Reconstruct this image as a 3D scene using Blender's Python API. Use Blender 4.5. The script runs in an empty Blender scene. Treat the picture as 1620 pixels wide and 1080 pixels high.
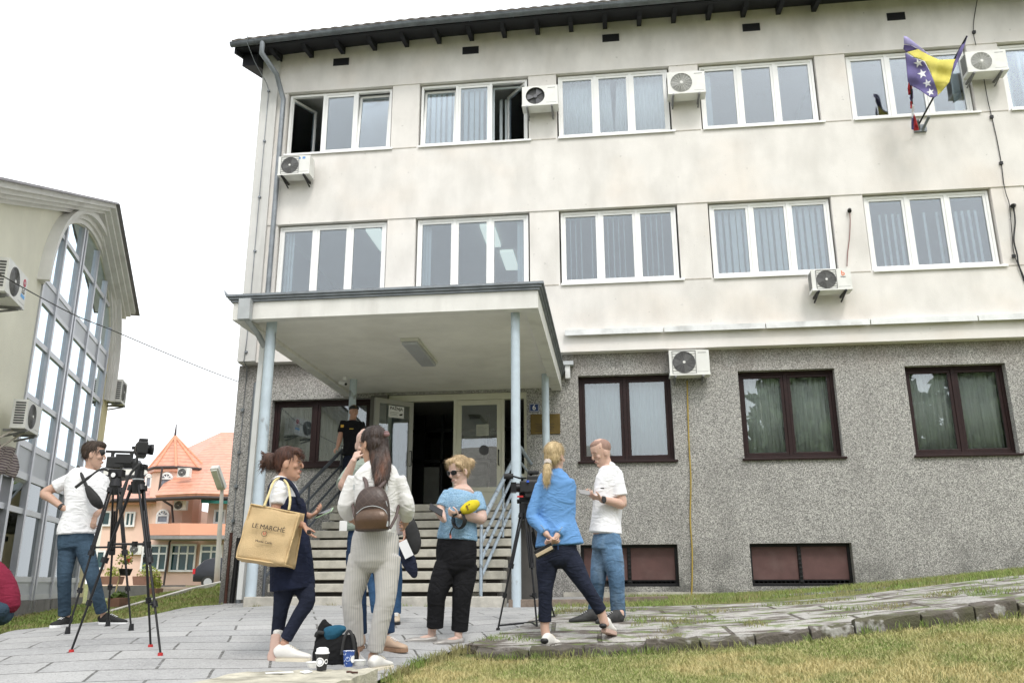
import bpy, bmesh, math, random
import numpy as np
from mathutils import Vector, Matrix, noise
random.seed(7); np.random.seed(7)
sc = bpy.context.scene
C = sc.collection
rad = math.radians

# ---------------------------------------------------------------- camera, sky, sun, exposure
FPX = 1336.27
CAM = np.array([7.214649, -16.644579, -0.143202])
def rotm(yaw, pitch, roll):
    cy, sy, cp, sp, cr, sr = math.cos(yaw), math.sin(yaw), math.cos(pitch), math.sin(pitch), math.cos(roll), math.sin(roll)
    f = np.array([sy*cp, cy*cp, sp]); r = np.array([cy, -sy, 0.]); u = np.cross(r, f)
    return r*cr+u*sr, -r*sr+u*cr, f
RV, UV, WV = rotm(-.1175, .2783, -.003)
cd = bpy.data.cameras.new('camera'); cam = bpy.data.objects.new('camera', cd); C.objects.link(cam)
cd.sensor_width = 36; cd.lens = FPX/1620*36; cd.clip_start = .1; cd.clip_end = 2000
m = Matrix.Identity(4)
for i in range(3):
    m[i][0] = RV[i]; m[i][1] = UV[i]; m[i][2] = -WV[i]; m[i][3] = CAM[i]
cam.matrix_world = m
sc.camera = cam
SUN_EL, SUN_AZ = rad(52), rad(158)      # azimuth from +Y clockwise: behind the camera, a little to the right
w = bpy.data.worlds.new('World'); sc.world = w; w.use_nodes = True
nt = w.node_tree; bg = nt.nodes['Background']
sky = nt.nodes.new('ShaderNodeTexSky'); sky.sky_type = 'NISHITA'; sky.sun_disc = False
sky.sun_elevation = SUN_EL; sky.sun_rotation = SUN_AZ; sky.dust_density = 6; sky.air_density = 1.3; sky.ozone_density = 1
hs = nt.nodes.new('ShaderNodeHueSaturation'); hs.inputs['Saturation'].default_value = .16
# broken bright overcast: soft patches of cloud a little brighter and darker than the veil
tc = nt.nodes.new('ShaderNodeTexCoord'); nz = nt.nodes.new('ShaderNodeTexNoise'); nz.inputs['Scale'].default_value = 3.0; nz.inputs['Detail'].default_value = 5
mr = nt.nodes.new('ShaderNodeMapRange'); mr.inputs[1].default_value = .3; mr.inputs[2].default_value = .7; mr.inputs[3].default_value = .9; mr.inputs[4].default_value = 1.25
mx = nt.nodes.new('ShaderNodeVectorMath'); mx.operation = 'SCALE'
nt.links.new(tc.outputs['Generated'], nz.inputs['Vector']); nt.links.new(nz.outputs[0], mr.inputs[0])
nt.links.new(sky.outputs[0], hs.inputs['Color']); nt.links.new(hs.outputs[0], mx.inputs[0]); nt.links.new(mr.outputs[0], mx.inputs['Scale'])
# an overcast veil: the clear-sky gradient is mostly evened out to white
ov = nt.nodes.new('ShaderNodeMix'); ov.data_type = 'RGBA'; ov.inputs[0].default_value = .72; ov.inputs[7].default_value = (14.2, 14.6, 15.0, 1)
nt.links.new(mx.outputs[0], ov.inputs[6]); nt.links.new(ov.outputs[2], bg.inputs['Color']); bg.inputs['Strength'].default_value = .15
sd = bpy.data.lights.new('sun', 'SUN'); sd.energy = 1.7; sd.angle = rad(14); sd.color = (1, .96, .9)
so = bpy.data.objects.new('sun', sd); C.objects.link(so)
sv = Vector((math.sin(SUN_AZ)*math.cos(SUN_EL), math.cos(SUN_AZ)*math.cos(SUN_EL), math.sin(SUN_EL)))
so.rotation_euler = sv.to_track_quat('Z', 'Y').to_euler(); so.location = (0, -20, 30)
vs = sc.view_settings; vs.view_transform = 'Standard'; vs.look = 'None'; vs.gamma = 1; vs.use_curve_mapping = False
vs.exposure = -.15
sc.render.engine = 'CYCLES'; sc.cycles.max_bounces = 6; sc.cycles.transparent_max_bounces = 10
try: sc.cycles.use_denoising = True
except Exception: pass

# ---------------------------------------------------------------- helpers
def ray(u, v): return WV + RV*(u-810)/FPX - UV*(v-540)/FPX
def onY(u, v, y=0.): r = ray(u, v); return Vector(CAM+r*(y-CAM[1])/r[1])
def onZ(u, v, z): r = ray(u, v); return Vector(CAM+r*(z-CAM[2])/r[2])
HD = np.array([math.sin(-.1175), math.cos(-.1175), 0])
def at(u, v, d): r = ray(u, v); return Vector(CAM+r*d/(r@HD))
A0 = np.array(at(28, 972, 16.)); _d = ray(464, 922)[:2]; DL = _d/np.hypot(*_d); NL = np.array([DL[1], -DL[0]])
def LP(s, off, z): p = A0[:2]+DL*s+NL*off; return Vector((p[0], p[1], z))   # point by the left building's front

class MB:
    """collects shapes and links them as ONE mesh object"""
    def __init__(s): s.v = []; s.f = []; s.sm = []
    def add(s, vs, fs, smooth=False):
        b = len(s.v); s.v += [tuple(x) for x in vs]; s.f += [tuple(i+b for i in f) for f in fs]; s.sm += [smooth]*len(fs); return s
    def box(s, x0, y0, z0, x1, y1, z1, M=None):
        v = [Vector((x, y, z)) for z in (z0, z1) for y in (y0, y1) for x in (x0, x1)]
        if M: v = [M @ p for p in v]
        return s.add(v, [(0, 2, 3, 1), (4, 5, 7, 6), (0, 1, 5, 4), (2, 6, 7, 3), (0, 4, 6, 2), (1, 3, 7, 5)])
    def hexa(s, p): # 8 points: bottom 4 ccw, top 4 ccw
        return s.add(p, [(3, 2, 1, 0), (4, 5, 6, 7), (0, 1, 5, 4), (1, 2, 6, 5), (2, 3, 7, 6), (3, 0, 4, 7)])
    def tube(s, pts, r, n=10, smooth=True, caps=True):
        pts = [Vector(p) for p in pts]; rr = r if isinstance(r, (list, tuple)) else [r]*len(pts)
        rings = []; prev = None
        for i, p in enumerate(pts):
            t = (pts[min(i+1, len(pts)-1)]-pts[max(i-1, 0)])
            t = t.normalized() if t.length > 1e-9 else Vector((0, 0, 1))
            a = prev if prev is not None else (Vector((0, 0, 1)) if abs(t.z) < .9 else Vector((1, 0, 0)))
            a = (a-t*a.dot(t)).normalized(); prev = a; b = t.cross(a)
            rings.append([p+a*rr[i]*math.cos(2*math.pi*k/n)+b*rr[i]*math.sin(2*math.pi*k/n) for k in range(n)])
        v = [q for r_ in rings for q in r_]; f = []
        for i in range(len(pts)-1):
            for k in range(n): f.append((i*n+k, i*n+(k+1) % n, (i+1)*n+(k+1) % n, (i+1)*n+k))
        s.add(v, f, smooth)
        if caps: s.add(rings[0], [tuple(range(n))[::-1]]); s.add(rings[-1], [tuple(range(n))])
        return s
    def cyl(s, a, b, r, n=16, r2=None): return s.tube([a, b], [r, r if r2 is None else r2], n)
    def prism(s, pts, vec):
        n = len(pts); pts = [Vector(p) for p in pts]; vec = Vector(vec)
        return s.add(pts+[p+vec for p in pts], [tuple(range(n))[::-1], tuple(range(n, 2*n))]+[(k, (k+1) % n, n+(k+1) % n, n+k) for k in range(n)])
    def build(s, name, mat, parent=None, bevel=0, **tags):
        me = bpy.data.meshes.new(name); 
        if s.v:
            o = Vector((0, 0, 0)); 
            if parent is None: # origin at the base centre
                A = np.array(s.v); o = Vector(((A[:, 0].min()+A[:, 0].max())/2, (A[:, 1].min()+A[:, 1].max())/2, A[:, 2].min()))
            me.from_pydata([tuple(Vector(p)-o) for p in s.v], [], s.f)
            me.polygons.foreach_set('use_smooth', s.sm)
            bm = bmesh.new(); bm.from_mesh(me); bmesh.ops.recalc_face_normals(bm, faces=bm.faces); bm.to_mesh(me); bm.free()
        ob = bpy.data.objects.new(name, me); C.objects.link(ob); me.materials.append(mat)
        if parent is None: ob.location = o
        else: setp(ob, parent)
        if bevel:
            b = ob.modifiers.new('bevel', 'BEVEL'); b.width = bevel; b.segments = 2; b.limit_method = 'ANGLE'; b.angle_limit = rad(40)
        tag(ob, **tags); return ob
def wpos(p):
    x = Vector(p.location)
    while p.parent: p = p.parent; x = x+p.location
    return x
def setp(ob, parent):          # mesh data is in world coordinates: cancel the parent's offset
    ob.parent = parent; ob.location = Vector(ob.location)-wpos(parent)
def tag(o, label=None, cat=None, group=None, kind=None):
    if label: o['label'] = label
    if cat: o['category'] = cat
    if group: o['group'] = group
    if kind: o['kind'] = kind
    return o
def thing(name, loc, label, cat, group=None):
    o = bpy.data.objects.new(name, None); C.objects.link(o); o.location = Vector(loc); o.empty_display_size = .2
    return tag(o, label, cat, group)
def struct(mb, name, mat): return mb.build(name, mat, kind='structure')
def copy_tree(o, parent=None, top=True):
    c = o.copy(); C.objects.link(c); c.parent = parent
    for ch in list(o.children): copy_tree(ch, c, False)
    return c

# ---------------------------------------------------------------- materials
def mat(name, col, rough=.7, metal=0, var=.12, vscale=3., bump=0., bscale=40., col2=None, spec=.5, detail=4, stretch=None, extra=None, fold=0.):
    M = bpy.data.materials.new(name); M.use_nodes = True; t = M.node_tree; N = t.nodes; L = t.links
    p = N['Principled BSDF']; p.inputs['Roughness'].default_value = rough; p.inputs['Metallic'].default_value = metal
    p.inputs['Specular IOR Level'].default_value = spec
    g = N.new('ShaderNodeNewGeometry'); vec = g.outputs['Position']
    if stretch:
        mp = N.new('ShaderNodeVectorMath'); mp.operation = 'MULTIPLY'; mp.inputs[1].default_value = stretch; L.new(vec, mp.inputs[0]); vec = mp.outputs[0]
    n = N.new('ShaderNodeTexNoise'); n.inputs['Scale'].default_value = vscale; n.inputs['Detail'].default_value = detail; n.inputs['Roughness'].default_value = .62
    L.new(vec, n.inputs['Vector'])
    r = N.new('ShaderNodeValToRGB'); c = np.array(col, float); c2 = np.array(col2, float) if col2 is not None else c*(1+var)
    c1 = c if col2 is not None else c*(1-var)
    r.color_ramp.elements[0].position = .32; r.color_ramp.elements[1].position = .68
    r.color_ramp.elements[0].color = (*np.clip(c1, 0, 1), 1); r.color_ramp.elements[1].color = (*np.clip(c2, 0, 1), 1)
    L.new(n.outputs[0], r.inputs[0]); out = r.outputs[0]
    if extra: out = extra(t, out, g)
    L.new(out, p.inputs['Base Color'])
    if bump:
        b = N.new('ShaderNodeTexNoise'); b.inputs['Scale'].default_value = bscale; b.inputs['Detail'].default_value = 3; L.new(vec, b.inputs['Vector'])
        bb = N.new('ShaderNodeBump'); bb.inputs['Strength'].default_value = bump; bb.inputs['Distance'].default_value = .01
        L.new(b.outputs[0], bb.inputs['Height']); L.new(bb.outputs[0], p.inputs['Normal'])
        if fold:   # creases: thin ridges of a warped, slanting noise
            mp = N.new('ShaderNodeMapping'); mp.inputs['Rotation'].default_value = (.5, .4, .6); mp.inputs['Scale'].default_value = (1, 1, 2.1); L.new(g.outputs['Position'], mp.inputs[0])
            n1 = N.new('ShaderNodeTexNoise'); n1.inputs['Scale'].default_value = 5.5; n1.inputs['Detail'].default_value = 2.5; n1.inputs['Distortion'].default_value = .9; L.new(mp.outputs[0], n1.inputs['Vector'])
            s1 = N.new('ShaderNodeMath'); s1.operation = 'SUBTRACT'; s1.inputs[1].default_value = .5; L.new(n1.outputs[0], s1.inputs[0])
            s2 = N.new('ShaderNodeMath'); s2.operation = 'ABSOLUTE'; L.new(s1.outputs[0], s2.inputs[0])
            s3 = N.new('ShaderNodeMapRange'); s3.inputs[1].default_value = 0; s3.interpolation_type = 'SMOOTHSTEP'; s3.inputs[2].default_value = .22; s3.inputs[3].default_value = 0; s3.inputs[4].default_value = 1; L.new(s2.outputs[0], s3.inputs[0])
            b2 = N.new('ShaderNodeBump'); b2.inputs['Strength'].default_value = fold; b2.inputs['Distance'].default_value = .025; L.new(s3.outputs[0], b2.inputs['Height']); L.new(bb.outputs[0], b2.inputs['Normal']); L.new(b2.outputs[0], p.inputs['Normal'])
    return M
def node(t, kind, **kw):
    n = t.nodes.new(kind)
    for k, v in kw.items():
        if k.startswith('i_'): n.inputs[int(k[2:])].default_value = v
        else: setattr(n, k, v)
    return n
def mixc(t, fac, a, b, mode='MIX'):
    m_ = t.nodes.new('ShaderNodeMix'); m_.data_type = 'RGBA'; m_.blend_type = mode
    if isinstance(fac, (int, float)): m_.inputs[0].default_value = fac
    else: t.links.new(fac, m_.inputs[0])
    for k, x in ((6, a), (7, b)):
        if isinstance(x, tuple): m_.inputs[k].default_value = (*x, 1)
        else: t.links.new(x, m_.inputs[k])
    return m_.outputs[2]
def noisefac(t, g, scale, lo, hi, stretch=None, detail=3, off=0.):
    vec = g.outputs['Position']
    mp = t.nodes.new('ShaderNodeVectorMath'); mp.operation = 'MULTIPLY_ADD'; mp.inputs[1].default_value = stretch or (1, 1, 1); mp.inputs[2].default_value = (off, off, off)
    t.links.new(vec, mp.inputs[0])
    n = node(t, 'ShaderNodeTexNoise'); n.inputs['Scale'].default_value = scale; n.inputs['Detail'].default_value = detail
    t.links.new(mp.outputs[0], n.inputs['Vector'])
    r = node(t, 'ShaderNodeMapRange'); r.inputs[1].default_value = lo; r.inputs[2].default_value = hi; t.links.new(n.outputs[0], r.inputs[0])
    return r.outputs[0]
def zband(t, g, z0, z1):   # 0 at z0, 1 at z1
    s = t.nodes.new('ShaderNodeSeparateXYZ'); t.links.new(g.outputs['Position'], s.inputs[0])
    r = node(t, 'ShaderNodeMapRange'); r.inputs[1].default_value = z0; r.inputs[2].default_value = z1; t.links.new(s.outputs[2], r.inputs[0]); return r.outputs[0]
def mul(t, a, b):
    m_ = t.nodes.new('ShaderNodeMath'); m_.operation = 'MULTIPLY'
    for k, x in ((0, a), (1, b)):
        if isinstance(x, (int, float)): m_.inputs[k].default_value = x
        else: t.links.new(x, m_.inputs[k])
    return m_.outputs[0]

def ex_plaster(t, out, g):
    o = mixc(t, mul(t, noisefac(t, g, .55, .50, .74, (1, 1, 1.3)), .40), out, (.72, .62, .53))
    o = mixc(t, mul(t, noisefac(t, g, 1.0, .54, .78, (3.2, 1, .35), 5, 7.), .16), o, (.52, .49, .45))     # run-off streaks
    o = mixc(t, mul(t, noisefac(t, g, 9, .70, .78, None, 2), .45), o, (.30, .29, .27))                      # specks
    for z in (11.95, 5.0):                                                                                # dirt under the eave and the ledge
        o = mixc(t, mul(t, mul(t, zband(t, g, z-.75, z), noisefac(t, g, 2.2, .40, .7, (1, 1, .5), 5, 3.)), .30), o, (.40, .38, .35))
    return o
M_PLASTER = mat('cream_plaster', (.75, .722, .69), .9, 0, .05, 1.2, .35, 55, extra=ex_plaster)
def ex_pebble(t, out, g):
    v = node(t, 'ShaderNodeTexVoronoi'); v.inputs['Scale'].default_value = 82; t.links.new(g.outputs['Position'], v.inputs['Vector'])
    r = node(t, 'ShaderNodeValToRGB'); s = t.nodes.new('ShaderNodeSeparateColor'); t.links.new(v.outputs['Color'], s.inputs[0]); t.links.new(s.outputs[0], r.inputs[0])
    e = r.color_ramp.elements; e[0].position = 0; e[0].color = (.04, .04, .04, 1); e[1].position = 1; e[1].color = (.74, .72, .68, 1)
    k = r.color_ramp.elements.new(.35); k.color = (.235, .23, .22, 1); k = r.color_ramp.elements.new(.75); k.color = (.44, .43, .41, 1)
    o = mixc(t, .76, out, r.outputs[0])
    o = mixc(t, mul(t, noisefac(t, g, 1.1, .48, .75, (1.8, 1, .9), 4), .28), o, (.13, .125, .12))
    o = mixc(t, mul(t, mul(t, zband(t, g, 3.7, 4.4), noisefac(t, g, 1.6, .3, .6, None, 4, 5.)), .5), o, (.20, .155, .125))
    o = mixc(t, mul(t, mul(t, zband(t, g, .75, -.25), noisefac(t, g, 1.7, .38, .62, None, 5, 9.)), .75), o, (.09, .09, .085))
    return o
M_PEBBLE = mat('pebble_dash', (.33, .32, .30), .9, 0, .1, 2, .9, 60, extra=ex_pebble)
M_PVC = mat('white_pvc', (.83, .83, .82), .4, 0, .03, 4)
M_BROWN = mat('brown_frame', (.020, .0075, .0075), .5, 0, .25, 9, .15, 60, spec=.3)
M_BROWNP = mat('brown_panel', (.105, .052, .048), .6, 0, .15, 4, .1, 80, extra=lambda t, o, g: mixc(t, mul(t, noisefac(t, g, 3, .5, .75, None, 4), .4), o, (.17, .11, .10)))
M_ZINC = mat('galvanised_metal', (.23, .25, .27), .55, .55, .18, 5, .15, 30)
M_ZINCL = mat('pale_grey_metal', (.42, .44, .45), .5, .2, .1, 5, .1, 30)
M_DARKW = mat('dark_stained_timber', (.006, .007, .012), .75, 0, .3, 6, .3, 20, stretch=(1, 6, 6))
M_TILE = mat('weathered_roof_tile', (.13, .115, .10), .85, 0, .35, 7, .4, 30)
M_STRIP = mat('white_ledge_flashing', (.72, .73, .73), .5, .1, .1, 2.5, .1, 20, extra=lambda t, o, g: mixc(t, mul(t, noisefac(t, g, 3, .5, .7, None, 5), .6), o, (.38, .38, .37)))
M_BLUEP = mat('pale_blue_steel', (.49, .57, .63), .5, .1, .08, 5, .15, 30, extra=lambda t, o, g: mixc(t, mul(t, noisefac(t, g, 5, .62, .68, (1, 1, .5), 4), .8), o, (.20, .20, .20)))
M_RAIL = mat('worn_blue_rail', (.36, .43, .50), .5, .2, .1, 5, .3, 30, extra=lambda t, o, g: mixc(t, mul(t, noisefac(t, g, 9, .56, .62, None, 4), .7), o, (.13, .13, .135)))
M_SOFFIT = mat('soffit_paint', (.80, .785, .75), .9, 0, .06, 1.5, .2, 30, extra=lambda t, o, g: mixc(t, mul(t, noisefac(t, g, 1.3, .5, .75, None, 5), .35), o, (.55, .53, .49)))
M_FASCIA = mat('white_fascia', (.74, .73, .70), .85, 0, .05, 2, .2, 40, extra=lambda t, o, g: mixc(t, mul(t, noisefac(t, g, 2, .5, .75, (2, 2, .6), 5), .35), o, (.45, .43, .40)))
M_CONC = mat('worn_concrete', (.47, .45, .40), .9, 0, .18, 6, .5, 70, extra=lambda t, o, g: mixc(t, mul(t, noisefac(t, g, 2.2, .5, .72, None, 6), .6), o, (.20, .19, .17)))
M_STEP = mat('terrazzo_step', (.47, .45, .39), .85, 0, .14, 8, .3, 90, extra=lambda t, o, g: mixc(t, mul(t, noisefac(t, g, 3.5, .5, .72, None, 6), .55), o, (.27, .25, .21)))
M_CREAM = mat('cream_aluminium', (.66, .65, .54), .45, .1, .04, 3)
M_ALU = mat('silver_aluminium', (.50, .51, .55), .38, .5, .06, 3)
M_ALUP = mat('grey_panel', (.50, .52, .56), .5, .2, .05, 2)
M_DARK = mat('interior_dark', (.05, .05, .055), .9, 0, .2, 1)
M_ROOM = mat('room_paint', (.24, .26, .28), .9, 0, .08, 1)
M_CEIL = mat('room_ceiling', (.60, .60, .58), .9, 0, .05, 1)
M_BLIND = mat('blind_fabric', (.70, .77, .80), .8, 0, .05, 4)
M_CURT = mat('net_curtain', (.74, .76, .76), .9, 0, .10, 4, .5, 8, stretch=(8, 8, .2))
M_BLACK = mat('black_plastic', (.012, .012, .013), .45, 0, .2, 8)
M_BLACKM = mat('black_metal', (.018, .018, .02), .38, .4, .2, 8)
M_RUB = mat('black_rubber', (.02, .02, .02), .8, 0, .2, 8)
M_ACW = mat('ac_casing', (.74, .74, .71), .5, 0, .05, 3, extra=lambda t, o, g: mixc(t, mul(t, noisefac(t, g, 4, .5, .75, None, 5), .3), o, (.48, .46, .40)))
M_GUTTER = mat('dull_zinc_gutter', (.13, .145, .16), .55, .3, .25, 5, .15, 30)
M_PIL = mat('grey_plaster_pilaster', (.60, .595, .575), .9, 0, .06, 1.5, .3, 50, extra=lambda t, o, g: mixc(t, mul(t, noisefac(t, g, 1.5, .5, .72, (3, 3, .4), 5), .4), o, (.40, .39, .37)))
M_ACG = mat('ac_grille', (.22, .22, .22), .6, .2, .2, 12)
M_ACD = mat('ac_recess', (.07, .07, .072), .7, 0, .2, 6)
M_BRASS = mat('brass_plate', (.15, .105, .035), .4, .6, .15, 4)
M_RUST = mat('rusty_iron', (.075, .03, .02), .8, .1, .3, 12, .4, 40)
M_WHITE = mat('white_paint', (.8, .8, .8), .5, 0, .02, 3)
M_RED = mat('red_plastic', (.45, .02, .02), .5, 0, .1, 5)
M_OLIVE = mat('olive_render', (.80, .78, .66), .9, 0, .06, 1, .5, 60, extra=lambda t, o, g: mixc(t, mul(t, noisefac(t, g, .8, .5, .75, (1, 1, .4), 5), .35), o, (.62, .60, .52)))
M_OLIVEY = mat('pale_yellow_render', (.74, .66, .42), .9, 0, .06, 1, .3, 60)
M_CORN = mat('moulded_plaster', (.76, .75, .73), .85, 0, .05, 2, .2, 40, extra=lambda t, o, g: mixc(t, mul(t, noisefac(t, g, 2, .5, .75, (1, 1, .5), 5), .3), o, (.42, .38, .33)))
M_TEXT = mat('dark_print', (.03, .025, .02), .7, 0, .1, 5)
def emis(name, col, s):
    M = bpy.data.materials.new(name); M.use_nodes = True; p = M.node_tree.nodes['Principled BSDF']
    p.inputs['Base Color'].default_value = (*col, 1); p.inputs['Emission Color'].default_value = (*col, 1); p.inputs['Emission Strength'].default_value = s
    return M
M_TUBE = emis('lit_diffuser', (.85, .95, .85), .75)
def glass(name, tint, refl, rough=.0, dark=0., dcol=(.1, .12, .13), gcol=(.92, .96, 1)):
    M = bpy.data.materials.new(name); M.use_nodes = True; t = M.node_tree; N = t.nodes; L = t.links; N.remove(N['Principled BSDF']); o = N['Material Output']
    g = N.new('ShaderNodeBsdfGlossy'); g.inputs['Roughness'].default_value = rough; g.inputs['Color'].default_value = (*gcol, 1)
    tr = N.new('ShaderNodeBsdfTransparent'); tr.inputs['Color'].default_value = (*tint, 1)
    base = tr.outputs[0]
    if dark:
        df = N.new('ShaderNodeBsdfDiffuse'); df.inputs['Color'].default_value = (*dcol, 1); m0 = N.new('ShaderNodeMixShader'); m0.inputs[0].default_value = dark
        L.new(tr.outputs[0], m0.inputs[1]); L.new(df.outputs[0], m0.inputs[2]); base = m0.outputs[0]
    lw = N.new('ShaderNodeFresnel'); lw.inputs['IOR'].default_value = 1.55
    ad = N.new('ShaderNodeMath'); ad.operation = 'MULTIPLY_ADD'; ad.inputs[1].default_value = 1.2; ad.inputs[2].default_value = refl; ad.use_clamp = True
    L.new(lw.outputs[0], ad.inputs[0])
    # slight waviness of float glass
    geo = N.new('ShaderNodeNewGeometry'); n = N.new('ShaderNodeTexNoise'); n.inputs['Scale'].default_value = 1.6; n.inputs['Detail'].default_value = 1; L.new(geo.outputs['Position'], n.inputs['Vector'])
    b = N.new('ShaderNodeBump'); b.inputs['Strength'].default_value = .08; b.inputs['Distance'].default_value = .02; L.new(n.outputs[0], b.inputs['Height']); L.new(b.outputs[0], g.inputs['Normal'])
    mx_ = N.new('ShaderNodeMixShader'); L.new(ad.outputs[0], mx_.inputs[0]); L.new(base, mx_.inputs[1]); L.new(g.outputs[0], mx_.inputs[2]); L.new(mx_.outputs[0], o.inputs[0])
    return M
M_GLASS = glass('window_glass', (.88, .92, .94), .07)
M_GLASSG = glass('ground_window_glass', (.90, .93, .93), .07)
M_GLASSC = glass('curtain_wall_glass', (.25, .32, .36), .62, gcol=(.80, .90, .95))
M_GLASSD = glass('low_shopfront_glass', (.30, .38, .36), .05, dark=.45, dcol=(.13, .17, .155))

def text(txt, size, M, mt, name, parent=None, ext=.002, bold=False, align='CENTER', **tags):
    cu = bpy.data.curves.new(name, 'FONT'); cu.body = txt; cu.size = size; cu.extrude = ext; cu.align_x = align; cu.align_y = 'CENTER'
    if bold: cu.offset = size*.012
    to = bpy.data.objects.new('tmp', cu); C.objects.link(to); bpy.context.view_layer.update()
    me = bpy.data.meshes.new_from_object(to.evaluated_get(bpy.context.evaluated_depsgraph_get())); bpy.data.objects.remove(to); bpy.data.curves.remove(cu)
    me.name = name; me.transform(M); me.materials.clear(); me.materials.append(mt)
    o = bpy.data.objects.new(name, me); C.objects.link(o)
    if parent is not None: setp(o, parent)
    return tag(o, **tags)
def frameM(o, x, y):   # matrix with local x, y axes (text plane), z = x cross y
    x = Vector(x).normalized(); y = Vector(y); y = (y-x*y.dot(x)).normalized(); z = x.cross(y)
    M = Matrix.Identity(4)
    for i in range(3): M[i][0] = x[i]; M[i][1] = y[i]; M[i][2] = z[i]; M[i][3] = o[i]
    return M
# ---------------------------------------------------------------- terrain
ctrl = []
for u, v, d in [(0, 1078, 5.7), (300, 1078, 5.75), (500, 1080, 5.7), (612, 1080, 5.65), (130, 990, 8.65), (113, 1035, 6.7), (245, 1036, 6.6), (440, 1048, 6.68), (590, 1060, 6.25), (620, 1024, 7.27),
                (715, 1020, 7.83), (868, 1021, 7.5), (960, 988, 8.5), (625, 984, 9.0), (207, 999, 8.1), (815, 991, 8.5), (28, 972, 16), (94, 961, 18.2), (0, 1005, 11), (92, 990, 12), (220, 975, 12.5),
                (360, 956, 14.5), (780, 960, 12.1), (400, 960, 12.1), (0, 975, 15.2),
                (794, 1046, 7.25), (905, 1040, 7.2), (1040, 1034, 7.15), (1254, 1016, 7.1), (1371, 1002, 7.05), (1620, 980, 6.95),
                (1286, 955, 9.7), (1620, 916, 9.4), (1000, 965, 10.2), (860, 968, 10.6), (1640, 1078, 5.3), (1200, 1080, 5.6), (900, 1080, 6.1),
                (170, 968, 15.5), (205, 958, 17.5), (250, 946, 20), (300, 932, 24), (342, 923, 29), (200, 950, 22), (160, 952, 24), (240, 941, 25), (150, 948, 30), (210, 946, 29), (270, 936, 31), (300, 926, 52), (100, 926, 52), (343, 923, 30)]:
    ctrl.append(at(u, v, d))
for u, v in [(1100, 945), (1187, 943), (1357, 932), (1386, 928), (1620, 901), (352, 955)]: ctrl.append(onY(u, v, .2))
ctrl += [Vector((4, .2, -.45)), Vector((4, -3, -.45)), Vector((17, .2, .12)), Vector((7, .2, -.40)), Vector((4, 12, -.3)), Vector((14, 12, 0)), Vector((-2, 9, -.4))]
for x, y, z in [(-60, 60, -.2), (0, 90, 0), (60, 60, .5), (60, 0, .5), (60, -50, -.5), (0, -60, -1.2), (-60, -40, -1), (-60, 10, -.7), (7, -25, -1.0), (20, -20, -.7), (-10, -20, -1), (-20, 0, -.9)]: ctrl.append(Vector((x, y, z)))
P2 = np.array([(p.x, p.y) for p in ctrl]); Z2 = np.array([p.z for p in ctrl])
def tps(r2): return np.where(r2 > 1e-12, .5*r2*np.log(np.maximum(r2, 1e-12)), 0)
n_ = len(P2); K = tps(((P2[:, None]-P2[None])**2).sum(-1))+np.eye(n_)*.35
Pm = np.c_[np.ones(n_), P2]; A_ = np.block([[K, Pm], [Pm.T, np.zeros((3, 3))]])
SOL = np.linalg.solve(A_, np.r_[Z2, 0, 0, 0])
def gzs(X, Y):
    X = np.asarray(X, float); Y = np.asarray(Y, float); q = np.stack([X.ravel(), Y.ravel()], 1)
    r = tps(((q[:, None]-P2[None])**2).sum(-1)) @ SOL[:n_]+SOL[n_]+q @ SOL[n_+1:]
    return r.reshape(X.shape)
def gz(x, y): return float(gzs([x], [y])[0])
def onG(u, v, off=0):       # where a pixel ray meets the ground
    r = ray(u, v); lo, hi = 2., 60.
    ds = np.linspace(3, 60, 600); p = CAM+r*(ds/(r@HD))[:, None]; h = p[:, 2]-gzs(p[:, 0], p[:, 1])-off
    k = np.argmax(h < 0) if (h < 0).any() else 599
    return Vector(p[k])

def grid_mesh(xs, ys, off, name, mt, mask=None, **tags):
    X, Y = np.meshgrid(xs, ys); Z = gzs(X, Y)+off
    v = np.stack([X.ravel(), Y.ravel(), Z.ravel()], 1); nx = len(xs); f = []
    for j in range(len(ys)-1):
        for i in range(nx-1): f.append((j*nx+i, j*nx+i+1, (j+1)*nx+i+1, (j+1)*nx+i))
    me = bpy.data.meshes.new(name); me.from_pydata(v.tolist(), [], f); me.polygons.foreach_set('use_smooth', [True]*len(f))
    o = bpy.data.objects.new(name, me); C.objects.link(o); me.materials.append(mt); return tag(o, **tags)
def ex_soil(t, o, g):
    o = mixc(t, noisefac(t, g, 1.4, .40, .62, None, 5), o, (.17, .19, .055))
    o = mixc(t, mul(t, noisefac(t, g, 3.2, .46, .66, None, 5, 4.), .8), o, (.31, .27, .12))
    return mixc(t, mul(t, noisefac(t, g, 60, .5, .62, None, 3, 2.), .6), o, (.09, .09, .03))
M_LAWN = mat('lawn_soil', (.12, .155, .045), .95, 0, .2, 2, 1., 90, extra=ex_soil)
xs = sorted(set(list(np.arange(-14, 18, .35))+list(np.linspace(-260, -14, 22))+list(np.linspace(18, 260, 22))))
ys = sorted(set(list(np.arange(-14, 4, .35))+list(np.linspace(-120, -14, 12))+list(np.linspace(4, 400, 40))))
grid_mesh(xs, ys, -.03, 'ground', M_LAWN, kind='structure')

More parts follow.
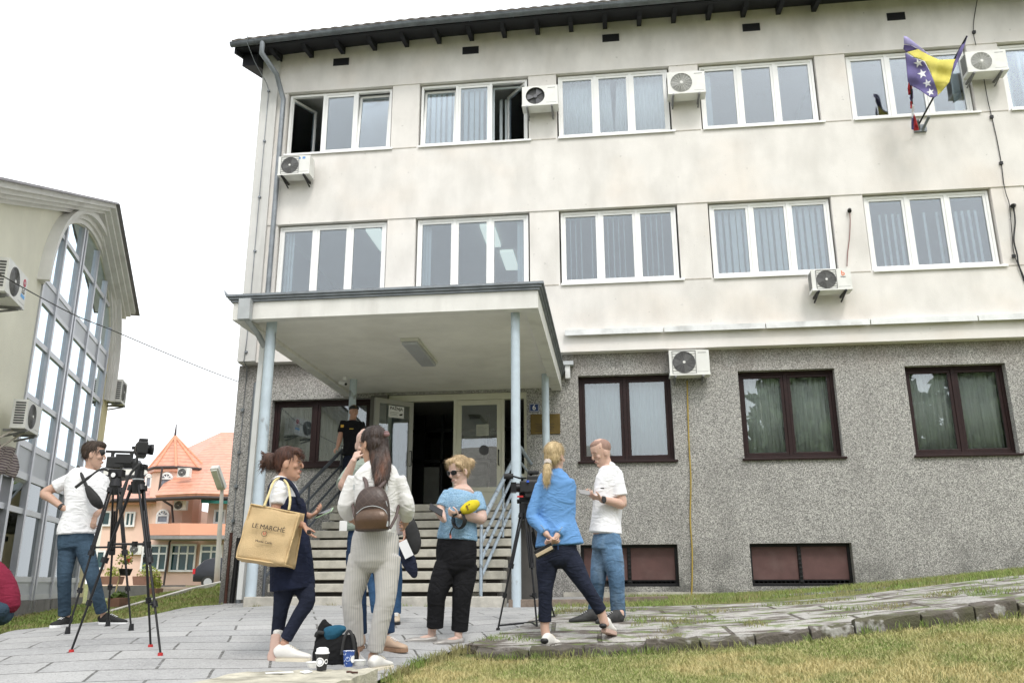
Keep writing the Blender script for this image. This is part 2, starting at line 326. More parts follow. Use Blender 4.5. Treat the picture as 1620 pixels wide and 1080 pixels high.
def sheet(poly, mt, name, off, step=.25, rot=0., depth=.0):
    """flat sheet clipped to a polygon, draped over the ground"""
    bm = bmesh.new(); P = [Vector((p[0], p[1])) for p in poly]
    vs_ = [bm.verts.new((p.x, p.y, 0)) for p in P]; bm.faces.new(vs_)
    x0, x1 = min(p.x for p in P), max(p.x for p in P); y0, y1 = min(p.y for p in P), max(p.y for p in P)
    for x in np.arange(x0+step, x1, step): bmesh.ops.bisect_plane(bm, geom=bm.verts[:]+bm.edges[:]+bm.faces[:], plane_co=(x, 0, 0), plane_no=(1, 0, 0))
    for y in np.arange(y0+step, y1, step): bmesh.ops.bisect_plane(bm, geom=bm.verts[:]+bm.edges[:]+bm.faces[:], plane_co=(0, y, 0), plane_no=(0, 1, 0))
    if depth:
        r_ = bmesh.ops.extrude_face_region(bm, geom=bm.faces[:]); top = {v for v in r_['geom'] if isinstance(v, bmesh.types.BMVert)}
    else: top = set(bm.verts)
    A = list(bm.verts); Z = gzs([v.co.x for v in A], [v.co.y for v in A])
    for v, z in zip(A, Z): v.co.z = z+(off if v in top else off-depth)
    bmesh.ops.recalc_face_normals(bm, faces=bm.faces)
    me = bpy.data.meshes.new(name); bm.to_mesh(me); bm.free(); me.materials.append(mt)
    o = bpy.data.objects.new(name, me); C.objects.link(o); return o

def slab_mat(name, ang, bw, rh, mortar, c1, c2, cm, off=.5, bump=.35, rough=.85, stain=None, msize=None):
    M = bpy.data.materials.new(name); M.use_nodes = True; t = M.node_tree; N = t.nodes; L = t.links; p = N['Principled BSDF']; p.inputs['Roughness'].default_value = rough
    g = N.new('ShaderNodeNewGeometry'); mp = N.new('ShaderNodeMapping'); mp.inputs['Rotation'].default_value = (0, 0, ang); L.new(g.outputs['Position'], mp.inputs['Vector'])
    # small wobble so that no joint is ruler straight
    nz_ = N.new('ShaderNodeTexNoise'); nz_.inputs['Scale'].default_value = 2.2; L.new(g.outputs['Position'], nz_.inputs['Vector'])
    vm = N.new('ShaderNodeVectorMath'); vm.operation = 'MULTIPLY_ADD'; vm.inputs[1].default_value = (.035, .035, 0); L.new(nz_.outputs['Color'], vm.inputs[0]); L.new(mp.outputs[0], vm.inputs[2])
    b = N.new('ShaderNodeTexBrick'); b.offset = off; b.inputs['Scale'].default_value = 1; b.inputs['Brick Width'].default_value = bw; b.inputs['Row Height'].default_value = rh
    b.inputs['Mortar Size'].default_value = mortar; b.inputs['Mortar Smooth'].default_value = .3; b.inputs['Bias'].default_value = 0
    b.inputs['Color1'].default_value = (*c1, 1); b.inputs['Color2'].default_value = (*c2, 1); b.inputs['Mortar'].default_value = (*cm, 1); L.new(vm.outputs[0], b.inputs['Vector'])
    o = b.outputs['Color']
    o = mixc(t, mul(t, noisefac(t, g, 1.2, .42, .7, None, 6), .45), o, tuple(x*.55 for x in c1))
    o = mixc(t, mul(t, noisefac(t, g, 26, .5, .66, None, 3, 3.), .45), o, tuple(min(1, x*1.35) for x in c1))
    o = mixc(t, mul(t, noisefac(t, g, 70, .56, .66, None, 2, 1.), .5), o, tuple(x*.4 for x in c1))
    if stain: o = stain(t, o, g)
    L.new(o, p.inputs['Base Color'])
    n = N.new('ShaderNodeTexNoise'); n.inputs['Scale'].default_value = 45; n.inputs['Detail'].default_value = 5; L.new(g.outputs['Position'], n.inputs['Vector'])
    ad = N.new('ShaderNodeMath'); ad.operation = 'MULTIPLY_ADD'; ad.inputs[1].default_value = -1.6; L.new(b.outputs['Fac'], ad.inputs[0]); L.new(n.outputs[0], ad.inputs[2])
    bb = N.new('ShaderNodeBump'); bb.inputs['Strength'].default_value = bump; bb.inputs['Distance'].default_value = .02; L.new(ad.outputs[0], bb.inputs['Height']); L.new(bb.outputs[0], p.inputs['Normal'])
    return M
ANG = math.atan2(DL[0], DL[1])     # the paving runs along the left building
M_PAVE = slab_mat('grey_paving_slabs', ANG, .74, .40, .012, (.36, .36, .36), (.44, .437, .43), (.10, .098, .09), .5, .3)
plaza = [onG(u, v) for u, v in [(0, 1006), (95, 990), (222, 977), (355, 956)]]
edgeR = [onG(u, v) for u, v in [(905, 966), (820, 1002), (720, 1030), (655, 1052), (600, 1079)]]
poly = [(plaza[0].x-6, plaza[0].y-2.2)]+[(p.x, p.y) for p in plaza]+[(-.75, .2), (6.6, .2), (6.9, -4.6)]+[(p.x, p.y) for p in edgeR[1:]]+[(5.6, -14), (-8, -14)]
PLAZA = [Vector(p) for p in poly]
tag(sheet(poly, M_PAVE, 'plaza_paving', .012), kind='structure')

# old slab path on the right with its kerb stones
KY = -9.42
def ex_path(t, o, g):
    o = mixc(t, mul(t, noisefac(t, g, 2.6, .48, .60, (1, 2.2, 1), 6, 11.), .85), o, (.085, .065, .05))
    return mixc(t, mul(t, noisefac(t, g, 5, .53, .62, (1, 1.5, 1), 5, 17.), .75), o, (.14, .19, .05))
M_PATH = slab_mat('weathered_concrete_slabs', rad(-3), 1.1, .5, .022, (.40, .385, .36), (.47, .45, .42), (.075, .06, .045), .37, .9, .95, stain=ex_path)
kp = [onG(u, v) for u, v in [(800, 1038), (905, 1032), (1040, 1026), (1254, 1009), (1371, 995), (1620, 970)]]
KX = [5.9+i*.5 for i in range(20)]
def kerby(x): return float(np.interp(x, [p.x for p in kp], [p.y for p in kp]))
up = [onG(u, v) for u, v in [(1620, 916), (1450, 936), (1286, 954), (1000, 966), (905, 966), (820, 1002), (735, 1028)]]
poly = [(x, kerby(x)+.02) for x in np.arange(6.2, 15, .4)]+[(15, -6.6)]+[(p.x, p.y) for p in up]
PATH = [Vector(p) for p in poly]
tag(sheet(poly, M_PATH, 'path', .045, depth=.08), kind='structure')
M_KERB = mat('mossy_kerb_stone', (.115, .10, .085), .95, 0, .3, 7, 1., 40, extra=lambda t, o, g: mixc(t, noisefac(t, g, 7, .58, .66, None, 5), mixc(t, mul(t, noisefac(t, g, 3, .5, .66, None, 5, 3.), .8), o, (.085, .085, .045)), (.36, .35, .33)))
x = 6.05; k = 0
random.seed(4)
while x < 12.6:
    ln = random.choice([.36, .44, .5, .54]); 
    h = random.uniform(-.035, .008)+(.045 if 8.9 < x < 12 else 0)
    y0 = kerby(x)-.10+random.uniform(-.012, .012); y1 = kerby(x+ln)-.10+random.uniform(-.012, .012)
    z0, z1 = gz(x, y0), gz(x+ln, y1)
    mb = MB(); tb = Vector((0, .13, 0))
    a, b = Vector((x+.008, y0, 0)), Vector((x+ln-.008, y1, 0)); la, lb = random.uniform(-.02, .012), random.uniform(-.02, .012)
    pts = []
    # body subdivided so that the worn top edge can be uneven
    nseg = 5
    for s in range(nseg+1):
        f = s/nseg; c = a.lerp(b, f); zt = z0*(1-f)+z1*f+.085+h+la*(1-f)+lb*f
        zb = z0*(1-f)+z1*f-.25
        j = [random.uniform(-.014, .014) for _ in range(4)]
        pts.append([c+Vector((0, j[0], zb)), c+Vector((0, .13, zb)), c+Vector((0, .13+j[1], zt+j[2])), c+Vector((0, .015+j[3], zt-.005+j[0])), c+Vector((0, j[1]-.004, zt-.03+j[3]))])
    v = [q for r_ in pts for q in r_]; f_ = []
    for s in range(nseg):
        for q in range(5): f_.append((s*5+q, s*5+(q+1) % 5, (s+1)*5+(q+1) % 5, (s+1)*5+q))
    f_ += [tuple(range(5)), tuple(range(nseg*5, nseg*5+5))[::-1]]
    mb.add(v, f_)
    cap = [Vector(q) for q in (a, b)]
    mb.build('kerb_stone', M_KERB, bevel=.006, label='mossy grey kerb stone in the row between old slab path and lawn', cat='kerb stone', group='kerb stones along the lawn')
    x += ln; k += 1
# low dark kerb running on from the stairs' plinth
mb = MB()
for (xa, ya, xb, yb) in [(5.78, -4.98, 6.9, -4.75), (6.92, -4.74, 7.9, -4.5)]:
    za, zb = gz(xa, ya), gz(xb, yb)
    mb.hexa([(xa, ya, za-.1), (xb, yb, zb-.1), (xb, yb+.18, zb-.1), (xa, ya+.18, za-.1), (xa, ya, za+.11), (xb, yb, zb+.09), (xb, yb+.18, zb+.09), (xa, ya+.18, za+.11)])
mb.build('concrete_edging', mat('brown_concrete', (.19, .15, .12), .95, 0, .3, 6, .8, 40), bevel=.008, label='low brown concrete edging right of the stair plinth, grass beside it', cat='edging')

# ---------------------------------------------------------------- grass
def inpoly(X, Y, P):
    ins = np.zeros(X.shape, bool); n = len(P)
    for i in range(n):
        a, b = P[i], P[(i+1) % n]
        c = ((a[1] > Y) != (b[1] > Y)) & (X < (b[0]-a[0])*(Y-a[1])/(b[1]-a[1]+1e-12)+a[0]); ins ^= c
    return ins
def blades(name, X, Y, h, w_, mt, off=0., lean=.6, Z=None, **tags):
    n = len(X); Z = gzs(X, Y)+off if Z is None else Z; a = np.random.rand(n)*2*np.pi; hh = h*(.5+np.random.rand(n)); ln = lean*hh*np.random.rand(n); b = np.random.rand(n)*2*np.pi
    dx, dy = np.cos(a)*w_/2, np.sin(a)*w_/2; lx, ly = np.cos(b)*ln, np.sin(b)*ln
    V = np.empty((n, 5, 3)); 
    V[:, 0] = np.stack([X-dx, Y-dy, Z], 1); V[:, 1] = np.stack([X+dx, Y+dy, Z], 1)
    V[:, 2] = np.stack([X+dx*.7+lx*.4, Y+dy*.7+ly*.4, Z+hh*.6], 1); V[:, 3] = np.stack([X-dx*.7+lx*.4, Y-dy*.7+ly*.4, Z+hh*.6], 1)
    V[:, 4] = np.stack([X+lx, Y+ly, Z+hh*.95], 1)
    me = bpy.data.meshes.new(name); me.vertices.add(n*5); me.vertices.foreach_set('co', V.ravel())
    idx = np.arange(n)[:, None]*5; lp = np.concatenate([idx+np.array([0, 1, 2, 3]), idx+np.array([3, 2, 4])], 1).ravel()
    me.loops.add(n*7); me.loops.foreach_set('vertex_index', lp); me.polygons.add(n*2)
    ls = np.stack([np.arange(n)*7, np.arange(n)*7+4], 1).ravel(); me.polygons.foreach_set('loop_start', ls); me.polygons.foreach_set('loop_total', np.tile([4, 3], n))
    me.update(calc_edges=True); me.validate(); me.materials.append(mt)
    o = bpy.data.objects.new(name, me); C.objects.link(o); return tag(o, **tags)
def ex_gr(t, o, g):
    o = mixc(t, noisefac(t, g, 1.1, .42, .58, None, 6, 2.), o, (.50, .42, .19))
    o = mixc(t, mul(t, noisefac(t, g, 3.5, .52, .62, None, 4, 13.), .7), o, (.16, .24, .06))
    return mixc(t, mul(t, noisefac(t, g, 45, .42, .62, None, 2, 6.), .8), o, (.58, .52, .28))
M_GRASS = mat('dry_lawn_grass', (.22, .28, .075), .8, 0, .35, 40, spec=.2, extra=ex_gr)
M_GRASSG = mat('green_grass', (.20, .27, .075), .8, 0, .4, 30, spec=.2, extra=lambda t, o, g: mixc(t, mul(t, noisefac(t, g, 1.8, .44, .60, None, 5, 2.), .75), o, (.30, .25, .13)))
rng = np.random.RandomState(3)
n = 190000
X = rng.uniform(4.7, 12.6, n); Y = rng.uniform(-12.3, -9.0, n)
ok = (Y < np.interp(X, [p.x for p in kp], [p.y for p in kp])-.11) & ~inpoly(X, Y, PLAZA) & ~((X < 6.0) & (Y < -10.9))
dens = np.clip(1.25-(-9.2-Y)*.25, .45, 1); ok &= rng.rand(n) < dens
blades('lawn_grass', X[ok], Y[ok], .032, .0055, M_GRASS, -.03, 1.3, kind='stuff', label='short dry lawn grass in the foreground right of the paving', cat='grass')
# strip between path and wall, joints of the path, tufts along the edges
gx, gy = [], []
n = 60000
X = rng.uniform(6.4, 14.6, n); Y = rng.uniform(-8.2, .1, n)
upx = [p.x for p in up[:5]][::-1]; upy = [p.y for p in up[:5]][::-1]
o_ = np.argsort(upx); lim = np.interp(X, np.array(upx)[o_], np.array(upy)[o_])
ok = (Y > lim+.02) & (rng.rand(n) < np.clip(.45+.8*np.array([noise.noise(Vector((a*.9, b*.9, 0))) for a, b in zip(X, Y)]), 0, 1)) & ~((X < 7.2) & (Y > -5.0))
gx.append(X[ok]); gy.append(Y[ok])
n = 60000
X = rng.uniform(6.0, 14, n); Y = rng.uniform(-9.6, -6.2, n)
nv = np.array([noise.noise(Vector((a*1.1+5, b*2.3, 0)))+.5*noise.noise(Vector((a*4+5, b*7, 3))) for a, b in zip(X, Y)])
ok = inpoly(X, Y, PATH) & (nv > .27+.05*(X-6)/4)
gx.append(X[ok]); gy.append(Y[ok])
blades('weed_grass', np.concatenate(gx), np.concatenate(gy), .055, .007, M_GRASSG, .02, 1.1, kind='stuff', label='green weedy grass along the wall and in the path joints', cat='grass')
# taller tufts on the kerb and plaza edge
gx, gy = [], []
for p in [(6.02+i*.055, None) for i in range(118)]:
    if rng.rand() < (.8 if p[0] < 7.8 else .35):
        q = rng.randint(5, 26); gx.append(rng.normal(p[0], .03, q)); gy.append(rng.normal(kerby(p[0])-.14, .02, q))
for a, b in zip(edgeR[1:-1], edgeR[2:]):
    for i in range(20):
        c = a.lerp(b, rng.rand()); q = rng.randint(8, 40); gx.append(rng.normal(c.x+.03, .035, q)); gy.append(rng.normal(c.y, .05, q))
for i in range(70):
    c = (rng.uniform(6.6, 9.5), rng.uniform(-5, -4.0)); q = rng.randint(15, 50); gx.append(rng.normal(c[0], .07, q)); gy.append(rng.normal(c[1], .07, q))
for c in [(3.35, -5.04), (4.35, -5.05), (4.75, -5.04), (2.3, -5.03)]:
    gx.append(rng.normal(c[0], .06, 40)); gy.append(rng.normal(c[1], .015, 40))
blades('weed_tufts', np.concatenate(gx), np.concatenate(gy), .055, .006, M_GRASSG, -.01, 1.0, kind='stuff', label='taller green weeds growing out of the kerb and paving edge', cat='weeds')
# grass left, between plaza and the left building, and up the bank
n = 90000
X = rng.uniform(-9, 0.6, n); Y = rng.uniform(-8, 12, n)
ok = ~inpoly(X, Y, PLAZA) & (((X-A0[0])*NL[0]+(Y-A0[1])*NL[1]) > .25)
blades('bank_grass', X[ok], Y[ok], .06, .018, M_GRASSG, -.03, 1., kind='stuff', label='green grass bank between the plaza and the white kerb line', cat='grass')
# ---------------------------------------------------------------- office building
PX, WW = 3.132, 2.503
ZA, ZAs, ZB, ZBs, ZO = 10.875, 9.253, 7.539, 5.846, 4.38
XL, XR = -.634, 21.0
office = thing('office_building', (8, 2, gz(8, .2)), 'three storey office block with cream plaster upper floors over a grey pebble dash ground floor', 'building')
nA = 7
mb = MB(); T = .32
mb.box(XL, 0, ZO, XR, T, ZBs); mb.box(XL, 0, ZB, XR, T, ZAs); mb.box(XL, 0, ZA, XR, T, 12.5)
for zs, zt in ((ZBs, ZB), (ZAs, ZA)):
    mb.box(XL, .022, zs, 0, T, zt)
    for k in range(nA-1): mb.box(k*PX+WW, .022, zs, (k+1)*PX, T, zt)
mb.build('upper_wall', M_PLASTER, office)
MB().box(XL-.002, -.06, ZO+.02, -.24, T-.01, 12.45).build('corner_pilaster', M_PIL, office)
MB().box(XL, T, 12.2, XR, 12, 12.5).box(XL, T+.002, ZO, XL+.25, 12, 12.2).box(XL, 11.8, -1, XR, 12, 12.2).build('rear_wall', M_PLASTER, office)
# ledge: white flashing over the overhanging band
mb = MB(); x = 6.35
while x < XR:
    mb.box(x, -.10, 4.80, x+1.98, .0, 4.815).box(x, -.115, 4.70, x+1.98, -.10, 4.815); x += 2.0
mb.build('ledge_flashing', M_STRIP, office)
# hairline construction joints at sill level
M_JOINT = mat('grey_joint', (.42, .39, .34), .9, 0, .2, 12)
for z in (ZAs, ZBs):
    for k in range(nA-1): MB().box(k*PX+WW+.03, -.006, z-.02, (k+1)*PX-.03, .0215, z+.004).build('sill_joint', M_JOINT, office)
# attic vents
for k, xv in enumerate([1.24, 4.31, 7.52, 10.62, 13.7]):
    z = 11.6+.05*min(k, 2)
    f = MB().box(xv-.19, -.012, z-.10, xv+.19, .0, z+.09).build('attic_vent', M_BLACK, office)
    m2 = MB()
    for j in range(5): m2.box(xv-.17, -.02, z-.08+j*.033, xv+.17, -.012, z-.07+j*.033)
    m2.build('louvre', M_DARKW, f)

# floors of dark rooms behind the glass
rooms = MB(); ceil = MB()
for z0, z1 in ((5.0, 7.75), (8.4, 11.05)):
    rooms.box(XL+.3, 5.2, z0, 17.5, 5.3, z1); rooms.box(XL+.3, T+.3, z0-.1, 17.5, 5.3, z0)
    for x in (XL+.3, 5.82, 12.1, 17.4): rooms.box(x, T+.02, z0, x+.1, 5.2, z1)
    ceil.box(XL+.3, T, z1, 17.5, 5.3, z1+.08)
rooms.build('office_rooms', M_ROOM, office); ceil.build('room_ceiling', M_CEIL, office)
for (x, y) in ((1.75, .9), (1.9, 2.6), (4.4, 1.0), (4.65, 2.6)):
    MB().box(x, y, 7.68, x+.32, y+1.25, 7.742).build('ceiling_lamp', M_TUBE, office)

def ring(mb, x0, z0, x1, z1, w_, y0, y1):
    mb.box(x0, y0, z0, x1, y1, z0+w_); mb.box(x0, y0, z1-w_, x1, y1, z1); mb.box(x0, y0, z0+w_, x0+w_, y1, z1-w_); mb.box(x1-w_, y0, z0+w_, x1, y1, z1-w_)
def sash(win, x0, z0, x1, z1, mode=None):
    """one sash with its pane; mode None / 'in_l' / 'in_r' (swung into the room) / 'tilt'"""
    y0 = .115; a, p = MB(), MB()
    ring(a, x0, z0, x1, z1, .052, y0, y0+.055); p.box(x0+.045, y0+.022, z0+.045, x1-.045, y0+.034, z1-.045)
    M = None
    if mode == 'tilt': M = Matrix.Translation((0, y0, z0)) @ Matrix.Rotation(-.085, 4, 'X') @ Matrix.Translation((0, -y0, -z0))
    if mode == 'in_l': M = Matrix.Translation((x0, y0, 0)) @ Matrix.Rotation(rad(62), 4, 'Z') @ Matrix.Translation((-x0, -y0, 0))
    if mode == 'in_r': M = Matrix.Translation((x1, y0, 0)) @ Matrix.Rotation(rad(-50), 4, 'Z') @ Matrix.Translation((-x1, -y0, 0))
    if M:
        for q in (a, p): q.v = [tuple(M @ Vector(v)) for v in q.v]
    a.build('sash', M_PVC, win); p.build('pane', M_GLASS, win)
def upper_window(k, z0, z1, modes, blind):
    x0, x1 = k*PX, k*PX+WW; f = MB(); g0, g1 = x0+.035, x1-.035; b0, b1 = z0+.03, z1-.03
    ring(f, g0, b0, g1, b1, .05, .10, .17)
    iw = (g1-g0-.10); bw = iw/3
    for j in (1, 2): f.box(g0+.05+bw*j-.03, .1003, b0+.05, g0+.05+bw*j+.03, .1695, b1-.05)
    win = f.build('window', M_PVC, office)
    for j in range(3): sash(win, g0+.05+bw*j+(.031 if j else .001), b0+.051, g0+.05+bw*(j+1)-(.031 if j < 2 else .001), b1-.051, modes[j])
    MB().box(x0+.02, -.045, z0-.008, x1+.06, .10, z0+.012).box(x0+.02, -.047, z0-.035, x1+.06, -.035, z0+.012).build('sill', M_PVC, win, bevel=.003)
    m_ = MB(); zt, zb = b1-.08, b0+.07
    if blind in ('slats', 'thin', 'part'):
        x = g0+.07; i = 0
        while x < g1-.12:
            wd = {'slats': .085, 'thin': .022, 'part': .045}[blind]*random.uniform(.8, 1.15); y = (.74 if k == 1 and z0 > 8 and x > g0+1.6 else .30)+random.uniform(-.01, .01)
            gap = {'slats': .127, 'thin': .115, 'part': .125}[blind]
            if not (blind != 'slats' and random.random() < .22):
                dz = .25 if blind == 'part' and z0 < 7 else 0
                m_.hexa([(x, y, zb), (x+wd, y-.02, zb), (x+wd, y-.018, zb), (x, y+.002, zb), (x, y, zt-dz), (x+wd, y-.02, zt-dz), (x+wd, y-.018, zt-dz), (x, y+.002, zt-dz)])
            x += gap; i += 1
        m_.box(g0+.05, .27, zt, g1-.05, .31, zt+.03).build('blind', M_BLIND, win)
    elif blind == 'curtain':
        for (xa, xb) in ((g0+.05, g0+1.16), (g0+1.32, g1-.05)):
            n = 90; v = []; f_ = []
            for i in range(n+1):
                x = xa+(xb-xa)*i/n; y = .31+.022*math.sin(i*.9)+.01*math.sin(i*2.3+k)
                sk = (.10 if xa > g0+1 else -.06)*(1-i/n if xa > g0+1 else i/n)
                v += [(x, y, zt+.05), (x+sk*-1, y, zb)]
                if i: f_.append((2*i-2, 2*i, 2*i+1, 2*i-1))
            m_.add(v, f_, True)
        c_ = m_.build('curtain', M_CURT, win); so_ = c_.modifiers.new('t', 'SOLIDIFY'); so_.thickness = .004
    elif blind in ('edge_r', 'edge_l', 'edges'):
        for s in ('l', 'r'):
            if blind == 'edges' or blind.endswith(s):
                xa = g0+.08 if s == 'l' else g1-.26
                for i in range(3): m_.hexa([(xa+i*.06, .30+.02*i, zb), (xa+i*.06+.06, .30+.02*(i+1)-.03, zb), (xa+i*.06+.06, .302+.02*(i+1)-.03, zb), (xa+i*.06, .302+.02*i, zb), (xa+i*.06, .30+.02*i, zt), (xa+i*.06+.06, .30+.02*(i+1)-.03, zt), (xa+i*.06+.06, .302+.02*(i+1)-.03, zt), (xa+i*.06, .302+.02*i, zt)])
        m_.build('blind', M_BLIND, win)
random.seed(11)
top = [(('in_l', None, 'tilt'), None), (('tilt', None, 'in_r'), 'slats'), ((None,)*3, 'curtain'), ((None,)*3, 'edge_l'), ((None,)*3, 'edge_r'), ((None,)*3, 'part')]
low = [((None,)*3, 'edge_l'), ((None,)*3, 'edges'), ((None,)*3, 'thin'), ((None,)*3, 'slats'), ((None,)*3, 'part'), ((None,)*3, 'slats')]
for k in range(6):
    upper_window(k, ZAs, ZA, *top[k])
    upper_window(k, ZBs, ZB, *low[k])

# ground floor wall with openings
GY = .22; ZG, ZGs = 3.926, 2.176
gw = [(6.581+k*3.195, 6.581+k*3.195+1.867, ZGs, ZG) for k in range(4)]
bwn = [(6.548, 8.40, -.214, .565), (9.744, 11.607, -.214, .565)]
lw = (.10, 2.24, 2.19, 3.60)
def wall_cells(holes, x0, x1, z0, z1, y0, y1):
    m_ = MB(); xs_ = sorted({x0, x1, *[h[0] for h in holes], *[h[1] for h in holes]}); 
    for a, b in zip(xs_, xs_[1:]):
        zz = z0
        for h in sorted([h for h in holes if h[0] <= a+1e-6 and h[1] >= b-1e-6], key=lambda h: h[2]):
            if h[2] > zz: m_.box(a, y0, zz, b, y1, h[2])
            zz = h[3]
        if zz < z1: m_.box(a, y0, zz, b, y1, z1)
    return m_
door = (2.60, 5.52, 1.2, 3.64)
wall_cells(gw+bwn+[lw, door], -.70, XR, -1.6, ZO-.002, GY, GY+.35).build('ground_wall', M_PEBBLE, office)
MB().box(-.70, GY+.352, -1.6, -.45, 12, ZO-.003).build('side_wall', M_PEBBLE, office)
MB().box(6.2, GY-.015, -.66, 9.0, GY+.02, gz(8, .2)+.10).build('plinth', M_CONC, office)
# rooms behind ground windows
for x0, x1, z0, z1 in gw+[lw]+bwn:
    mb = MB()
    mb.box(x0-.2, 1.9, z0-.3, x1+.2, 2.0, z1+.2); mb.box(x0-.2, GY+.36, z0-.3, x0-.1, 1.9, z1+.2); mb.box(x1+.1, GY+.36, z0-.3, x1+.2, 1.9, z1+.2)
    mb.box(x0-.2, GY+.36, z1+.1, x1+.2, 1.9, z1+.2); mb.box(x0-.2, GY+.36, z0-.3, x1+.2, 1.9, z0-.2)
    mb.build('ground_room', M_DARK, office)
def ground_window(x0, x1, z0, z1, cols, cur):
    f = MB(); yb = GY+.17; ring(f, x0+.001, z0+.001, x1-.001, z1-.001, .065, yb-.02, yb+.06); n = len(cols)-1
    for c in cols[1:-1]: f.box(x0+(x1-x0)*c-.035, yb-.017, z0+.066, x0+(x1-x0)*c+.035, yb+.057, z1-.066)
    win = f.build('window', M_BROWN, office, bevel=.004)
    for a, b in zip(cols, cols[1:]):
        xa = x0+(x1-x0)*a+(.067 if a == 0 else .037); xb = x0+(x1-x0)*b-(.067 if b == 1 else .037); s = MB(); ring(s, xa, z0+.067, xb, z1-.067, .06, yb-.005, yb+.045); s.build('sash', M_BROWN, win, bevel=.006)
        MB().box(xa+.05, yb+.015, z0+.117, xb-.05, yb+.027, z1-.117).build('pane', M_GLASSG, win)
    MB().box(x0-.04, GY-.06, z0-.045, x1+.05, yb-.02, z0-.002).build('sill', M_BROWN, win, bevel=.006)
    if cur:
        n_c = 130; v = []; f_ = []
        for i in range(n_c+1):
            x = x0+.08+(x1-x0-.16)*i/n_c; y = yb+.18+.016*math.sin(i*.75)+.012*math.sin(i*1.9+x0)+(0)
            v += [(x, y, z1-.1), (x+.01*math.sin(i), y+.01, z0+.08)]
            if i: f_.append((2*i-2, 2*i, 2*i+1, 2*i-1))
        c_ = MB().add(v, f_, True).build('curtain', cur, win); so_ = c_.modifiers.new('t', 'SOLIDIFY'); so_.thickness = .004
M_CURB = mat('pale_blue_blind', (.52, .60, .64), .9, 0, .06, 1.2)
M_CURG = mat('grey_net_curtain', (.80, .80, .75), .9, 0, .15, 5, stretch=(6, 6, .3))
for i, g_ in enumerate(gw): ground_window(*g_, (0, .5, 1), M_CURB if i == 0 else M_CURG)
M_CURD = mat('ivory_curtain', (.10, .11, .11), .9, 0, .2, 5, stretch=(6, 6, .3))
ground_window(*lw, (0, .43, 1), M_CURD)
for x0, x1, z0, z1 in bwn:
    f = MB(); ring(f, x0+.001, z0+.001, x1-.001, z1-.001, .05, GY+.16, GY+.22); xm = (x0+x1)/2; f.box(xm-.03, GY+.155, z0+.052, xm+.03, GY+.215, z1-.052)
    for j in range(9): f.box(xm-.03, GY+.13, z0+.08+j*.08, xm+.03, GY+.154, z0+.10+j*.08)
    win = f.build('basement_window', M_BLACKM, office, bevel=.003)
    for a, b in ((x0+.055, xm-.035), (xm+.035, x1-.055)): MB().box(a, GY+.185, z0+.12, b, GY+.20, z1-.055).build('shutter_panel', M_BROWNP, win, bevel=.003)
    g_ = MB()
    for j in range(22):
        x = x0+.07+j*(x1-x0-.14)/21; g_.box(x-.008, GY+.17, z0+.055, x+.008, GY+.182, z0+.118)
    g_.box(x0+.055, GY+.166, z0+.10, x1-.055, GY+.184, z0+.118).build('grating', M_BLACKM, win)

# entrance: transom, frames, side light, fixed leaf, open leaf, hall
dy = GY+.10
MB().box(2.62, dy-.05, 3.50, 5.519, dy+.08, 3.633).build('door_transom', M_CREAM, office)
MB().box(2.05+.2, GY-.03, 1.2, 2.598, GY+.349, 3.632).build('door_pillar', mat('dark_grey_pillar', (.16, .155, .14), .8, 0, .1, 3), office)
for x0, x1 in ((2.605, 2.66), (4.0, 4.06)): MB().box(x0, dy-.045, 1.2, x1, dy+.075, 3.498).build('door_jamb', M_CREAM, office)
MB().box(5.0, dy-.045, 1.2, 5.05, dy+.075, 3.498).box(5.46, dy-.045, 1.2, 5.518, dy+.075, 3.498).box(5.05, dy-.04, 1.9, 5.46, dy+.07, 1.96).build('side_light_frame', M_CREAM, office)
def leaf(x0, x1, z0, z1, M=None, name='door', mt=M_CREAM, split=1.62):
    a, p = MB(), MB(); w_ = .10; ring(a, x0, z0, x1, z1, w_, dy-.03, dy+.03); a.box(x0+w_, dy-.027, split, x1-w_, dy+.027, split+.09)
    q = MB().box(x0+w_, dy-.012, z0+w_, x1-w_, dy+.012, split)
    p.box(x0+w_-.01, dy-.008, split+.085, x1-w_+.01, dy+.008, z1-w_+.01)
    h = MB().tube([(x1-.06, dy-.03, 2.15), (x1-.06, dy-.09, 2.15), (x1-.06, dy-.09, 2.45), (x1-.06, dy-.03, 2.45)], .012, 8)
    for k in (a, p, q, h):
        if M: k.v = [tuple(M @ Vector(v)) for v in k.v]
    d = a.build(name, mt, office, bevel=.004); q.build('door_panel', M_CREAM, d); p.build('pane', M_GLASSG, d); h.build('handle', M_BLACKM, d); return d
leaf(4.062, 4.998, 1.22, 3.495)
HX, HY = 3.14, dy-.05
ML = Matrix.Translation((HX, HY, 0)) @ Matrix.Rotation(rad(45), 4, 'Z') @ Matrix.Translation((-HX, -dy, 0))
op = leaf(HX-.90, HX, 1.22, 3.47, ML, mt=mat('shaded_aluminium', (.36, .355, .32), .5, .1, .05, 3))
sx = ML @ Vector((HX-.42, dy-.04, 3.22))
dx_ = (ML.to_3x3() @ Vector((1, 0, 0)))
n1 = MB().box(-.18, -.12, 0, .18, .12, .004, frameM(sx, dx_, (0, 0, 1))).build('notice_sheet', M_WHITE, label='white warning sheet headed PAŽNJA on the open glass door', cat='notice')
text('PAŽNJA', .085, frameM(sx+Vector((0, 0, .065)), dx_, (0, 0, 1)) @ Matrix.Translation((0, 0, .006)), M_TEXT, 'lettering', n1, bold=True)
mm = MB(); F_ = frameM(sx, dx_, (0, 0, 1))
for j, (a, b) in enumerate([(-.15, .05), (-.15, .02), (-.15, .04)]): mm.box(a, -.015-j*.03, .0045, b, -.010-j*.03, .0065, F_)
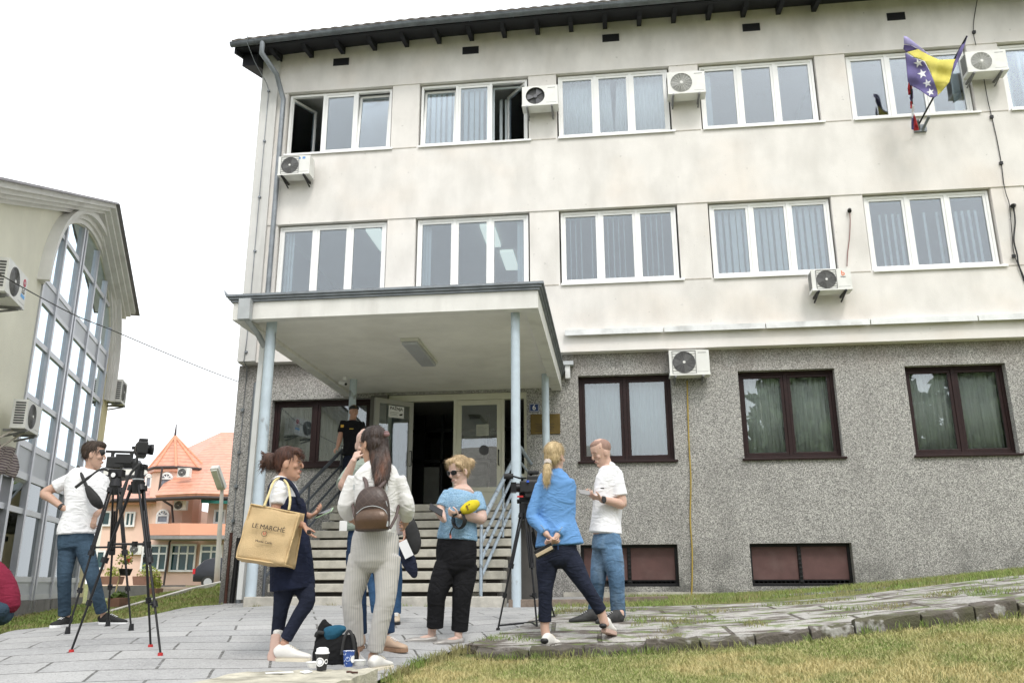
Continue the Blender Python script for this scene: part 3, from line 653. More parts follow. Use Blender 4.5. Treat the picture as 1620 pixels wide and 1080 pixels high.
mm.add([F_ @ Vector(p) for p in [(.06, -.05, .0065), (.09, -.07, .0065), (.15, -.02, .0065), (.14, -.06, .0065), (.10, -.03, .0065)]], [(0, 1, 3, 2, 4)]).build('print', M_TEXT, n1)
for z in (2.92,):
    n2 = MB().box(4.47, dy-.014, z-.17, 4.73, dy-.0085, z+.07).build('notice_sheet', mat('faded_paper', (.42, .43, .38), .8, 0, .05, 9), label='faded paper notice taped inside the closed glass door', cat='notice')
    mm = MB()
    for j in range(6): mm.box(4.50, dy-.0165, z-.13+j*.028, 4.60+.1*random.random(), dy-.0145, z-.125+j*.028)
    mm.build('print', mat('faint_print', (.2, .2, .19), .8), n2)
MB().cyl((4.63, dy-.016, 2.46), (4.63, dy-.0085, 2.46), .10, 28).build('round_sticker', mat('grey_sticker', (.09, .09, .10), .6), label='round dark grey sticker on the closed glass door', cat='sticker')
# hall interior
mb = MB(); mb.box(2.3, 6.0, 1.1, 6.2, 6.1, 3.9); mb.box(2.2, GY+.36, 1.1, 2.3, 6.1, 3.9); mb.box(6.1, GY+.36, 1.1, 6.2, 6.1, 3.9); mb.box(2.2, GY+.36, 3.66, 6.2, 6.1, 3.75)
mb.build('entrance_hall', mat('hall_paint', (.20, .20, .185), .8, 0, .1, 1), office)
MB().box(2.2, GY+.36, 1.09, 6.2, 6.0, 1.19).build('hall_floor', mat('hall_tiles', (.22, .21, .19), .3, 0, .1, 3), office)
mb = MB(); 
for x0, x1 in ((2.7, 2.95), (3.32, 3.38), (3.78, 3.82), (4.4, 4.45), (5.3, 5.36)): mb.box(x0, 2.3, 1.2, x1, 2.4, 3.6)
mb.box(2.5, 2.3, 2.5, 5.6, 2.4, 2.56).box(2.5, 2.3, 3.2, 5.6, 2.4, 3.27).build('inner_door_frame', M_BLACKM, office)
M_GD = mat('grey_door', (.30, .30, .29), .6)
for b_ in ((2.95, 2.32, 1.6, 3.3, 2.36, 2.4), (3.84, 2.32, 1.3, 4.38, 2.36, 2.2), (3.86, 2.32, 2.6, 4.3, 2.36, 3.1)): MB().box(*b_).build('inner_door_panel', M_GD, office)

# number plate and brass plaque
p0, p1 = onY(837, 638, GY-.012), onY(853, 651, GY-.012)
pl = MB().box(p0.x, GY-.012, p1.z, p1.x, GY, p0.z).build('house_number_sign', mat('blue_enamel', (.015, .04, .16), .35), bevel=.004, label='small blue house number plate reading 6 right of the door', cat='number sign')
text('6', .15, frameM(Vector(((p0.x+p1.x)/2, GY-.0135, (p0.z+p1.z)/2)), (1, 0, 0), (0, 0, 1)), M_WHITE, 'numeral', pl, bold=True)
mm = MB(); ring(mm, p0.x+.012, p1.z+.012, p1.x-.012, p0.z-.012, .006, GY-.0145, GY-.012); mm.build('border', M_WHITE, pl)
br = MB().box(5.60, GY-.022, 2.74, 6.20, GY, 3.15).build('brass_plaque', M_BRASS, bevel=.004, label='dull brass plaque with a pale round crest behind the rear canopy post', cat='plaque')
MB().cyl((5.885, GY-.028, 3.06), (5.885, GY-.022, 3.06), .055, 24).build('crest', mat('pale_enamel', (.62, .60, .50), .5), br)
mm = MB()
for j in range(5): mm.box(5.70+.03*(j % 2), GY-.0245, 2.80+j*.035, 6.08-.03*(j % 2), GY-.022, 2.808+j*.035)
mm.build('engraving', M_TEXT, br)

# roof: tiled slope, gutter, rafter tails
def rz(x): return float(np.interp(x, [-1.1, 1, 3, 6, 10, 21], [11.62, 11.73, 11.805, 11.86, 11.90, 11.95]))
v = []; f_ = []
NR = 12
for i, x in enumerate(np.arange(-1.05, XR+.6, .05)):
    wv = .03*abs(math.sin((x+1.02)*math.pi/.25))
    for j in range(NR+1):
        y = -.90+j*.55; v.append((x, y, rz(x)+.10+.36*(y+.90)+wv+(.02 if j == 0 else 0)))
nx = len(v)//(NR+1)
for i in range(nx-1):
    for j in range(NR): a = i*(NR+1)+j; f_.append((a, a+NR+1, a+NR+2, a+1))
ro = MB().add(v, f_, False).build('roof', M_TILE, office); so_ = ro.modifiers.new('t', 'SOLIDIFY'); so_.thickness = .035
mb = MB(); x = -1.0
segs = []
while x < XR: segs.append((x, min(x+.85, XR))); x += .85
for a, b in segs: # boarded soffit following the rafters
    mb.hexa([(a, -.72, rz(a)+.0), (b, -.72, rz(b)+.0), (b, .3, rz(b)+.34), (a, .3, rz(a)+.34), (a, -.72, rz(a)+.07), (b, -.72, rz(b)+.07), (b, .3, rz(b)+.42), (a, .3, rz(a)+.42)])
    mb.hexa([(a, -.76, rz(a)+.0), (b, -.76, rz(b)+.0), (b, -.725, rz(b)+.0), (a, -.725, rz(a)+.0), (a, -.76, rz(a)+.12), (b, -.76, rz(b)+.12), (b, -.725, rz(b)+.12), (a, -.725, rz(a)+.12)])
# stepped bargeboard at the gable end
mb.hexa([(-1.04, -.74, rz(-1)-.12), (-.99, -.74, rz(-1)-.12), (-.99, 6, rz(-1)+2.2), (-1.04, 6, rz(-1)+2.2), (-1.04, -.74, rz(-1)+.09), (-.99, -.74, rz(-1)+.09), (-.99, 6, rz(-1)+2.5), (-1.04, 6, rz(-1)+2.5)])
mb.hexa([(-.98, -.42, rz(-1)-.24), (-.64, -.42, rz(-1)-.24), (-.64, 6, 13.6), (-.98, 6, 13.6), (-.98, -.42, rz(-1)+.06), (-.64, -.42, rz(-1)+.06), (-.64, 6, 14.0), (-.98, 6, 14.0)])
mb.build('eaves_board', M_DARKW, office)
for k in range(17):
    x = -.30+k*.765
    MB().prism([(x, -.46, rz(x)-.01), (x, .0, rz(x)+.06), (x, .0, rz(x)+.30), (x, -.66, rz(x)+.10), (x, -.66, rz(x)+.05)], (.10, 0, 0)).build('rafter_tail', M_DARKW, office)
# half round gutter with joints
def half_gutter(x0, x1, y, zf, r, name, mt, par, nseg=24):
    v = []; f_ = []; xs_ = np.linspace(x0, x1, nseg+1); m_ = 9
    for i, x in enumerate(xs_):
        for k in range(m_+1):
            a = math.pi*k/m_; v.append((x, y-r*math.cos(a), zf(x)-r*math.sin(a)))
    for i in range(nseg):
        for k in range(m_): a = i*(m_+1)+k; f_.append((a, a+1, a+m_+2, a+m_+1))
    b = MB().add(v, f_, True)
    b.tube([(x, y-r, zf(x)) for x in xs_], .012, 6)
    b.add([v[k] for k in range(m_+1)], [tuple(range(m_+1))]); b.add([v[-1-k] for k in range(m_+1)], [tuple(range(m_+1))])
    x = x0+.6
    while x < x1:
        b.tube([(x, y-(r+.006)*math.cos(math.pi*k/8), zf(x)-(r+.006)*math.sin(math.pi*k/8)) for k in range(9)], .008, 5); x += .98
    o = b.build(name, mt, par); s_ = o.modifiers.new('t', 'SOLIDIFY'); s_.thickness = .004; return o
half_gutter(-1.09, XR, -.83, lambda x: rz(x)+.075, .075, 'gutter', M_GUTTER, office, 90)
gx_ = -.02
MB().tube([(-.34, -.83, rz(-.3)+.03), (-.34, -.83, rz(-.3)-.26), (-.14, -.40, 11.12), (gx_-.03, -.12, 10.62), (gx_-.03, -.115, 10.4), (gx_-.03, -.115, 4.2), (gx_-.03, -.11, 4.0), (gx_-.06, .0, 3.9)], [.062, .062, .058, .058]+[.055]*4, 12).build('downpipe', M_ZINC, office)
MB().tube([(gx_-.2, .05, 3.95), (gx_-.2, .05, gz(0, .1))], .05, 12).build('downpipe', M_ZINC, office)
# lightning conductor on the pilaster
pts = [(-.64, -.96, rz(-.6)+.16), (-.68, -.9, rz(-.6)+.02), (-.60, -.6, 11.35), (-.50, -.1, 11.1), (-.44, -.085, 10.9)]+[(-.44-.001*i, -.085, 10.9-i) for i in range(1, 7)]+[(-.47, -.085, 4.4), (-.5, .17, 4.3), (-.52, .19, 3.0), (-.53, .19, 1.5), (-.53, .19, .9)]
c_ = MB().tube(pts, .009, 6)
for z in (10.9, 9.6, 8.2, 6.9, 5.6, 4.6): c_.box(-.47, -.10, z-.02, -.41, -.06, z+.02)
for z in (3.4, 2.5, 1.8, 1.1): c_.box(-.56, .16, z-.03, -.50, .22, z+.03)
c_.build('lightning_conductor', M_ZINC, label='thin lightning conductor wire running down the left corner pilaster', cat='cable')
# rusty angle iron and dark strip at the corner foot
q0 = onY(366, 842, .12); q1 = onY(356, 955, .12)
MB().tube([q0, q1], .035, 4).build('iron_bar', M_RUST, label='rusty brown iron bar standing against the left building corner', cat='bar')
q0 = onY(378, 850, .15); q1 = onY(366, 955, .15)
MB().tube([q0, q1], .05, 4).build('cable_conduit', M_BLACK, label='black conduit beside the rusty bar at the building corner', cat='conduit')

# ---------------------------------------------------------------- canopy
cano = thing('entrance_canopy', (3.95, -2.5, 0), 'flat white entrance canopy on pale blue posts over the steps', 'canopy')
cx0, cx1, cyf, zs = 1.66, 6.24, -5.2, 3.634
# slab: soffit slightly recessed behind deep edge beams
MB().box(cx0+.20, cyf+.16, zs+.06, cx1-.20, GY-.002, zs+.34).build('soffit', M_SOFFIT, cano)
b = MB().box(cx0, cyf, zs, cx1, cyf+.16, zs+.27).box(cx0, cyf+.16, zs, cx0+.2, GY-.003, zs+.27).box(cx1-.2, cyf+.16, zs, cx1, GY-.003, zs+.27).build('edge_beam', M_FASCIA, cano, bevel=.004)
b = MB()
for i in range(3):   # stepped grey flashing round three sides
    o_, z0 = .03+.03*i, zs+.272+.035*i
    b.box(cx0-o_, cyf-o_, z0, cx1+o_, cyf+.05, z0+.034); b.box(cx0-o_, cyf+.05, z0, cx0+.05, GY-.02, z0+.034); b.box(cx1-.05, cyf+.05, z0, cx1+o_, GY-.02, z0+.034)
b.box(cx0-.02, cyf-.02, zs+.377, cx1+.02, GY-.02, zs+.39)
b.add([(cx0-.1, cyf-.1, zs+.36), (cx0-.04, cyf-.06, zs+.36), (cx0-.12, cyf-.1, zs+.45)], [(0, 1, 2)])
b.build('flashing', M_ZINC, cano)
for (x, y, zb, r, mt) in [(5.88, -4.92, None, .066, M_BLUEP), (2.14, -4.86, None, .078, M_BLUEP), (6.0, -.96, None, .07, M_BLUEP), (2.24, -1.0, None, .07, M_BLUEP)]:
    MB().cyl((x, y, gz(x, y)-.05), (x, y, zs+.08), r, 24).build('post', mt, cano)
b = MB().box(4.0-.14, -3.75, zs+.005, 4.0+.16, -2.2, zs+.058).build('canopy_lamp', mat('lamp_housing', (.62, .61, .56), .6, 0, .05, 4), cano, bevel=.005)
MB().box(4.0-.12, -3.72, zs-.045, 4.0+.14, -2.23, zs+.004).build('diffuser', mat('prismatic_diffuser', (.46, .47, .50), .35, 0, .08, 40), b, bevel=.012)
# canopy rain pipe: box outlet, sloping run, white pipe
M_WPIPE = mat('white_rain_pipe', (.66, .67, .66), .5, 0, .1, 3, extra=lambda t, o, g: mixc(t, mul(t, noisefac(t, g, 3, .5, .75, None, 5), .4), o, (.42, .42, .40)))
MB().box(1.80, cyf-.13, zs-.03, 1.98, cyf-.02, zs+.29).build('rain_outlet', M_ZINCL, cano, bevel=.004)
MB().tube([(1.89, cyf-.07, zs+.02), (1.93, cyf+.35, zs-.13), (1.97, -4.66, zs-.29)], .055, 4).build('rain_pipe', M_ZINCL, cano)
p0 = onY(417, 543, -4.66); p1 = onY(380, 948, -4.66)
MB().box(-.05, -.04, 0, .05, .04, (p0-p1).length, Matrix.Translation(p1) @ (p0-p1).to_track_quat('Z', 'Y').to_matrix().to_4x4()).build('rain_pipe', M_WPIPE, cano, bevel=.006)
# right rear pipe of the canopy
MB().box(6.33, GY-.16, 3.85, 6.43, GY-.06, 4.15).build('rain_pipe', M_WPIPE, cano, bevel=.004)
MB().box(6.22, GY-.2, 4.12, 6.5, GY-.02, 4.2).build('rain_outlet', M_ZINCL, cano)
cam_ = thing('security_camera', (1.9, -.4, zs-.1), 'small white security camera under the canopy beam by the rear left post', 'security camera')
q = onZ(545, 606, zs-.12)
MB().box(q.x-.03, q.y-.03, zs-.06, q.x+.03, q.y+.03, zs-.002).build('bracket', M_WHITE, cam_)
MB().tube([q+Vector((-.10, .02, .02)), q+Vector((.04, -.06, -.03))], .032, 12).build('housing', M_WHITE, cam_)
MB().tube([q+Vector((.042, -.061, -.031)), q+Vector((.055, -.068, -.035))], .026, 12).build('lens', M_BLACK, cam_)

# ---------------------------------------------------------------- stairs
st = thing('entrance_stairs', (4, -3.3, gz(4, -5)), 'flight of open terrazzo steps rising to the entrance door', 'stairs')
def stepZ(k): return -.143+.168*k
sx0, sx1 = 2.28, 5.62
for k in range(9):
    y = -4.62+.355*k; z = stepZ(k); e = .012*math.sin(k*2.1)
    if k < 8: MB().box(sx0+e, y, z-.115, sx1+.03*math.cos(k*1.7), y+.42, z).build('step', M_STEP, st, bevel=.008)
MB().box(sx0-.1, -4.62+.355*8, stepZ(8)-.12, sx1+.25, GY-.001, stepZ(8)).build('landing', M_STEP, st, bevel=.008)
gap_shade = MB()  # dark blocks added behind the treads so the open gaps look shaded
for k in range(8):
    y = -4.62+.355*k; gap_shade.box(sx0+.06, y+.13, -.6, sx1-.06, y+.5, stepZ(k)-.118)
gap_shade.build('step_shade_block', mat('step_gap_shade', (.075, .068, .06), .95), st)
# dark stringer beams and the shaded masonry below
b = MB()
for x in (sx0+.35, 3.95, sx1-.35):
    b.hexa([(x-.08, -4.5, -.5), (x+.08, -4.5, -.5), (x+.08, -1.5, -.5), (x-.08, -1.5, -.5), (x-.08, -4.5, -.27), (x+.08, -4.5, -.27), (x+.08, -1.6, 1.02), (x-.08, -1.6, 1.02)])
b.build('stringer', M_CONC, st)
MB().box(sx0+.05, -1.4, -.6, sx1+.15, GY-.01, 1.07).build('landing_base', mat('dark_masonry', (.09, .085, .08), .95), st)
MB().box(2.10, -5.0, -.8, 5.72, -4.66, -.315).build('plinth', M_CONC, st, bevel=.01)
M_RAIL_SHADE = mat('shaded_blue_rail', (.075, .085, .10), .5, .2, .15, 5)  # blue left rail under the canopy, its shade painted in as a dark colour
def handrail(x0, x1, label, M_RAIL=M_RAIL):
    r = thing('handrail', ((x0+x1)/2, -4.8, -.32), label, 'handrail')
    bot, topc, wall = Vector((x0, -4.80, -.315)), Vector((x1, -1.80, stepZ(8))), Vector((x1, GY-.02, stepZ(8)))
    H = .98
    MB().tube([bot+Vector((0, 0, 0)), bot+Vector((0, 0, H))], .024, 4).build('newel', M_RAIL, r)
    MB().tube([topc, topc+Vector((0, 0, H))], .024, 4).build('newel', M_RAIL, r)
    mid = bot.lerp(topc, .5); MB().tube([mid+Vector((0, 0, .1)), mid+Vector((0, 0, H-.02))], .018, 4).build('newel', M_RAIL, r)
    MB().tube([bot+Vector((0, 0, H)), topc+Vector((0, 0, H)), wall+Vector((0, 0, H-.03))], .040, 4).build('top_rail', M_RAIL, r)
    for h in (.25, .48, .71): MB().tube([bot+Vector((0, 0, h)), topc+Vector((0, 0, h)), wall+Vector((0, 0, h))], .027, 4).build('bar', M_RAIL, r)
    return r
handrail(2.30, 2.34, 'steel stair handrail on the left side, the policeman leaning on it', M_RAIL_SHADE)
handrail(5.38, 5.60, 'worn pale blue stair handrail on the right beside the thick post')

# ---------------------------------------------------------------- air conditioners
def ac(label, F, w_=.80, h=.56, d=.30, grille='ring', logo=None, brk=True, side_grille=True, bm=None):
    """F: matrix, origin at the lower left corner of the front face, x along the face, y up, z out of the wall"""
    t = thing('air_conditioner', F @ Vector((w_/2, 0, -d)), label, 'air conditioner', 'air conditioner units on the walls')
    B = MB(); 
    cxn, cyn, r = w_*.37, h*.5, min(h*.44, w_*.34)
    # front with a round opening
    n = 28; cir = [Vector((cxn+r*math.cos(2*math.pi*k/n), cyn+r*math.sin(2*math.pi*k/n), 0)) for k in range(n)]
    sq = []
    for k in range(n):
        a = 2*math.pi*k/n; c, s = math.cos(a), math.sin(a); tt = min((w_-cxn if c > 0 else cxn)/max(abs(c), 1e-6), (h/2)/max(abs(s), 1e-6)); sq.append(Vector((cxn+c*tt, cyn+s*tt, 0)))
    corner = [Vector((w_, h, 0)), Vector((0, h, 0)), Vector((0, 0, 0)), Vector((w_, 0, 0))]
    v = [F @ p for p in cir+sq]; B.add(v, [(k, (k+1) % n, n+(k+1) % n, n+k) for k in range(n)])
    for c in corner:  # fill the corners
        ks = sorted(range(n), key=lambda k: (sq[k]-c).length)[:2]; B.add([F @ c, F @ sq[ks[0]], F @ sq[ks[1]]], [(0, 1, 2)])
    B.add([F @ Vector(p) for p in [(0, 0, 0), (w_, 0, 0), (w_, 0, -d), (0, 0, -d), (0, h, 0), (w_, h, 0), (w_, h, -d), (0, h, -d)]], [(0, 3, 2, 1), (4, 5, 6, 7), (1, 2, 6, 5), (0, 4, 7, 3), (2, 3, 7, 6)])
    B.add([F @ Vector(p) for p in [(-.006, -.012, .008), (w_+.006, -.012, .008), (w_+.006, -.012, -d), (-.006, -.012, -d), (-.006, .022, .008), (w_+.006, .022, .008), (w_+.006, .022, -d), (-.006, .022, -d)]], [(0, 3, 2, 1), (4, 5, 6, 7), (0, 1, 5, 4), (1, 2, 6, 5), (2, 3, 7, 6), (0, 4, 7, 3)])
    B.build('casing', M_ACW, t)
    v = [F @ p for p in cir]+[F @ (p+Vector((0, 0, -.07))) for p in cir]
    MB().add(v, [(k, (k+1) % n, n+(k+1) % n, n+k) for k in range(n)]+[tuple(range(n, 2*n))]).build('fan_recess', M_ACD, t)
    fb = MB(); cc = Vector((cxn, cyn, -.045))
    for k in range(3):
        a0 = 2*math.pi*k/3+.6; p = [cc]
        for j in range(7): a = a0+j*.14; p.append(cc+Vector((math.cos(a), math.sin(a), .12*j/7-.05))*r*.9)
        fb.add([F @ q for q in p], [(0, j, j+1) for j in range(1, 7)])
    fb.tube([F @ (cc+Vector((0, 0, -.01))), F @ (cc+Vector((0, 0, .03)))], r*.2, 14)
    fb.build('fan', M_ACG if grille != 'open' else mat('fan_blade', (.10, .10, .11), .5), t)
    if grille != 'open':
        g_ = MB(); C0 = Vector((cxn, cyn, .006))
        for j in range(1, 13): g_.tube([F @ (C0+Vector((math.cos(a), math.sin(a), 0))*r*j/12.3) for a in np.linspace(0, 2*math.pi, 29)], .0042, 4, caps=False)
        for k in range(16): a = math.pi*2*k/16; g_.tube([F @ (C0+Vector((math.cos(a), math.sin(a), 0))*r*.12), F @ (C0+Vector((math.cos(a), math.sin(a), 0))*r*.98)], .003, 4)
        if grille == 'sq':
            s_ = r*1.03
            for a, b_ in (((-s_, -s_), (s_, -s_)), ((s_, -s_), (s_, s_)), ((s_, s_), (-s_, s_)), ((-s_, s_), (-s_, -s_))): g_.tube([F @ (C0+Vector((*a, 0))), F @ (C0+Vector((*b_, 0)))], .006, 4)
            for j in range(9):
                y = -s_+s_*2*j/8; xx = math.sqrt(max(0, r*r-y*y))
                for sg in (-1, 1):
                    if s_-xx > .03: g_.tube([F @ (C0+Vector((sg*xx, y, 0))), F @ (C0+Vector((sg*s_, y, 0)))], .004, 4)
        g_.tube([F @ (C0+Vector((0, 0, -.004))), F @ (C0+Vector((0, 0, .008)))], r*.13, 16)
        g_.build('fan_grille', M_ACG if grille != 'white' else M_ACW, t)
        if grille in ('ring', 'sq'): MB().tube([F @ (C0+Vector((0, 0, .006))), F @ (C0+Vector((0, 0, .014)))], r*.12, 16).build('hub_badge', M_ACW, t)
    if side_grille:
        s_ = MB()
        for j in range(9): s_.add([F @ Vector(p) for p in [(-.0035, .06+j*h*.09, -.03), (-.0035, .06+j*h*.09, -d+.04), (-.0035, .06+j*h*.09+h*.055, -d+.04), (-.0035, .06+j*h*.09+h*.055, -.03)]], [(0, 1, 2, 3)])
        s_.build('side_louvre', M_ACD, t)
    pn = MB(); x0 = cxn+r+.03; pn.add([F @ Vector(p) for p in [(x0, .05, .0015), (w_-.03, .05, .0015), (w_-.03, .056, .0015), (x0, .056, .0015)]], [(0, 1, 2, 3)]).build('panel_line', M_ACG, t)
    if brk:
        for x in (w_*.14, w_*.83):
            k_ = MB(); k_.add([F @ Vector(p) for p in [(x-.02, -.05, .02), (x+.02, -.05, .02), (x+.02, -.05, -d-.12), (x-.02, -.05, -d-.12), (x-.02, -.013, .02), (x+.02, -.013, .02), (x+.02, -.013, -d-.12), (x-.02, -.013, -d-.12)]], [(0, 3, 2, 1), (4, 5, 6, 7), (0, 1, 5, 4), (1, 2, 6, 5), (2, 3, 7, 6), (0, 4, 7, 3)])
            k_.tube([F @ Vector((x, -.05, -.02)), F @ Vector((x, -.13, -d-.10))], .018, 4)
            k_.build('bracket', bm or M_ACG, t)
    if logo == 'b': 
        text('b', .14, F @ Matrix.Translation((w_*.80, h*.76, .003)), mat('orange_logo', (.75, .16, .04), .5), 'logo', t, bold=True)
        text('bergen', .035, F @ Matrix.Translation((w_*.80, h*.60, .003)), M_TEXT, 'logo', t)
    if logo == 'blue':
        q = MB().add([F @ Vector(p) for p in [(w_*.64, h*.80, .003), (w_*.70, h*.80, .003), (w_*.70, h*.90, .003), (w_*.64, h*.90, .003), (w_*.76, h*.80, .003), (w_*.85, h*.80, .003), (w_*.85, h*.92, .003), (w_*.76, h*.92, .003)]], [(0, 1, 2, 3), (4, 5, 6, 7)]); q.build('logo', mat('blue_logo', (.12, .30, .62), .5), t)
    if logo == 'grey':
        MB().add([F @ Vector(p) for p in [(w_*.72, h*.86, .003), (w_*.93, h*.86, .003), (w_*.93, h*.885, .003), (w_*.72, h*.885, .003)]], [(0, 1, 2, 3)]).build('logo', M_ACG, t)
    if logo == 'lg':
        MB().tube([F @ Vector((w_*.85, h*.76, .001)), F @ Vector((w_*.85, h*.76, .005))], .062, 24).build('logo', mat('crimson_logo', (.42, .01, .05), .5), t)
        text('LG', .055, F @ Matrix.Translation((w_*.85, h*.76, .0055)), M_WHITE, 'logo', t)
        text('LG', .11, F @ Matrix.Translation((w_*.84, h*.48, .003)), mat('grey_print', (.12, .12, .12), .6), 'logo', t, bold=True)
        MB().add([F @ Vector(p) for p in [(w_*.74, h*.27, .003), (w_*.94, h*.27, .003), (w_*.94, h*.38, .003), (w_*.74, h*.38, .003)]], [(0, 1, 2, 3)]).build('label_strip', mat('blue_label', (.10, .35, .7), .5), t)
    return t
def wallF(u0, v0, u1, v1, y=-.42):   # front face from the pixel box of the unit's face on the plane y
    a, b = onY(u0, v1, y), onY(u1, v0, y); return frameM(a, (1, 0, 0), (0, 0, 1)), b.x-a.x, b.z-a.z
for lab, box, y, kw in [
    ('white air conditioner with a small blue logo beside the downpipe, leftmost on the office wall', (439, 245, 491, 277), -.42, dict(grille='sq', logo='blue', bm=M_BLACKM)),
    ('white air conditioner whose fan opening has no grille, under the open top floor window', (826, 134, 882, 168), -.40, dict(grille='open', logo='grey')),
    ('air conditioner on the pier between third and fourth top floor windows', (1057, 111, 1114, 149), -.40, dict(grille='white', logo='grey')),
    ('white air conditioner with an orange letter b, below the second floor windows', (1286, 424, 1345, 459), -.42, dict(grille='sq', logo='b', bm=M_BLACKM)),
    ('air conditioner by the blue and yellow flag, top right of the facade', (1532, 78, 1590, 114), -.40, dict(grille='white', logo='grey')),
    ('white air conditioner over the yellow hose on the pebble dash wall', (1060, 552, 1121, 593), -.14, dict(grille='sq', logo='grey'))]:
    F_, w_, h_ = wallF(*box, y=y); ac(lab, F_, w_, h_, d=.30 if y < -.2 else .28, **kw)

# hoses and cables
def cable(pts, r, mt, name, label, cat='cable'):
    return MB().tube(pts, r, 6).build(name, mt, label=label, cat=cat)
def smooth(pts, n=6):
    P = [Vector(p) for p in pts]; out = []
    for i in range(len(P)-1):
        a, b, c, d = P[max(i-1, 0)], P[i], P[i+1], P[min(i+2, len(P)-1)]
        for k in range(n): t_ = k/n; out.append(.5*((2*b)+(c-a)*t_+(2*a-5*b+4*c-d)*t_*t_+(3*b-a-3*c+d)*t_**3))
    return out+[P[-1]]
cable(smooth([onY(u, v, GY-.03) for u, v in [(1087, 602), (1088, 640), (1090, 700), (1093, 760), (1092, 820), (1095, 870), (1095, 915), (1094, 942)]]), .014, mat('yellow_hose', (.42, .30, .06), .6), 'drain_hose', 'yellow drain hose hanging down the pebble dash wall from the air conditioner', 'hose')
cable(smooth([onY(u, v, -.03) for u, v in [(1344, 333), (1345, 350), (1344, 375), (1341, 400), (1340, 421)]]), .011, mat('reddish_cable', (.25, .14, .13), .6), 'power_cable', 'short reddish cable rising from the air conditioner with the orange b')
MB().tube([onY(1344, 332, .02), onY(1344, 334, -.06)], .04, 10).build('cable_outlet', M_BLACK, label='black cable outlet above the orange b air conditioner', cat='cable outlet')
mb = MB().tube(smooth([onY(u, v, -.03) for u, v in [(1546, 0), (1541, 30), (1540, 52), (1544, 72)]]), .008, 6)
mb.tube(smooth([onY(u, v, -.02) for u, v in [(1556, 122), (1563, 160), (1569, 185), (1577, 220), (1584, 258), (1588, 290), (1592, 308), (1597, 325), (1601, 370), (1604, 400), (1613, 425), (1620, 445)]]), .009, 6)
for u, v in [(1541, 51), (1569, 185), (1584, 258), (1604, 405)]: c = onY(u, v, -.03); mb.box(c.x-.03, -.05, c.z-.03, c.x+.03, 0, c.z+.03)
mb.build('conductor_cable', M_BLACKM, label='long dark conductor cable with clips down the right end of the facade', cat='cable')
cable(smooth([onY(u, v, -.035) for u, v in [(1603, 326), (1606, 350), (1604, 380), (1609, 402), (1612, 420), (1625, 450)]]), .016, M_BLACK, 'black_cable', 'loose black cable hanging from the outlet at the right edge')
MB().tube([onY(1604, 325, .02), onY(1602, 326, -.09)], .045, 10).build('cable_outlet', M_BLACK, label='black cable outlet at the right edge of the facade', cat='cable outlet')

# ---------------------------------------------------------------- flags
fb = Vector(onY(1455, 203, 0))
hold = MB().box(fb.x-.12, -.05, fb.z-.10, fb.x+.12, -.0, fb.z+.06).tube([fb+Vector((.03, -.03, -.08)), fb+Vector((.12, -.25, .12))], .03, 8).tube([fb+Vector((-.03, -.03, -.05)), fb+Vector((-.10, -.2, .08))], .03, 8)
hold.build('flag_holder', M_ZINC, label='rusty steel double flag holder under the fifth top floor window', cat='flag holder')
def wp(u, v, y): return onY(u, v, y)
pole0, pole1 = wp(1454, 196, -.2), wp(1530, 57, -1.35)
fl = thing('flag', pole0, 'blue and yellow flag with white stars flying from a slanted pole', 'flag')
MB().tube([pole0, pole1], .018, 8).build('pole', M_BLACKM, fl)
def pix_sheet(mb, poly, y_of, n=0):
    pass
M_FBLUE = mat('violet_blue_cloth', (.13, .11, .26), .85, 0, .12, 4, .2, 30); M_FYEL = mat('yellow_cloth', (.62, .55, .12), .85, 0, .1, 4, .2, 30); M_FLIL = mat('lilac_cloth', (.40, .36, .62), .85, 0, .08, 4)
M_FRED = mat('red_cloth', (.45, .03, .035), .85, 0, .1, 4); M_FWH = mat('white_cloth', (.72, .72, .74), .85, 0, .08, 4)
def fy(u, v): return -1.28+.0042*(1520-u)+.05*math.sin(u*.16+v*.06)+.03*math.sin(v*.22-u*.05)
def fsheet(poly, mt, name, off=0., parent=fl):
    """cloth piece: outline filled and finely divided, folds from fy"""
    bm = bmesh.new(); vs_ = [bm.verts.new((u, v, 0)) for u, v in poly]; bm.faces.new(vs_); bmesh.ops.triangulate(bm, faces=bm.faces[:])
    us = [p[0] for p in poly]; vv = [p[1] for p in poly]
    for x in np.arange(min(us)+4, max(us), 4): bmesh.ops.bisect_plane(bm, geom=bm.verts[:]+bm.edges[:]+bm.faces[:], plane_co=(x, 0, 0), plane_no=(1, 0, 0))
    for y in np.arange(min(vv)+4, max(vv), 4): bmesh.ops.bisect_plane(bm, geom=bm.verts[:]+bm.edges[:]+bm.faces[:], plane_co=(0, y, 0), plane_no=(0, 1, 0))
    V = [wp(q.co.x, q.co.y, fy(q.co.x, q.co.y)+off) for q in bm.verts]; bm.verts.index_update(); F_ = [[q.index for q in f.verts] for f in bm.faces]; bm.free()
    o = MB().add(V, F_, True).build(name, mt, parent); s_ = o.modifiers.new('t', 'SOLIDIFY'); s_.thickness = .004; return o
fsheet([(1430, 57), (1436, 59), (1460, 78), (1472, 88), (1462, 84), (1452, 77), (1442, 72), (1430, 70)], M_FLIL, 'cloth_underside')
fsheet([(1430, 71), (1441, 72), (1452, 78), (1445, 80), (1434, 83), (1429, 78)], mat('dark_violet_cloth', (.055, .04, .12), .85), 'cloth_fold')
blu = fsheet([(1432, 84), (1446, 92), (1462, 98), (1468, 108), (1476, 125), (1483, 145), (1483, 152), (1478, 155), (1471, 154), (1455, 143), (1440, 135), (1436, 129), (1434, 105)], M_FBLUE, 'blue_field')
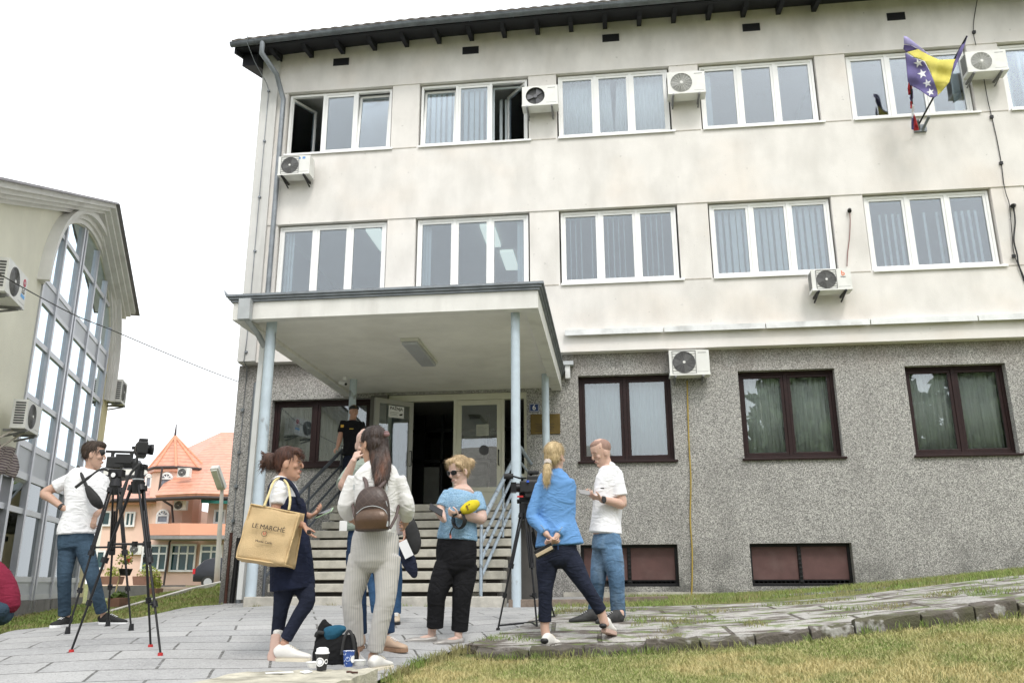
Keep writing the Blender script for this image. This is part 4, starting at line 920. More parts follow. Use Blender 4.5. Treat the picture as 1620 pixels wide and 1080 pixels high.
fsheet([(1435, 83), (1452, 78), (1470, 88), (1486, 95), (1512, 94), (1508, 106), (1502, 130), (1490, 145), (1484, 151), (1478, 130), (1470, 110), (1463, 97), (1447, 91)], M_FYEL, 'yellow_triangle', .004)
fsheet([(1512, 93), (1517, 80), (1527, 62), (1531, 57), (1522, 84), (1512, 105), (1505, 122), (1509, 100)], M_FBLUE, 'blue_hoist', .0)
for (u, v, r) in [(1453, 100, 8), (1459, 117, 8), (1467, 132, 7.5), (1472, 146, 6.5)]:
    P = []
    for k in range(10):
        a = math.pi*k/5-.3; rr = r if k % 2 == 0 else r*.40; uu, v2 = u+rr*math.sin(a), v-rr*math.cos(a); P.append(wp(uu, v2, fy(uu, v2)-.012))
    P.append(wp(u, v, fy(u, v)-.014))
    MB().add(P, [(10, k, (k+1) % 10) for k in range(10)]).build('star', M_FWH, fl)
f2 = thing('flag', wp(1446, 206, -.2), 'limp red, blue and white flag hanging furled beside the larger flag', 'flag')
def fy(u, v): return -.62+.0028*(v-130)+.03*math.sin(v*.3+u)
fsheet([(1437, 130), (1442, 131), (1443, 140), (1440, 150), (1437, 151), (1436, 142)], M_FRED, 'red_band', parent=f2)
fsheet([(1441, 136), (1444, 142), (1445, 155), (1442, 162), (1439, 155), (1441, 146)], M_FBLUE, 'blue_band', parent=f2)
fsheet([(1440, 160), (1443, 161), (1443, 172), (1440, 172)], M_FRED, 'red_band', parent=f2)
fsheet([(1443, 165), (1447, 168), (1446, 182), (1443, 188), (1442, 178)], M_FWH, 'white_band', parent=f2)
fsheet([(1442, 186), (1446, 180), (1447, 190), (1446, 206), (1442, 205)], M_FBLUE, 'blue_band', parent=f2)
fsheet([(1446, 180), (1450, 190), (1454, 206), (1446, 207), (1445, 192)], M_FRED, 'red_band', off=-.006, parent=f2)
MB().tube([wp(1447, 205, -.15), wp(1440, 128, -.75)], .014, 8).build('pole', M_BLACKM, f2)
# ---------------------------------------------------------------- left building (front runs along DL, outward normal NL)
shop = thing('corner_building', LP(1.4, 0, gz(*LP(1.4, 0, 0)[:2])), 'olive and cream gabled building with a tall arched curtain wall window', 'building')
s0, s1, sc_, zsp, ra, rb = -1.55, 4.35, 1.40, 5.10, 2.95, 2.12     # glazing: left, right, centre, springing, half width, rise
def arch(s): q = max(0, 1-((s-sc_)/ra)**2); return zsp+rb*math.sqrt(q)
def gable(s): return 7.97-.40*abs(s-1.1)
zb = -1.3
def wq(m_, pts, o0=-.25, o1=0.): # prism between the wall plane offsets
    a = [LP(s, o1, z) for s, z in pts]; b = [LP(s, o0, z) for s, z in pts]; n = len(pts)
    m_.add(a+b, [tuple(range(n)), tuple(range(n, 2*n))[::-1]]+[(k, (k+1) % n, n+(k+1) % n, n+k) for k in range(n)])
mb = MB(); N_ = 30
# wall left of and above the glazing; ground floor left of s0 is glazed below z .95
wq(mb, [(-9, 1.66), (s0, 1.66), (s0, zsp), (s0, gable(s0)), (-9, gable(-9))])
ss = [s0+(s1-s0)*i/N_ for i in range(N_+1)]
for a, b in zip(ss, ss[1:]): wq(mb, [(a, arch(a)), (b, arch(b)), (b, gable(b)), (a, gable(a))])
mb.build('front_wall', M_OLIVE, shop)
m2 = MB(); wq(m2, [(s1, zb), (4.95, zb), (4.95, gable(4.95)), (s1, gable(s1))]); m2.build('end_wall', M_OLIVEY, shop)
m2 = MB().hexa([LP(4.95, -.001, zb), LP(4.95, -9, zb), LP(4.70, -9, zb), LP(4.70, -.26, zb), LP(4.95, -.001, 6.5), LP(4.95, -9, 6.5), LP(4.70, -9, 6.5), LP(4.70, -.26, 6.5)]); m2.build('side_wall', M_OLIVEY, shop)
# roof and raking cornice
def rake(m_, prof, sA, sB, up=0):
    """profile (offset out, drop below the gable line) swept along the rake"""
    for a, b in zip(sA, sB): pass
cor = MB()
for (sa, sb) in ((-9, 1.1), (1.1, 4.55)):
    for (o0, o1, d0, d1) in ((0., .44, .02, .12), (0., .34, .12, .20), (0., .24, .20, .27), (0., .12, .27, .34)):
        if sa == 1.1: o_s = sb+(.46-(.46-o1)*.6)-.2
        za, zb_ = gable(sa), gable(sb); eb = sb
        cor.hexa([LP(sa, -.0, za-d1), LP(eb, -.0, zb_-d1), LP(eb, o1, zb_-d1), LP(sa, o1, za-d1), LP(sa, -.0, za-d0), LP(eb, -.0, zb_-d0), LP(eb, o1, zb_-d0), LP(sa, o1, za-d0)])
cor.build('raking_cornice', M_CORN, shop)
rf = MB()
for (sa, sb) in ((-9.2, 1.1), (1.1, 4.75)):
    za, zb_ = gable(sa), gable(sb)
    rf.hexa([LP(sa, -9, za-.02), LP(sb, -9, zb_-.02), LP(sb, .52, zb_-.02), LP(sa, .52, za-.02), LP(sa, -9, za+.02), LP(sb, -9, zb_+.02), LP(sb, .50, zb_+.02), LP(sa, .50, za+.02)])
rf.build('roof', mat('grey_sheet_roof', (.20, .19, .20), .6, .2, .2, 4), shop)
# arch moulding: three stepped bands
ar = MB()
for (r0, r1, o) in ((.0, .10, .05), (.10, .20, .10), (.20, .30, .20)):
    ts = np.linspace(math.pi+.0, 0, 37); P = []
    for t_ in ts: P.append(((sc_+(ra+.02+r0)*math.cos(t_), zsp+(rb+.02+r0)*math.sin(t_)), (sc_+(ra+.02+r1)*math.cos(t_), zsp+(rb+.02+r1)*math.sin(t_))))
    P = P+[((sc_+ra+.02+r0, zsp-.9), (sc_+ra+.02+r1, zsp-.9))]
    for (a, b), (c, d) in zip(P, P[1:]):
        ar.hexa([LP(a[0], .001, a[1]), LP(c[0], .001, c[1]), LP(c[0], o, c[1]), LP(a[0], o, a[1]), LP(b[0], .001, b[1]), LP(d[0], .001, d[1]), LP(d[0], o, d[1]), LP(b[0], o, b[1])])
ar.build('arch_moulding', M_CORN, shop)
# curtain wall: mullions, transoms, panes
mull = [s0+.03, -.56, .63, .83, 2.02, 3.12, 4.10, s1-.02]
tr = [(.48, .66), (-.37, -.29), (1.70, 1.86), (2.22, 2.34), (3.05, 3.17), (4.05, 4.17), (4.86, 4.98), (5.22, 5.32), (6.25, 6.33)]
rows = [-.29, .48, .66, 1.70]
gf = MB()
for s in mull[:-1]: 
    zt = arch(min(max(s, s0+.02), s1-.05))-.01
    gf.hexa([LP(s-.045, -.08, -.60), LP(s+.045, -.08, -.60), LP(s+.045, .03, -.60), LP(s-.045, .03, -.60), LP(s-.045, -.08, zt), LP(s+.045, -.08, zt), LP(s+.045, .03, zt), LP(s-.045, .03, zt)])
gf.build('mullion_frame', M_ALU, shop)
def seg(z):
    if z <= zsp: return s0, s1
    q = ra*math.sqrt(max(0, 1-((z-zsp)/rb)**2)); return max(s0, sc_-q), min(s1, sc_+q)
tf = MB()
for z0_, z1_ in [(-.42, -.32), (-.10, .0), (1.07, 1.17), (1.66, 1.78), (2.20, 2.32), (3.04, 3.14), (4.05, 4.15), (4.82, 4.90), (5.22, 5.32), (6.35, 6.44)]:
    a, b = seg(z1_)
    if z0_ < 4.9 or True: tf.hexa([LP(a, -.07, z0_), LP(b, -.07, z0_), LP(b, .004, z0_), LP(a, .004, z0_), LP(a, -.07, z1_), LP(b, -.07, z1_), LP(b, .004, z1_), LP(a, .004, z1_)])
tf.build('transom_frame', M_WHITE if False else mat('light_aluminium', (.55, .56, .59), .4, .3, .05, 3), shop)
zr = [-.30, .50, .60, 1.66, 1.78, 2.20, 2.32, 3.04, 3.14, 4.05, 4.15, 4.82, 4.90, 5.22, 5.32, 6.35, 6.44, 7.58]
cells = [(-.32, -.10, 'p'), (.0, 1.07, 'd'), (1.17, 1.66, 'd'), (1.78, 2.20, 'p'), (2.32, 3.04, 'c'), (3.14, 4.05, 'c'), (4.15, 4.82, 'c'), (4.90, 5.22, 'p'), (5.32, 6.35, 'c'), (6.44, 7.3, 'c')]
edges = [(s0+.075, -.605), (-.515, .585), (.675, .785), (.875, 1.975), (2.065, 3.075), (3.165, 4.055), (4.145, s1)]
for ci, (z0_, z1_, k) in enumerate(cells):
    for ei, (a, b) in enumerate(edges):
        if b-a < .05 or (ei == 0 and z0_ < 1.7 and z0_ > -.4): continue
        pts = []
        if z1_ <= zsp: pts = [(a, z0_), (b, z0_), (b, z1_), (a, z1_)]
        else:
            up_ = [(s, min(z1_, arch(s)-.01)) for s in np.linspace(b, a, 8)]
            up_ = [(s, z) for s, z in up_ if z > z0_+.02]
            if len(up_) < 2: continue
            pts = [(up_[-1][0], z0_), (up_[0][0], z0_)]+up_
        if ei == 2: k_ = 'p'
        else: k_ = k
        m_ = MB(); wq(m_, pts, -.05, -.03 if k_ != 'p' else -.012)
        m_.build('pane' if k_ != 'p' else 'infill_panel', {'p': M_ALUP, 'd': M_GLASSD, 'c': M_GLASSC}[k_], shop)
# backing behind the glass and deep reveal
bk = MB(); wq(bk, [(s0, zb), (s1, zb), (s1, 5.15), (s1-.4, 6.6), (s0+.4, 6.6), (s0, 5.15)], -2.2, -2.1)
for z in (1.95, 4.98): bk.hexa([LP(s0, -2.1, z), LP(s1, -2.1, z), LP(s1, -.2, z), LP(s0, -.2, z), LP(s0, -2.1, z+.1), LP(s1, -2.1, z+.1), LP(s1, -.2, z+.1), LP(s0, -.2, z+.1)])
bk.build('interior', mat('shop_interior', (.16, .18, .18), .9, 0, .3, 2), shop)
fi = MB()
for (a, b, z0_, z1_) in ((.95, 1.9, .7, .8), (.95, 1.9, 1.1, 1.2), (2.2, 3.0, .9, 1.3), (-.4, .5, .9, 1.3)): wq(fi, [(a, z0_), (b, z0_), (b, z1_), (a, z1_)], -1.2, -.9)
fi.build('shelving', mat('display_goods', (.42, .43, .40), .8, 0, .5, 8), shop)
# tiled plinth
pg = MB()
for i in range(20):
    a = -6+i*.54; wq(pg, [(a+.006, zb), (a+.534, zb), (a+.534, -.425), (a+.006, -.425)], -.1, .03)
pg.build('plinth', mat('grey_plinth_tile', (.20, .19, .19), .7, 0, .15, 5), shop)
# ground floor glazing left of the arch with open top light and door ajar
gl = MB()
for s in (-1.62, -2.2, -3.4, -5.0): gl.hexa([LP(s-.05, -.14, -.42), LP(s+.05, -.14, -.42), LP(s+.05, .05, -.42), LP(s-.05, .05, -.42), LP(s-.05, -.14, 1.70), LP(s+.05, -.14, 1.70), LP(s+.05, .05, 1.70), LP(s-.05, .05, 1.70)])
for z in (1.60, 1.07): gl.hexa([LP(-9, -.14, z), LP(s0, -.14, z), LP(s0, .02, z), LP(-9, .02, z), LP(-9, -.14, z+.10), LP(s0, -.14, z+.10), LP(s0, .02, z+.10), LP(-9, .02, z+.10)])
gl.build('shopfront_frame', M_ALU, shop)
for a, b in ((-3.35, -2.25), (-4.95, -3.45), (-8.9, -5.05)):
    for z0_, z1_ in ((-.42, 1.07), (1.18, 1.59)):
        m_ = MB(); wq(m_, [(a, z0_), (b, z0_), (b, z1_), (a, z1_)], -.08, -.065); m_.build('pane', M_GLASSD, shop)
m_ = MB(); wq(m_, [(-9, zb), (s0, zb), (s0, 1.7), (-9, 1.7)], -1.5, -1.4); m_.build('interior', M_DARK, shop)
def skew(s, z, o): return LP(s, o, z)
_w1 = MB(); _w1.hexa([LP(-1.5, -.02, .74), LP(-.62, -.02, .74), LP(-.62, .03, .74), LP(-1.5, .03, .74), LP(-1.5, .14, 1.60), LP(-.62, .14, 1.60), LP(-.62, .19, 1.60), LP(-1.5, .19, 1.60)])
dr = MB()
for a, b in ((-1.50, -1.44), (-.70, -.64)): wq(dr, [(a, -.42), (b, -.42), (b, 1.0), (a, 1.0)], -.5, -.44)
wq(dr, [(-1.5, .94), (-.64, .94), (-.64, 1.0), (-1.5, 1.0)], -.5, -.44)
dd_ = dr.build('door', M_ALU, shop)
m_ = MB(); wq(m_, [(-1.44, -.42), (-.7, -.42), (-.7, .94), (-1.44, .94)], -.48, -.465); m_.build('pane', M_GLASSD, dd_)
MB().tube([LP(-.78, -.42, .35), LP(-.78, -.36, .35), LP(-.9, -.36, .35)], .014, 6).build('handle', M_ALU, dd_)
w_ = MB(); 
for (a, b, z0_, z1_) in ((-1.45, -1.40, 1.18, 1.65), (-.70, -.65, 1.18, 1.65), (-1.40, -.70, 1.18, 1.23), (-1.40, -.70, 1.60, 1.65)): 
    w_.hexa([LP(a, -.05+.6*(z0_-1.65), z0_), LP(b, -.05+.6*(z0_-1.65), z0_), LP(b, .6*(z0_-1.65), z0_), LP(a, .6*(z0_-1.65), z0_), LP(a, -.05+.6*(z1_-1.65), z1_), LP(b, -.05+.6*(z1_-1.65), z1_), LP(b, .6*(z1_-1.65), z1_), LP(a, .6*(z1_-1.65), z1_)])
ow = w_.build('top_light', M_ALU, shop)
m_ = MB().hexa([LP(-1.4, -.285, 1.23), LP(-.70, -.285, 1.23), LP(-.70, -.27, 1.23), LP(-1.4, -.27, 1.23), LP(-1.4, -.06, 1.60), LP(-.70, -.06, 1.60), LP(-.70, -.045, 1.60), LP(-1.4, -.045, 1.60)]); m_.build('pane', M_GLASSC, ow)
# air conditioners on it (face looks along NL)
xa = Vector((DL[0], DL[1], 0))
def shopF(u0, v0, off): # lower left corner of the face at the pixel, off metres from the wall
    r = ray(u0, v0); a = A0[:2]+NL*off; t_ = ((a-CAM[:2]) @ NL)/(r[:2] @ NL); p = CAM+r*t_; return frameM(Vector(p), xa, (0, 0, 1))
ac('air conditioner with a round crimson logo and letters LG, high on the olive wall', shopF(7, 459, .50), .92, .50, .34, grille='ring', logo='lg')
ac('air conditioner beside the arched glazing, lower on the olive wall', shopF(39, 676, .45), .78, .46, .22, grille='ring')
F_ = frameM(Vector(LP(4.97, -.10, 4.52)), (-NL[0], -NL[1], 0), (0, 0, 1))
t_ = ac('air conditioner seen edge on at the far end of the olive building', frameM(LP(4.72, .32, 4.24), xa, (0, 0, 1)), .62, .56, .28, grille='sq')
MB().tube([LP(-3.3, .1, 1.9), LP(-2.3, .35, 2.45)], .018, 6).tube([LP(-3.2, .1, 1.75), LP(-2.2, .35, 2.35)], .018, 6).build('awning_arm', mat('beige_metal', (.42, .38, .32), .6), label='beige folded awning arms below the lower air conditioner', cat='awning')
m_ = MB(); n = 14; v = []; f_ = []
for i in range(n+1):
    for j in range(5): s = -3.2+1.5*i/n; v.append(LP(s, .10+.05*math.sin(i*1.3+j), 2.02-.11*j+.03*math.sin(i*.8)))
for i in range(n):
    for j in range(4): a = i*5+j; f_.append((a, a+1, a+6, a+5))
def ex_st(t, o, g):
    wv_ = node(t, 'ShaderNodeTexWave'); wv_.inputs['Scale'].default_value = 7; wv_.inputs['Distortion'].default_value = 3; wv_.bands_direction = 'Z'; t.links.new(g.outputs['Position'], wv_.inputs['Vector'])
    return mixc(t, wv_.outputs['Fac'], o, (.12, .08, .11))
o = m_.add(v, f_, True).build('folded_awning', mat('striped_canvas', (.50, .44, .40), .9, 0, .1, 4, extra=ex_st), label='striped beige awning canvas folded under the air conditioner', cat='awning'); s_ = o.modifiers.new('t', 'SOLIDIFY'); s_.thickness = .01
# overhead wire from the left to the office corner
pa, pb = at(-60, 408, 9.5), Vector(onY(378, 604, .15)); pm = at(170, 520, 12)
W_ = [at(u, v, d) for u, v, d in [(-60, 400, 9.5), (0, 434, 10.5), (60, 468, 11.4), (120, 499, 12.4), (177, 522, 13.4), (250, 553, 14.6), (320, 582, 15.8)]]+[pb]
MB().tube(smooth(W_), .008, 5).build('overhead_wire', M_BLACK, label='thin black overhead wire crossing the sky to the office corner', cat='cable')

# ---------------------------------------------------------------- far pink building
M_PINK = mat('pink_render', (.78, .56, .46), .9, 0, .04, .6); M_SALM = mat('salmon_parapet', (.76, .38, .26), .9, 0, .05, .8)
M_ORT = slab_mat('terracotta_roof_tile', 0, .26, .34, .02, (.50, .19, .11), (.58, .26, .16), (.20, .08, .05), .5, .5)
def ex_tile(t, o, g):
    s = t.nodes.new('ShaderNodeSeparateXYZ'); t.links.new(g.outputs['Position'], s.inputs[0]); m_ = t.nodes.new('ShaderNodeMath'); m_.operation = 'FRACT'
    m0 = t.nodes.new('ShaderNodeMath'); m0.operation = 'MULTIPLY'; m0.inputs[1].default_value = 4.2; t.links.new(s.outputs[2], m0.inputs[0]); t.links.new(m0.outputs[0], m_.inputs[0])
    r = node(t, 'ShaderNodeMapRange'); r.inputs[1].default_value = .72; r.inputs[2].default_value = .95; t.links.new(m_.outputs[0], r.inputs[0])
    v = node(t, 'ShaderNodeTexVoronoi'); v.inputs['Scale'].default_value = 4.5; t.links.new(g.outputs['Position'], v.inputs['Vector']); s2 = t.nodes.new('ShaderNodeSeparateColor'); t.links.new(v.outputs['Color'], s2.inputs[0])
    o = mixc(t, mul(t, s2.outputs[0], .6), o, (.66, .34, .24)); return mixc(t, mul(t, r.outputs[0], .7), o, (.22, .08, .05))
M_ORT = mat('terracotta_roof_tile', (.56, .24, .15), .45, 0, .22, 1.4, extra=ex_tile, spec=.8)
M_TEAL = mat('teal_window_glass', (.015, .06, .065), .08, 0, .3, 1); M_WFR = mat('white_window_frame', (.8, .8, .8), .5); M_DKM = mat('dark_gutter', (.05, .035, .035), .6)
pk = thing('pink_building', at(285, 925, 54), 'far pink building with orange tiled roofs and a pointed turret', 'building')
DP = 54.
def pp(u, v, d=0.): return at(u, v, DP+d)
def facade(pts, depth, mt, name, d=0.):   # wall face seen at pixels, with real thickness behind
    a = [pp(u, v, d) for u, v in pts]; back = Vector(HD)*depth; n = len(a)
    return MB().add(a+[p+back for p in a], [tuple(range(n)), tuple(range(n, 2*n))[::-1]]+[(k, (k+1) % n, n+(k+1) % n, n+k) for k in range(n)]).build(name, mt, pk)
# main wings as boxes
def vol(u0, u1, v0, v1, d0, d1, mt, name, ):
    b0, b1 = pp(u0, v1, d0), pp(u1, v1, d0); zt = pp((u0+u1)/2, v0, d0).z; zb_ = b0.z-1.5; bk_ = Vector((HD[0], HD[1], 0))*(d1-d0)
    return MB().hexa([(b0.x, b0.y, zb_), (b1.x, b1.y, zb_), (b1.x+bk_.x, b1.y+bk_.y, zb_), (b0.x+bk_.x, b0.y+bk_.y, zb_), (b0.x, b0.y, zt), (b1.x, b1.y, zt), (b1.x+bk_.x, b1.y+bk_.y, zt), (b0.x+bk_.x, b0.y+bk_.y, zt)]).build(name, mt, pk)
vol(150, 250, 795, 925, 0, 9, M_PINK, 'left_wing')
vol(318, 420, 790, 925, -1.0, 9, M_PINK, 'right_wing')
# round turret (octagonal)
tc_ = pp(264, 925, 1.2); R_ = (pp(315, 780, 1.2)-pp(235, 780, 1.2)).length/2; zt_ = pp(279, 742, 1.2).z; n = 16
b_ = [(tc_.x+R_*math.cos(2*math.pi*k/n), tc_.y+R_*math.sin(2*math.pi*k/n)) for k in range(n)]
MB().add([(x, y, -1.5) for x, y in b_]+[(x, y, zt_) for x, y in b_], [tuple(range(n, 2*n))]+[(k, (k+1) % n, n+(k+1) % n, n+k) for k in range(n)], False).build('turret_wall', M_PINK, pk)
ap = pp(277, 690, 1.2); Re = R_*1.15; n8 = 8
e_ = [(tc_.x+Re*math.cos(2*math.pi*(k+.5)/n8), tc_.y+Re*math.sin(2*math.pi*(k+.5)/n8), zt_-.1) for k in range(n8)]
tr_ = MB().add([(ap.x, ap.y, ap.z)]+e_+[(x, y, z-.25) for x, y, z in e_], [(0, 1+k, 1+(k+1) % n8) for k in range(n8)]+[(1+k, 1+n8+k, 1+n8+(k+1) % n8, 1+(k+1) % n8) for k in range(n8)]+[tuple(range(1+n8, 1+2*n8))]).build('turret_roof', M_ORT, pk)
MB().tube([e_[k]+() for k in list(range(n8))+[0]], .10, 6).build('gutter', M_DKM, tr_)
MB().tube([(ap.x, ap.y, ap.z), (ap.x, ap.y, ap.z+.8)], [.09, .03], 6).build('finial', M_DKM, tr_)
mbr = MB()
for k in range(n8): mbr.tube([(ap.x, ap.y, ap.z), e_[k]], .10, 5)
mbr.build('ridge_tile', mat('pale_ridge_tile', (.62, .30, .19), .8), tr_)
# main hip roof behind/right of the turret
rp = [pp(248, 789, -2.9), pp(312, 786, -3.4), pp(440, 790, -1.6), pp(352, 688, 8), pp(300, 712, 9), pp(440, 690, 8)]
m_ = MB().add(rp, [(0, 1, 3, 4), (1, 2, 5, 3)]).build('main_roof', M_ORT, pk); s_ = m_.modifiers.new('t', 'SOLIDIFY'); s_.thickness = .25
MB().tube([rp[0], rp[1], rp[2]], .12, 6).build('gutter', M_DKM, m_)
MB().tube([rp[1], rp[3]], .12, 5).build('ridge_tile', mat('pale_ridge_tile', (.66, .38, .28), .8), m_)
lr = MB().add([pp(150, 792, -.8), pp(247, 790, -.8), pp(240, 752, 7), pp(185, 762, 7)], [(0, 1, 2, 3)]).build('left_roof', M_ORT, pk); s_ = lr.modifiers.new('t', 'SOLIDIFY'); s_.thickness = .25
MB().tube([pp(150, 792, -.9), pp(247, 790, -.9)], .12, 6).build('gutter', M_DKM, lr)
# balcony parapet and slab
def slab_run(pts, v0h, v1h, th, mt, name, par=pk):
    m_ = MB()
    for (u, va, vb, d), (u2, va2, vb2, d2) in zip(pts, pts[1:]):
        a, b, c, e = pp(u, vb, d), pp(u2, vb2, d2), pp(u2, va2, d2), pp(u, va, d); bk_ = Vector((HD[0], HD[1], 0))*th
        m_.hexa([a, b, b+bk_, a+bk_, e, c, c+bk_, e+bk_])
    return m_.build(name, mt, par)
bal = slab_run([(232, 828, 846, -1.6), (285, 827, 846, -3.2), (352, 828, 846, -2.8), (380, 829, 846, -2.4)], 0, 0, .4, M_SALM, 'balcony')
slab_run([(231, 846, 852, -1.65), (285, 847, 852, -3.25), (352, 846, 852, -2.85), (380, 846, 852, -2.45)], 0, 0, 2.5, mat('grey_slab_edge', (.25, .24, .24), .8), 'balcony_slab', bal)
def fwin(u0, v0, u1, v1, nx_, nz_, d=-.06, arch_=False):
    a = pp(u0, v1, d); b = pp(u1, v0, d); dx_ = (pp(u1, v1, d)-a); H = b.z-a.z; e = Vector((HD[0], HD[1], 0))
    W_ = dx_.length; dx_.normalize(); m_ = MB(); F_ = frameM(a, dx_, (0, 0, 1)); g_ = MB()
    def bx(x0, y0, x1, y1, z0, z1, mm): mm.box(x0, y0, z0, x1, y1, z1, F_)
    t_ = .11; bx(0, 0, W_, t_, 0, .12, m_)
    if not arch_:
        bx(0, H-t_, W_, H, 0, .12, m_); top_ = H
        bx(t_, t_, W_-t_, H-t_, .02, .05, g_)
    else:
        top_ = H-W_/2; n_a = 12
        for k in range(n_a):
            q = []
            for a_ in (math.pi*k/n_a, math.pi*(k+1)/n_a):
                for r_ in (W_/2, W_/2-t_): q.append((W_/2+r_*math.cos(a_), top_+r_*math.sin(a_)))
            m_.hexa([F_ @ Vector((*q[i], 0)) for i in (0, 1, 3, 2)]+[F_ @ Vector((*q[i], .12)) for i in (0, 1, 3, 2)])
        P_ = [F_ @ Vector((t_, t_, .05)), F_ @ Vector((W_-t_, t_, .05))]+[F_ @ Vector((W_/2+(W_/2-t_)*math.cos(a_), top_+(W_/2-t_)*math.sin(a_), .05)) for a_ in np.linspace(0, math.pi, 13)]
        g_.prism(P_, -Vector((F_[0][2], F_[1][2], F_[2][2]))*.04)
        for a_ in (.25, .5, .75): q0, q1 = F_ @ Vector((W_/2, top_, .08)), F_ @ Vector((W_/2+(W_/2-.05)*math.cos(math.pi*a_), top_+(W_/2-.05)*math.sin(math.pi*a_), .08)); m_.tube([q0, q1], .04, 4)
        bx(0, top_-.04, W_, top_+.04, 0, .12, m_)
    bx(0, t_, t_, top_, 0, .12, m_) if arch_ else bx(0, t_, t_, H-t_, 0, .12, m_)
    bx(W_-t_, t_, W_, top_, 0, .12, m_) if arch_ else bx(W_-t_, t_, W_, H-t_, 0, .12, m_)
    for k in range(1, nx_): bx(W_*k/nx_-.05, t_+.01, W_*k/nx_+.05, (H if not arch_ else top_)-t_-.01, .01, .11, m_)
    if nz_: bx(t_+.01, H*nz_-.05, W_-t_-.01, H*nz_+.05, .012, .108, m_)
    o_ = m_.build('window', M_WFR, pk); g_.build('pane', M_TEAL if not arch_ else mat('net_curtained_pane', (.20, .22, .27), .2, 0, .3, 3), o_); return o_
fwin(252, 747, 272, 775, 1, 0, d=-.05-R_+1.2, arch_=True); fwin(229, 749, 240, 772, 1, 0, d=-R_*.55+1.2, arch_=True)
fwin(247, 805, 267, 828, 1, 0, d=-R_+1.1, arch_=True)
fwin(197, 809, 213, 833, 2, 0)
fwin(222, 861, 263, 903, 3, .66, d=-R_+1.0); fwin(267, 860, 308, 904, 3, .66, d=-R_+1.15); fwin(315, 861, 350, 898, 2, .7, d=-1.2)
fwin(338, 806, 356, 828, 1, 0, d=-1.1)
fwin(150, 870, 165, 900, 1, 0); fwin(160, 808, 175, 832, 1, 0)
vol(240, 348, 852, 925, -R_+1.25, 2, M_PINK, 'ground_storey')
for pts_ in ([(257, 738), (251, 780), (249, 790)], [(258, 791), (272, 800), (274, 826)], [(271, 852), (268, 858), (259, 925)]):
    MB().tube([pp(u, v, -R_+.7) for u, v in pts_], .07, 6).build('downpipe', M_DKM, pk)
MB().tube([pp(u, v, -R_+1.9) for u, v in [(209, 793), (214, 800), (219, 804), (218, 860), (214, 905)]], .07, 6).build('downpipe', M_DKM, pk)
awn = MB().hexa([pp(318, 795, -3), pp(370, 797, -3), pp(370, 797, -1), pp(318, 795, -1), pp(318, 790, -3), pp(370, 793, -3), pp(370, 789, -1), pp(318, 787, -1)]).build('awning_box', mat('green_awning', (.01, .11, .09), .8), pk)
for (u, v, lab) in [(280, 744, 'distant air conditioner beside the arched turret window'), (274, 796, 'distant air conditioner above the salmon balcony'), (204, 866, 'distant air conditioner at ground floor behind the tripods')]:
    a = pp(u, v+10, -R_-.2 if u > 210 else -.3); ac(lab, frameM(a, (pp(u+10, v+10)-pp(u, v+10)), (0, 0, 1)), .75, .55, .35, grille='sq', brk=False)
# dark roofs farther away at left
far = thing('white_building', at(180, 925, 66), 'plain white building with a dark roof far behind the tripods', 'building')
a, b = at(140, 930, 66), at(232, 930, 66); e = Vector((HD[0], HD[1], 0))*8
ztop = at(180, 742, 66).z
MB().hexa([(a.x, a.y, -1), (b.x, b.y, -1), (b.x+e.x, b.y+e.y, -1), (a.x+e.x, a.y+e.y, -1), (a.x, a.y, ztop), (b.x, b.y, ztop), (b.x+e.x, b.y+e.y, ztop), (a.x+e.x, a.y+e.y, ztop)]).build('wall', mat('offwhite_render', (.72, .71, .66), .9), far)
m_ = MB().add([at(140, 752, 65.5), at(236, 752, 65.5), at(222, 728, 70), at(205, 728, 70), at(160, 740, 70)], [(0, 1, 2, 3, 4)]).build('roof', mat('dark_slate', (.06, .06, .065), .8), far); s_ = m_.modifiers.new('t', 'SOLIDIFY'); s_.thickness = .4

# lamp, car, planters, wall, steps
lp = thing('street_lamp', at(343, 924, 30), 'grey street lamp leaning slightly before the pink building, rusty at the foot', 'street lamp')
b0, b1 = at(342.5, 926, 30), at(351.5, 770, 30)
MB().tube([b0, b0.lerp(b1, .5), b1], [.10, .08, .06], 12).build('pole', mat('lamp_pole_concrete', (.42, .41, .38), .85, 0, .1, 2, extra=lambda t, o, g: mixc(t, mul(t, zband(t, g, .5, -.2), .7), o, (.20, .11, .05))), lp)
h0, h1 = at(352, 772, 30), at(340, 738, 29.4)
M_ = frameM(h0, (h1-h0).cross(Vector((0, 1, 0))), (h1-h0)); L_ = (h1-h0).length
MB().box(-.14, -.02, -.10, .17, L_, .12, M_).build('lamp_head', mat('lamp_head_grey', (.50, .50, .48), .5), lp, bevel=.04)
MB().box(-.10, .12, -.16, .13, L_-.05, -.101, M_).build('lamp_glass', mat('lamp_lens', (.55, .56, .52), .2), lp, bevel=.02)
car = thing('parked_car', at(330, 926, 44), 'dark grey hatchback parked behind the grass bank, only its rear showing', 'car')
def carp(x, y, z): return Matrix.Translation(at(303, 931, 44)) @ Matrix.Rotation(math.atan2(HD[0]*-1, HD[1])+rad(8), 4, 'Z') @ Vector((x, y, z))
prof = [(0, .35), (-.02, .75), (.08, 1.0), (.45, 1.40), (.9, 1.52), (2.1, 1.52), (2.9, 1.05), (3.9, .92), (4.1, .6), (4.1, .3)]
CW = 1.72; v = []; f_ = []
NP = len(prof)
for j, (y, ins) in enumerate(((0, .06), (.08, 0), (CW-.08, 0), (CW, .06))):
    for (x, z) in prof: v.append(carp(x+(ins if x < 1 else -ins if x > 3 else 0), y+(.14 if z > 1.1 else 0)*(1 if y < .5 else -1), z))
for j in range(3):
    for k in range(NP): a = j*NP+k; f_.append((a, j*NP+(k+1) % NP, (j+1)*NP+(k+1) % NP, a+NP))
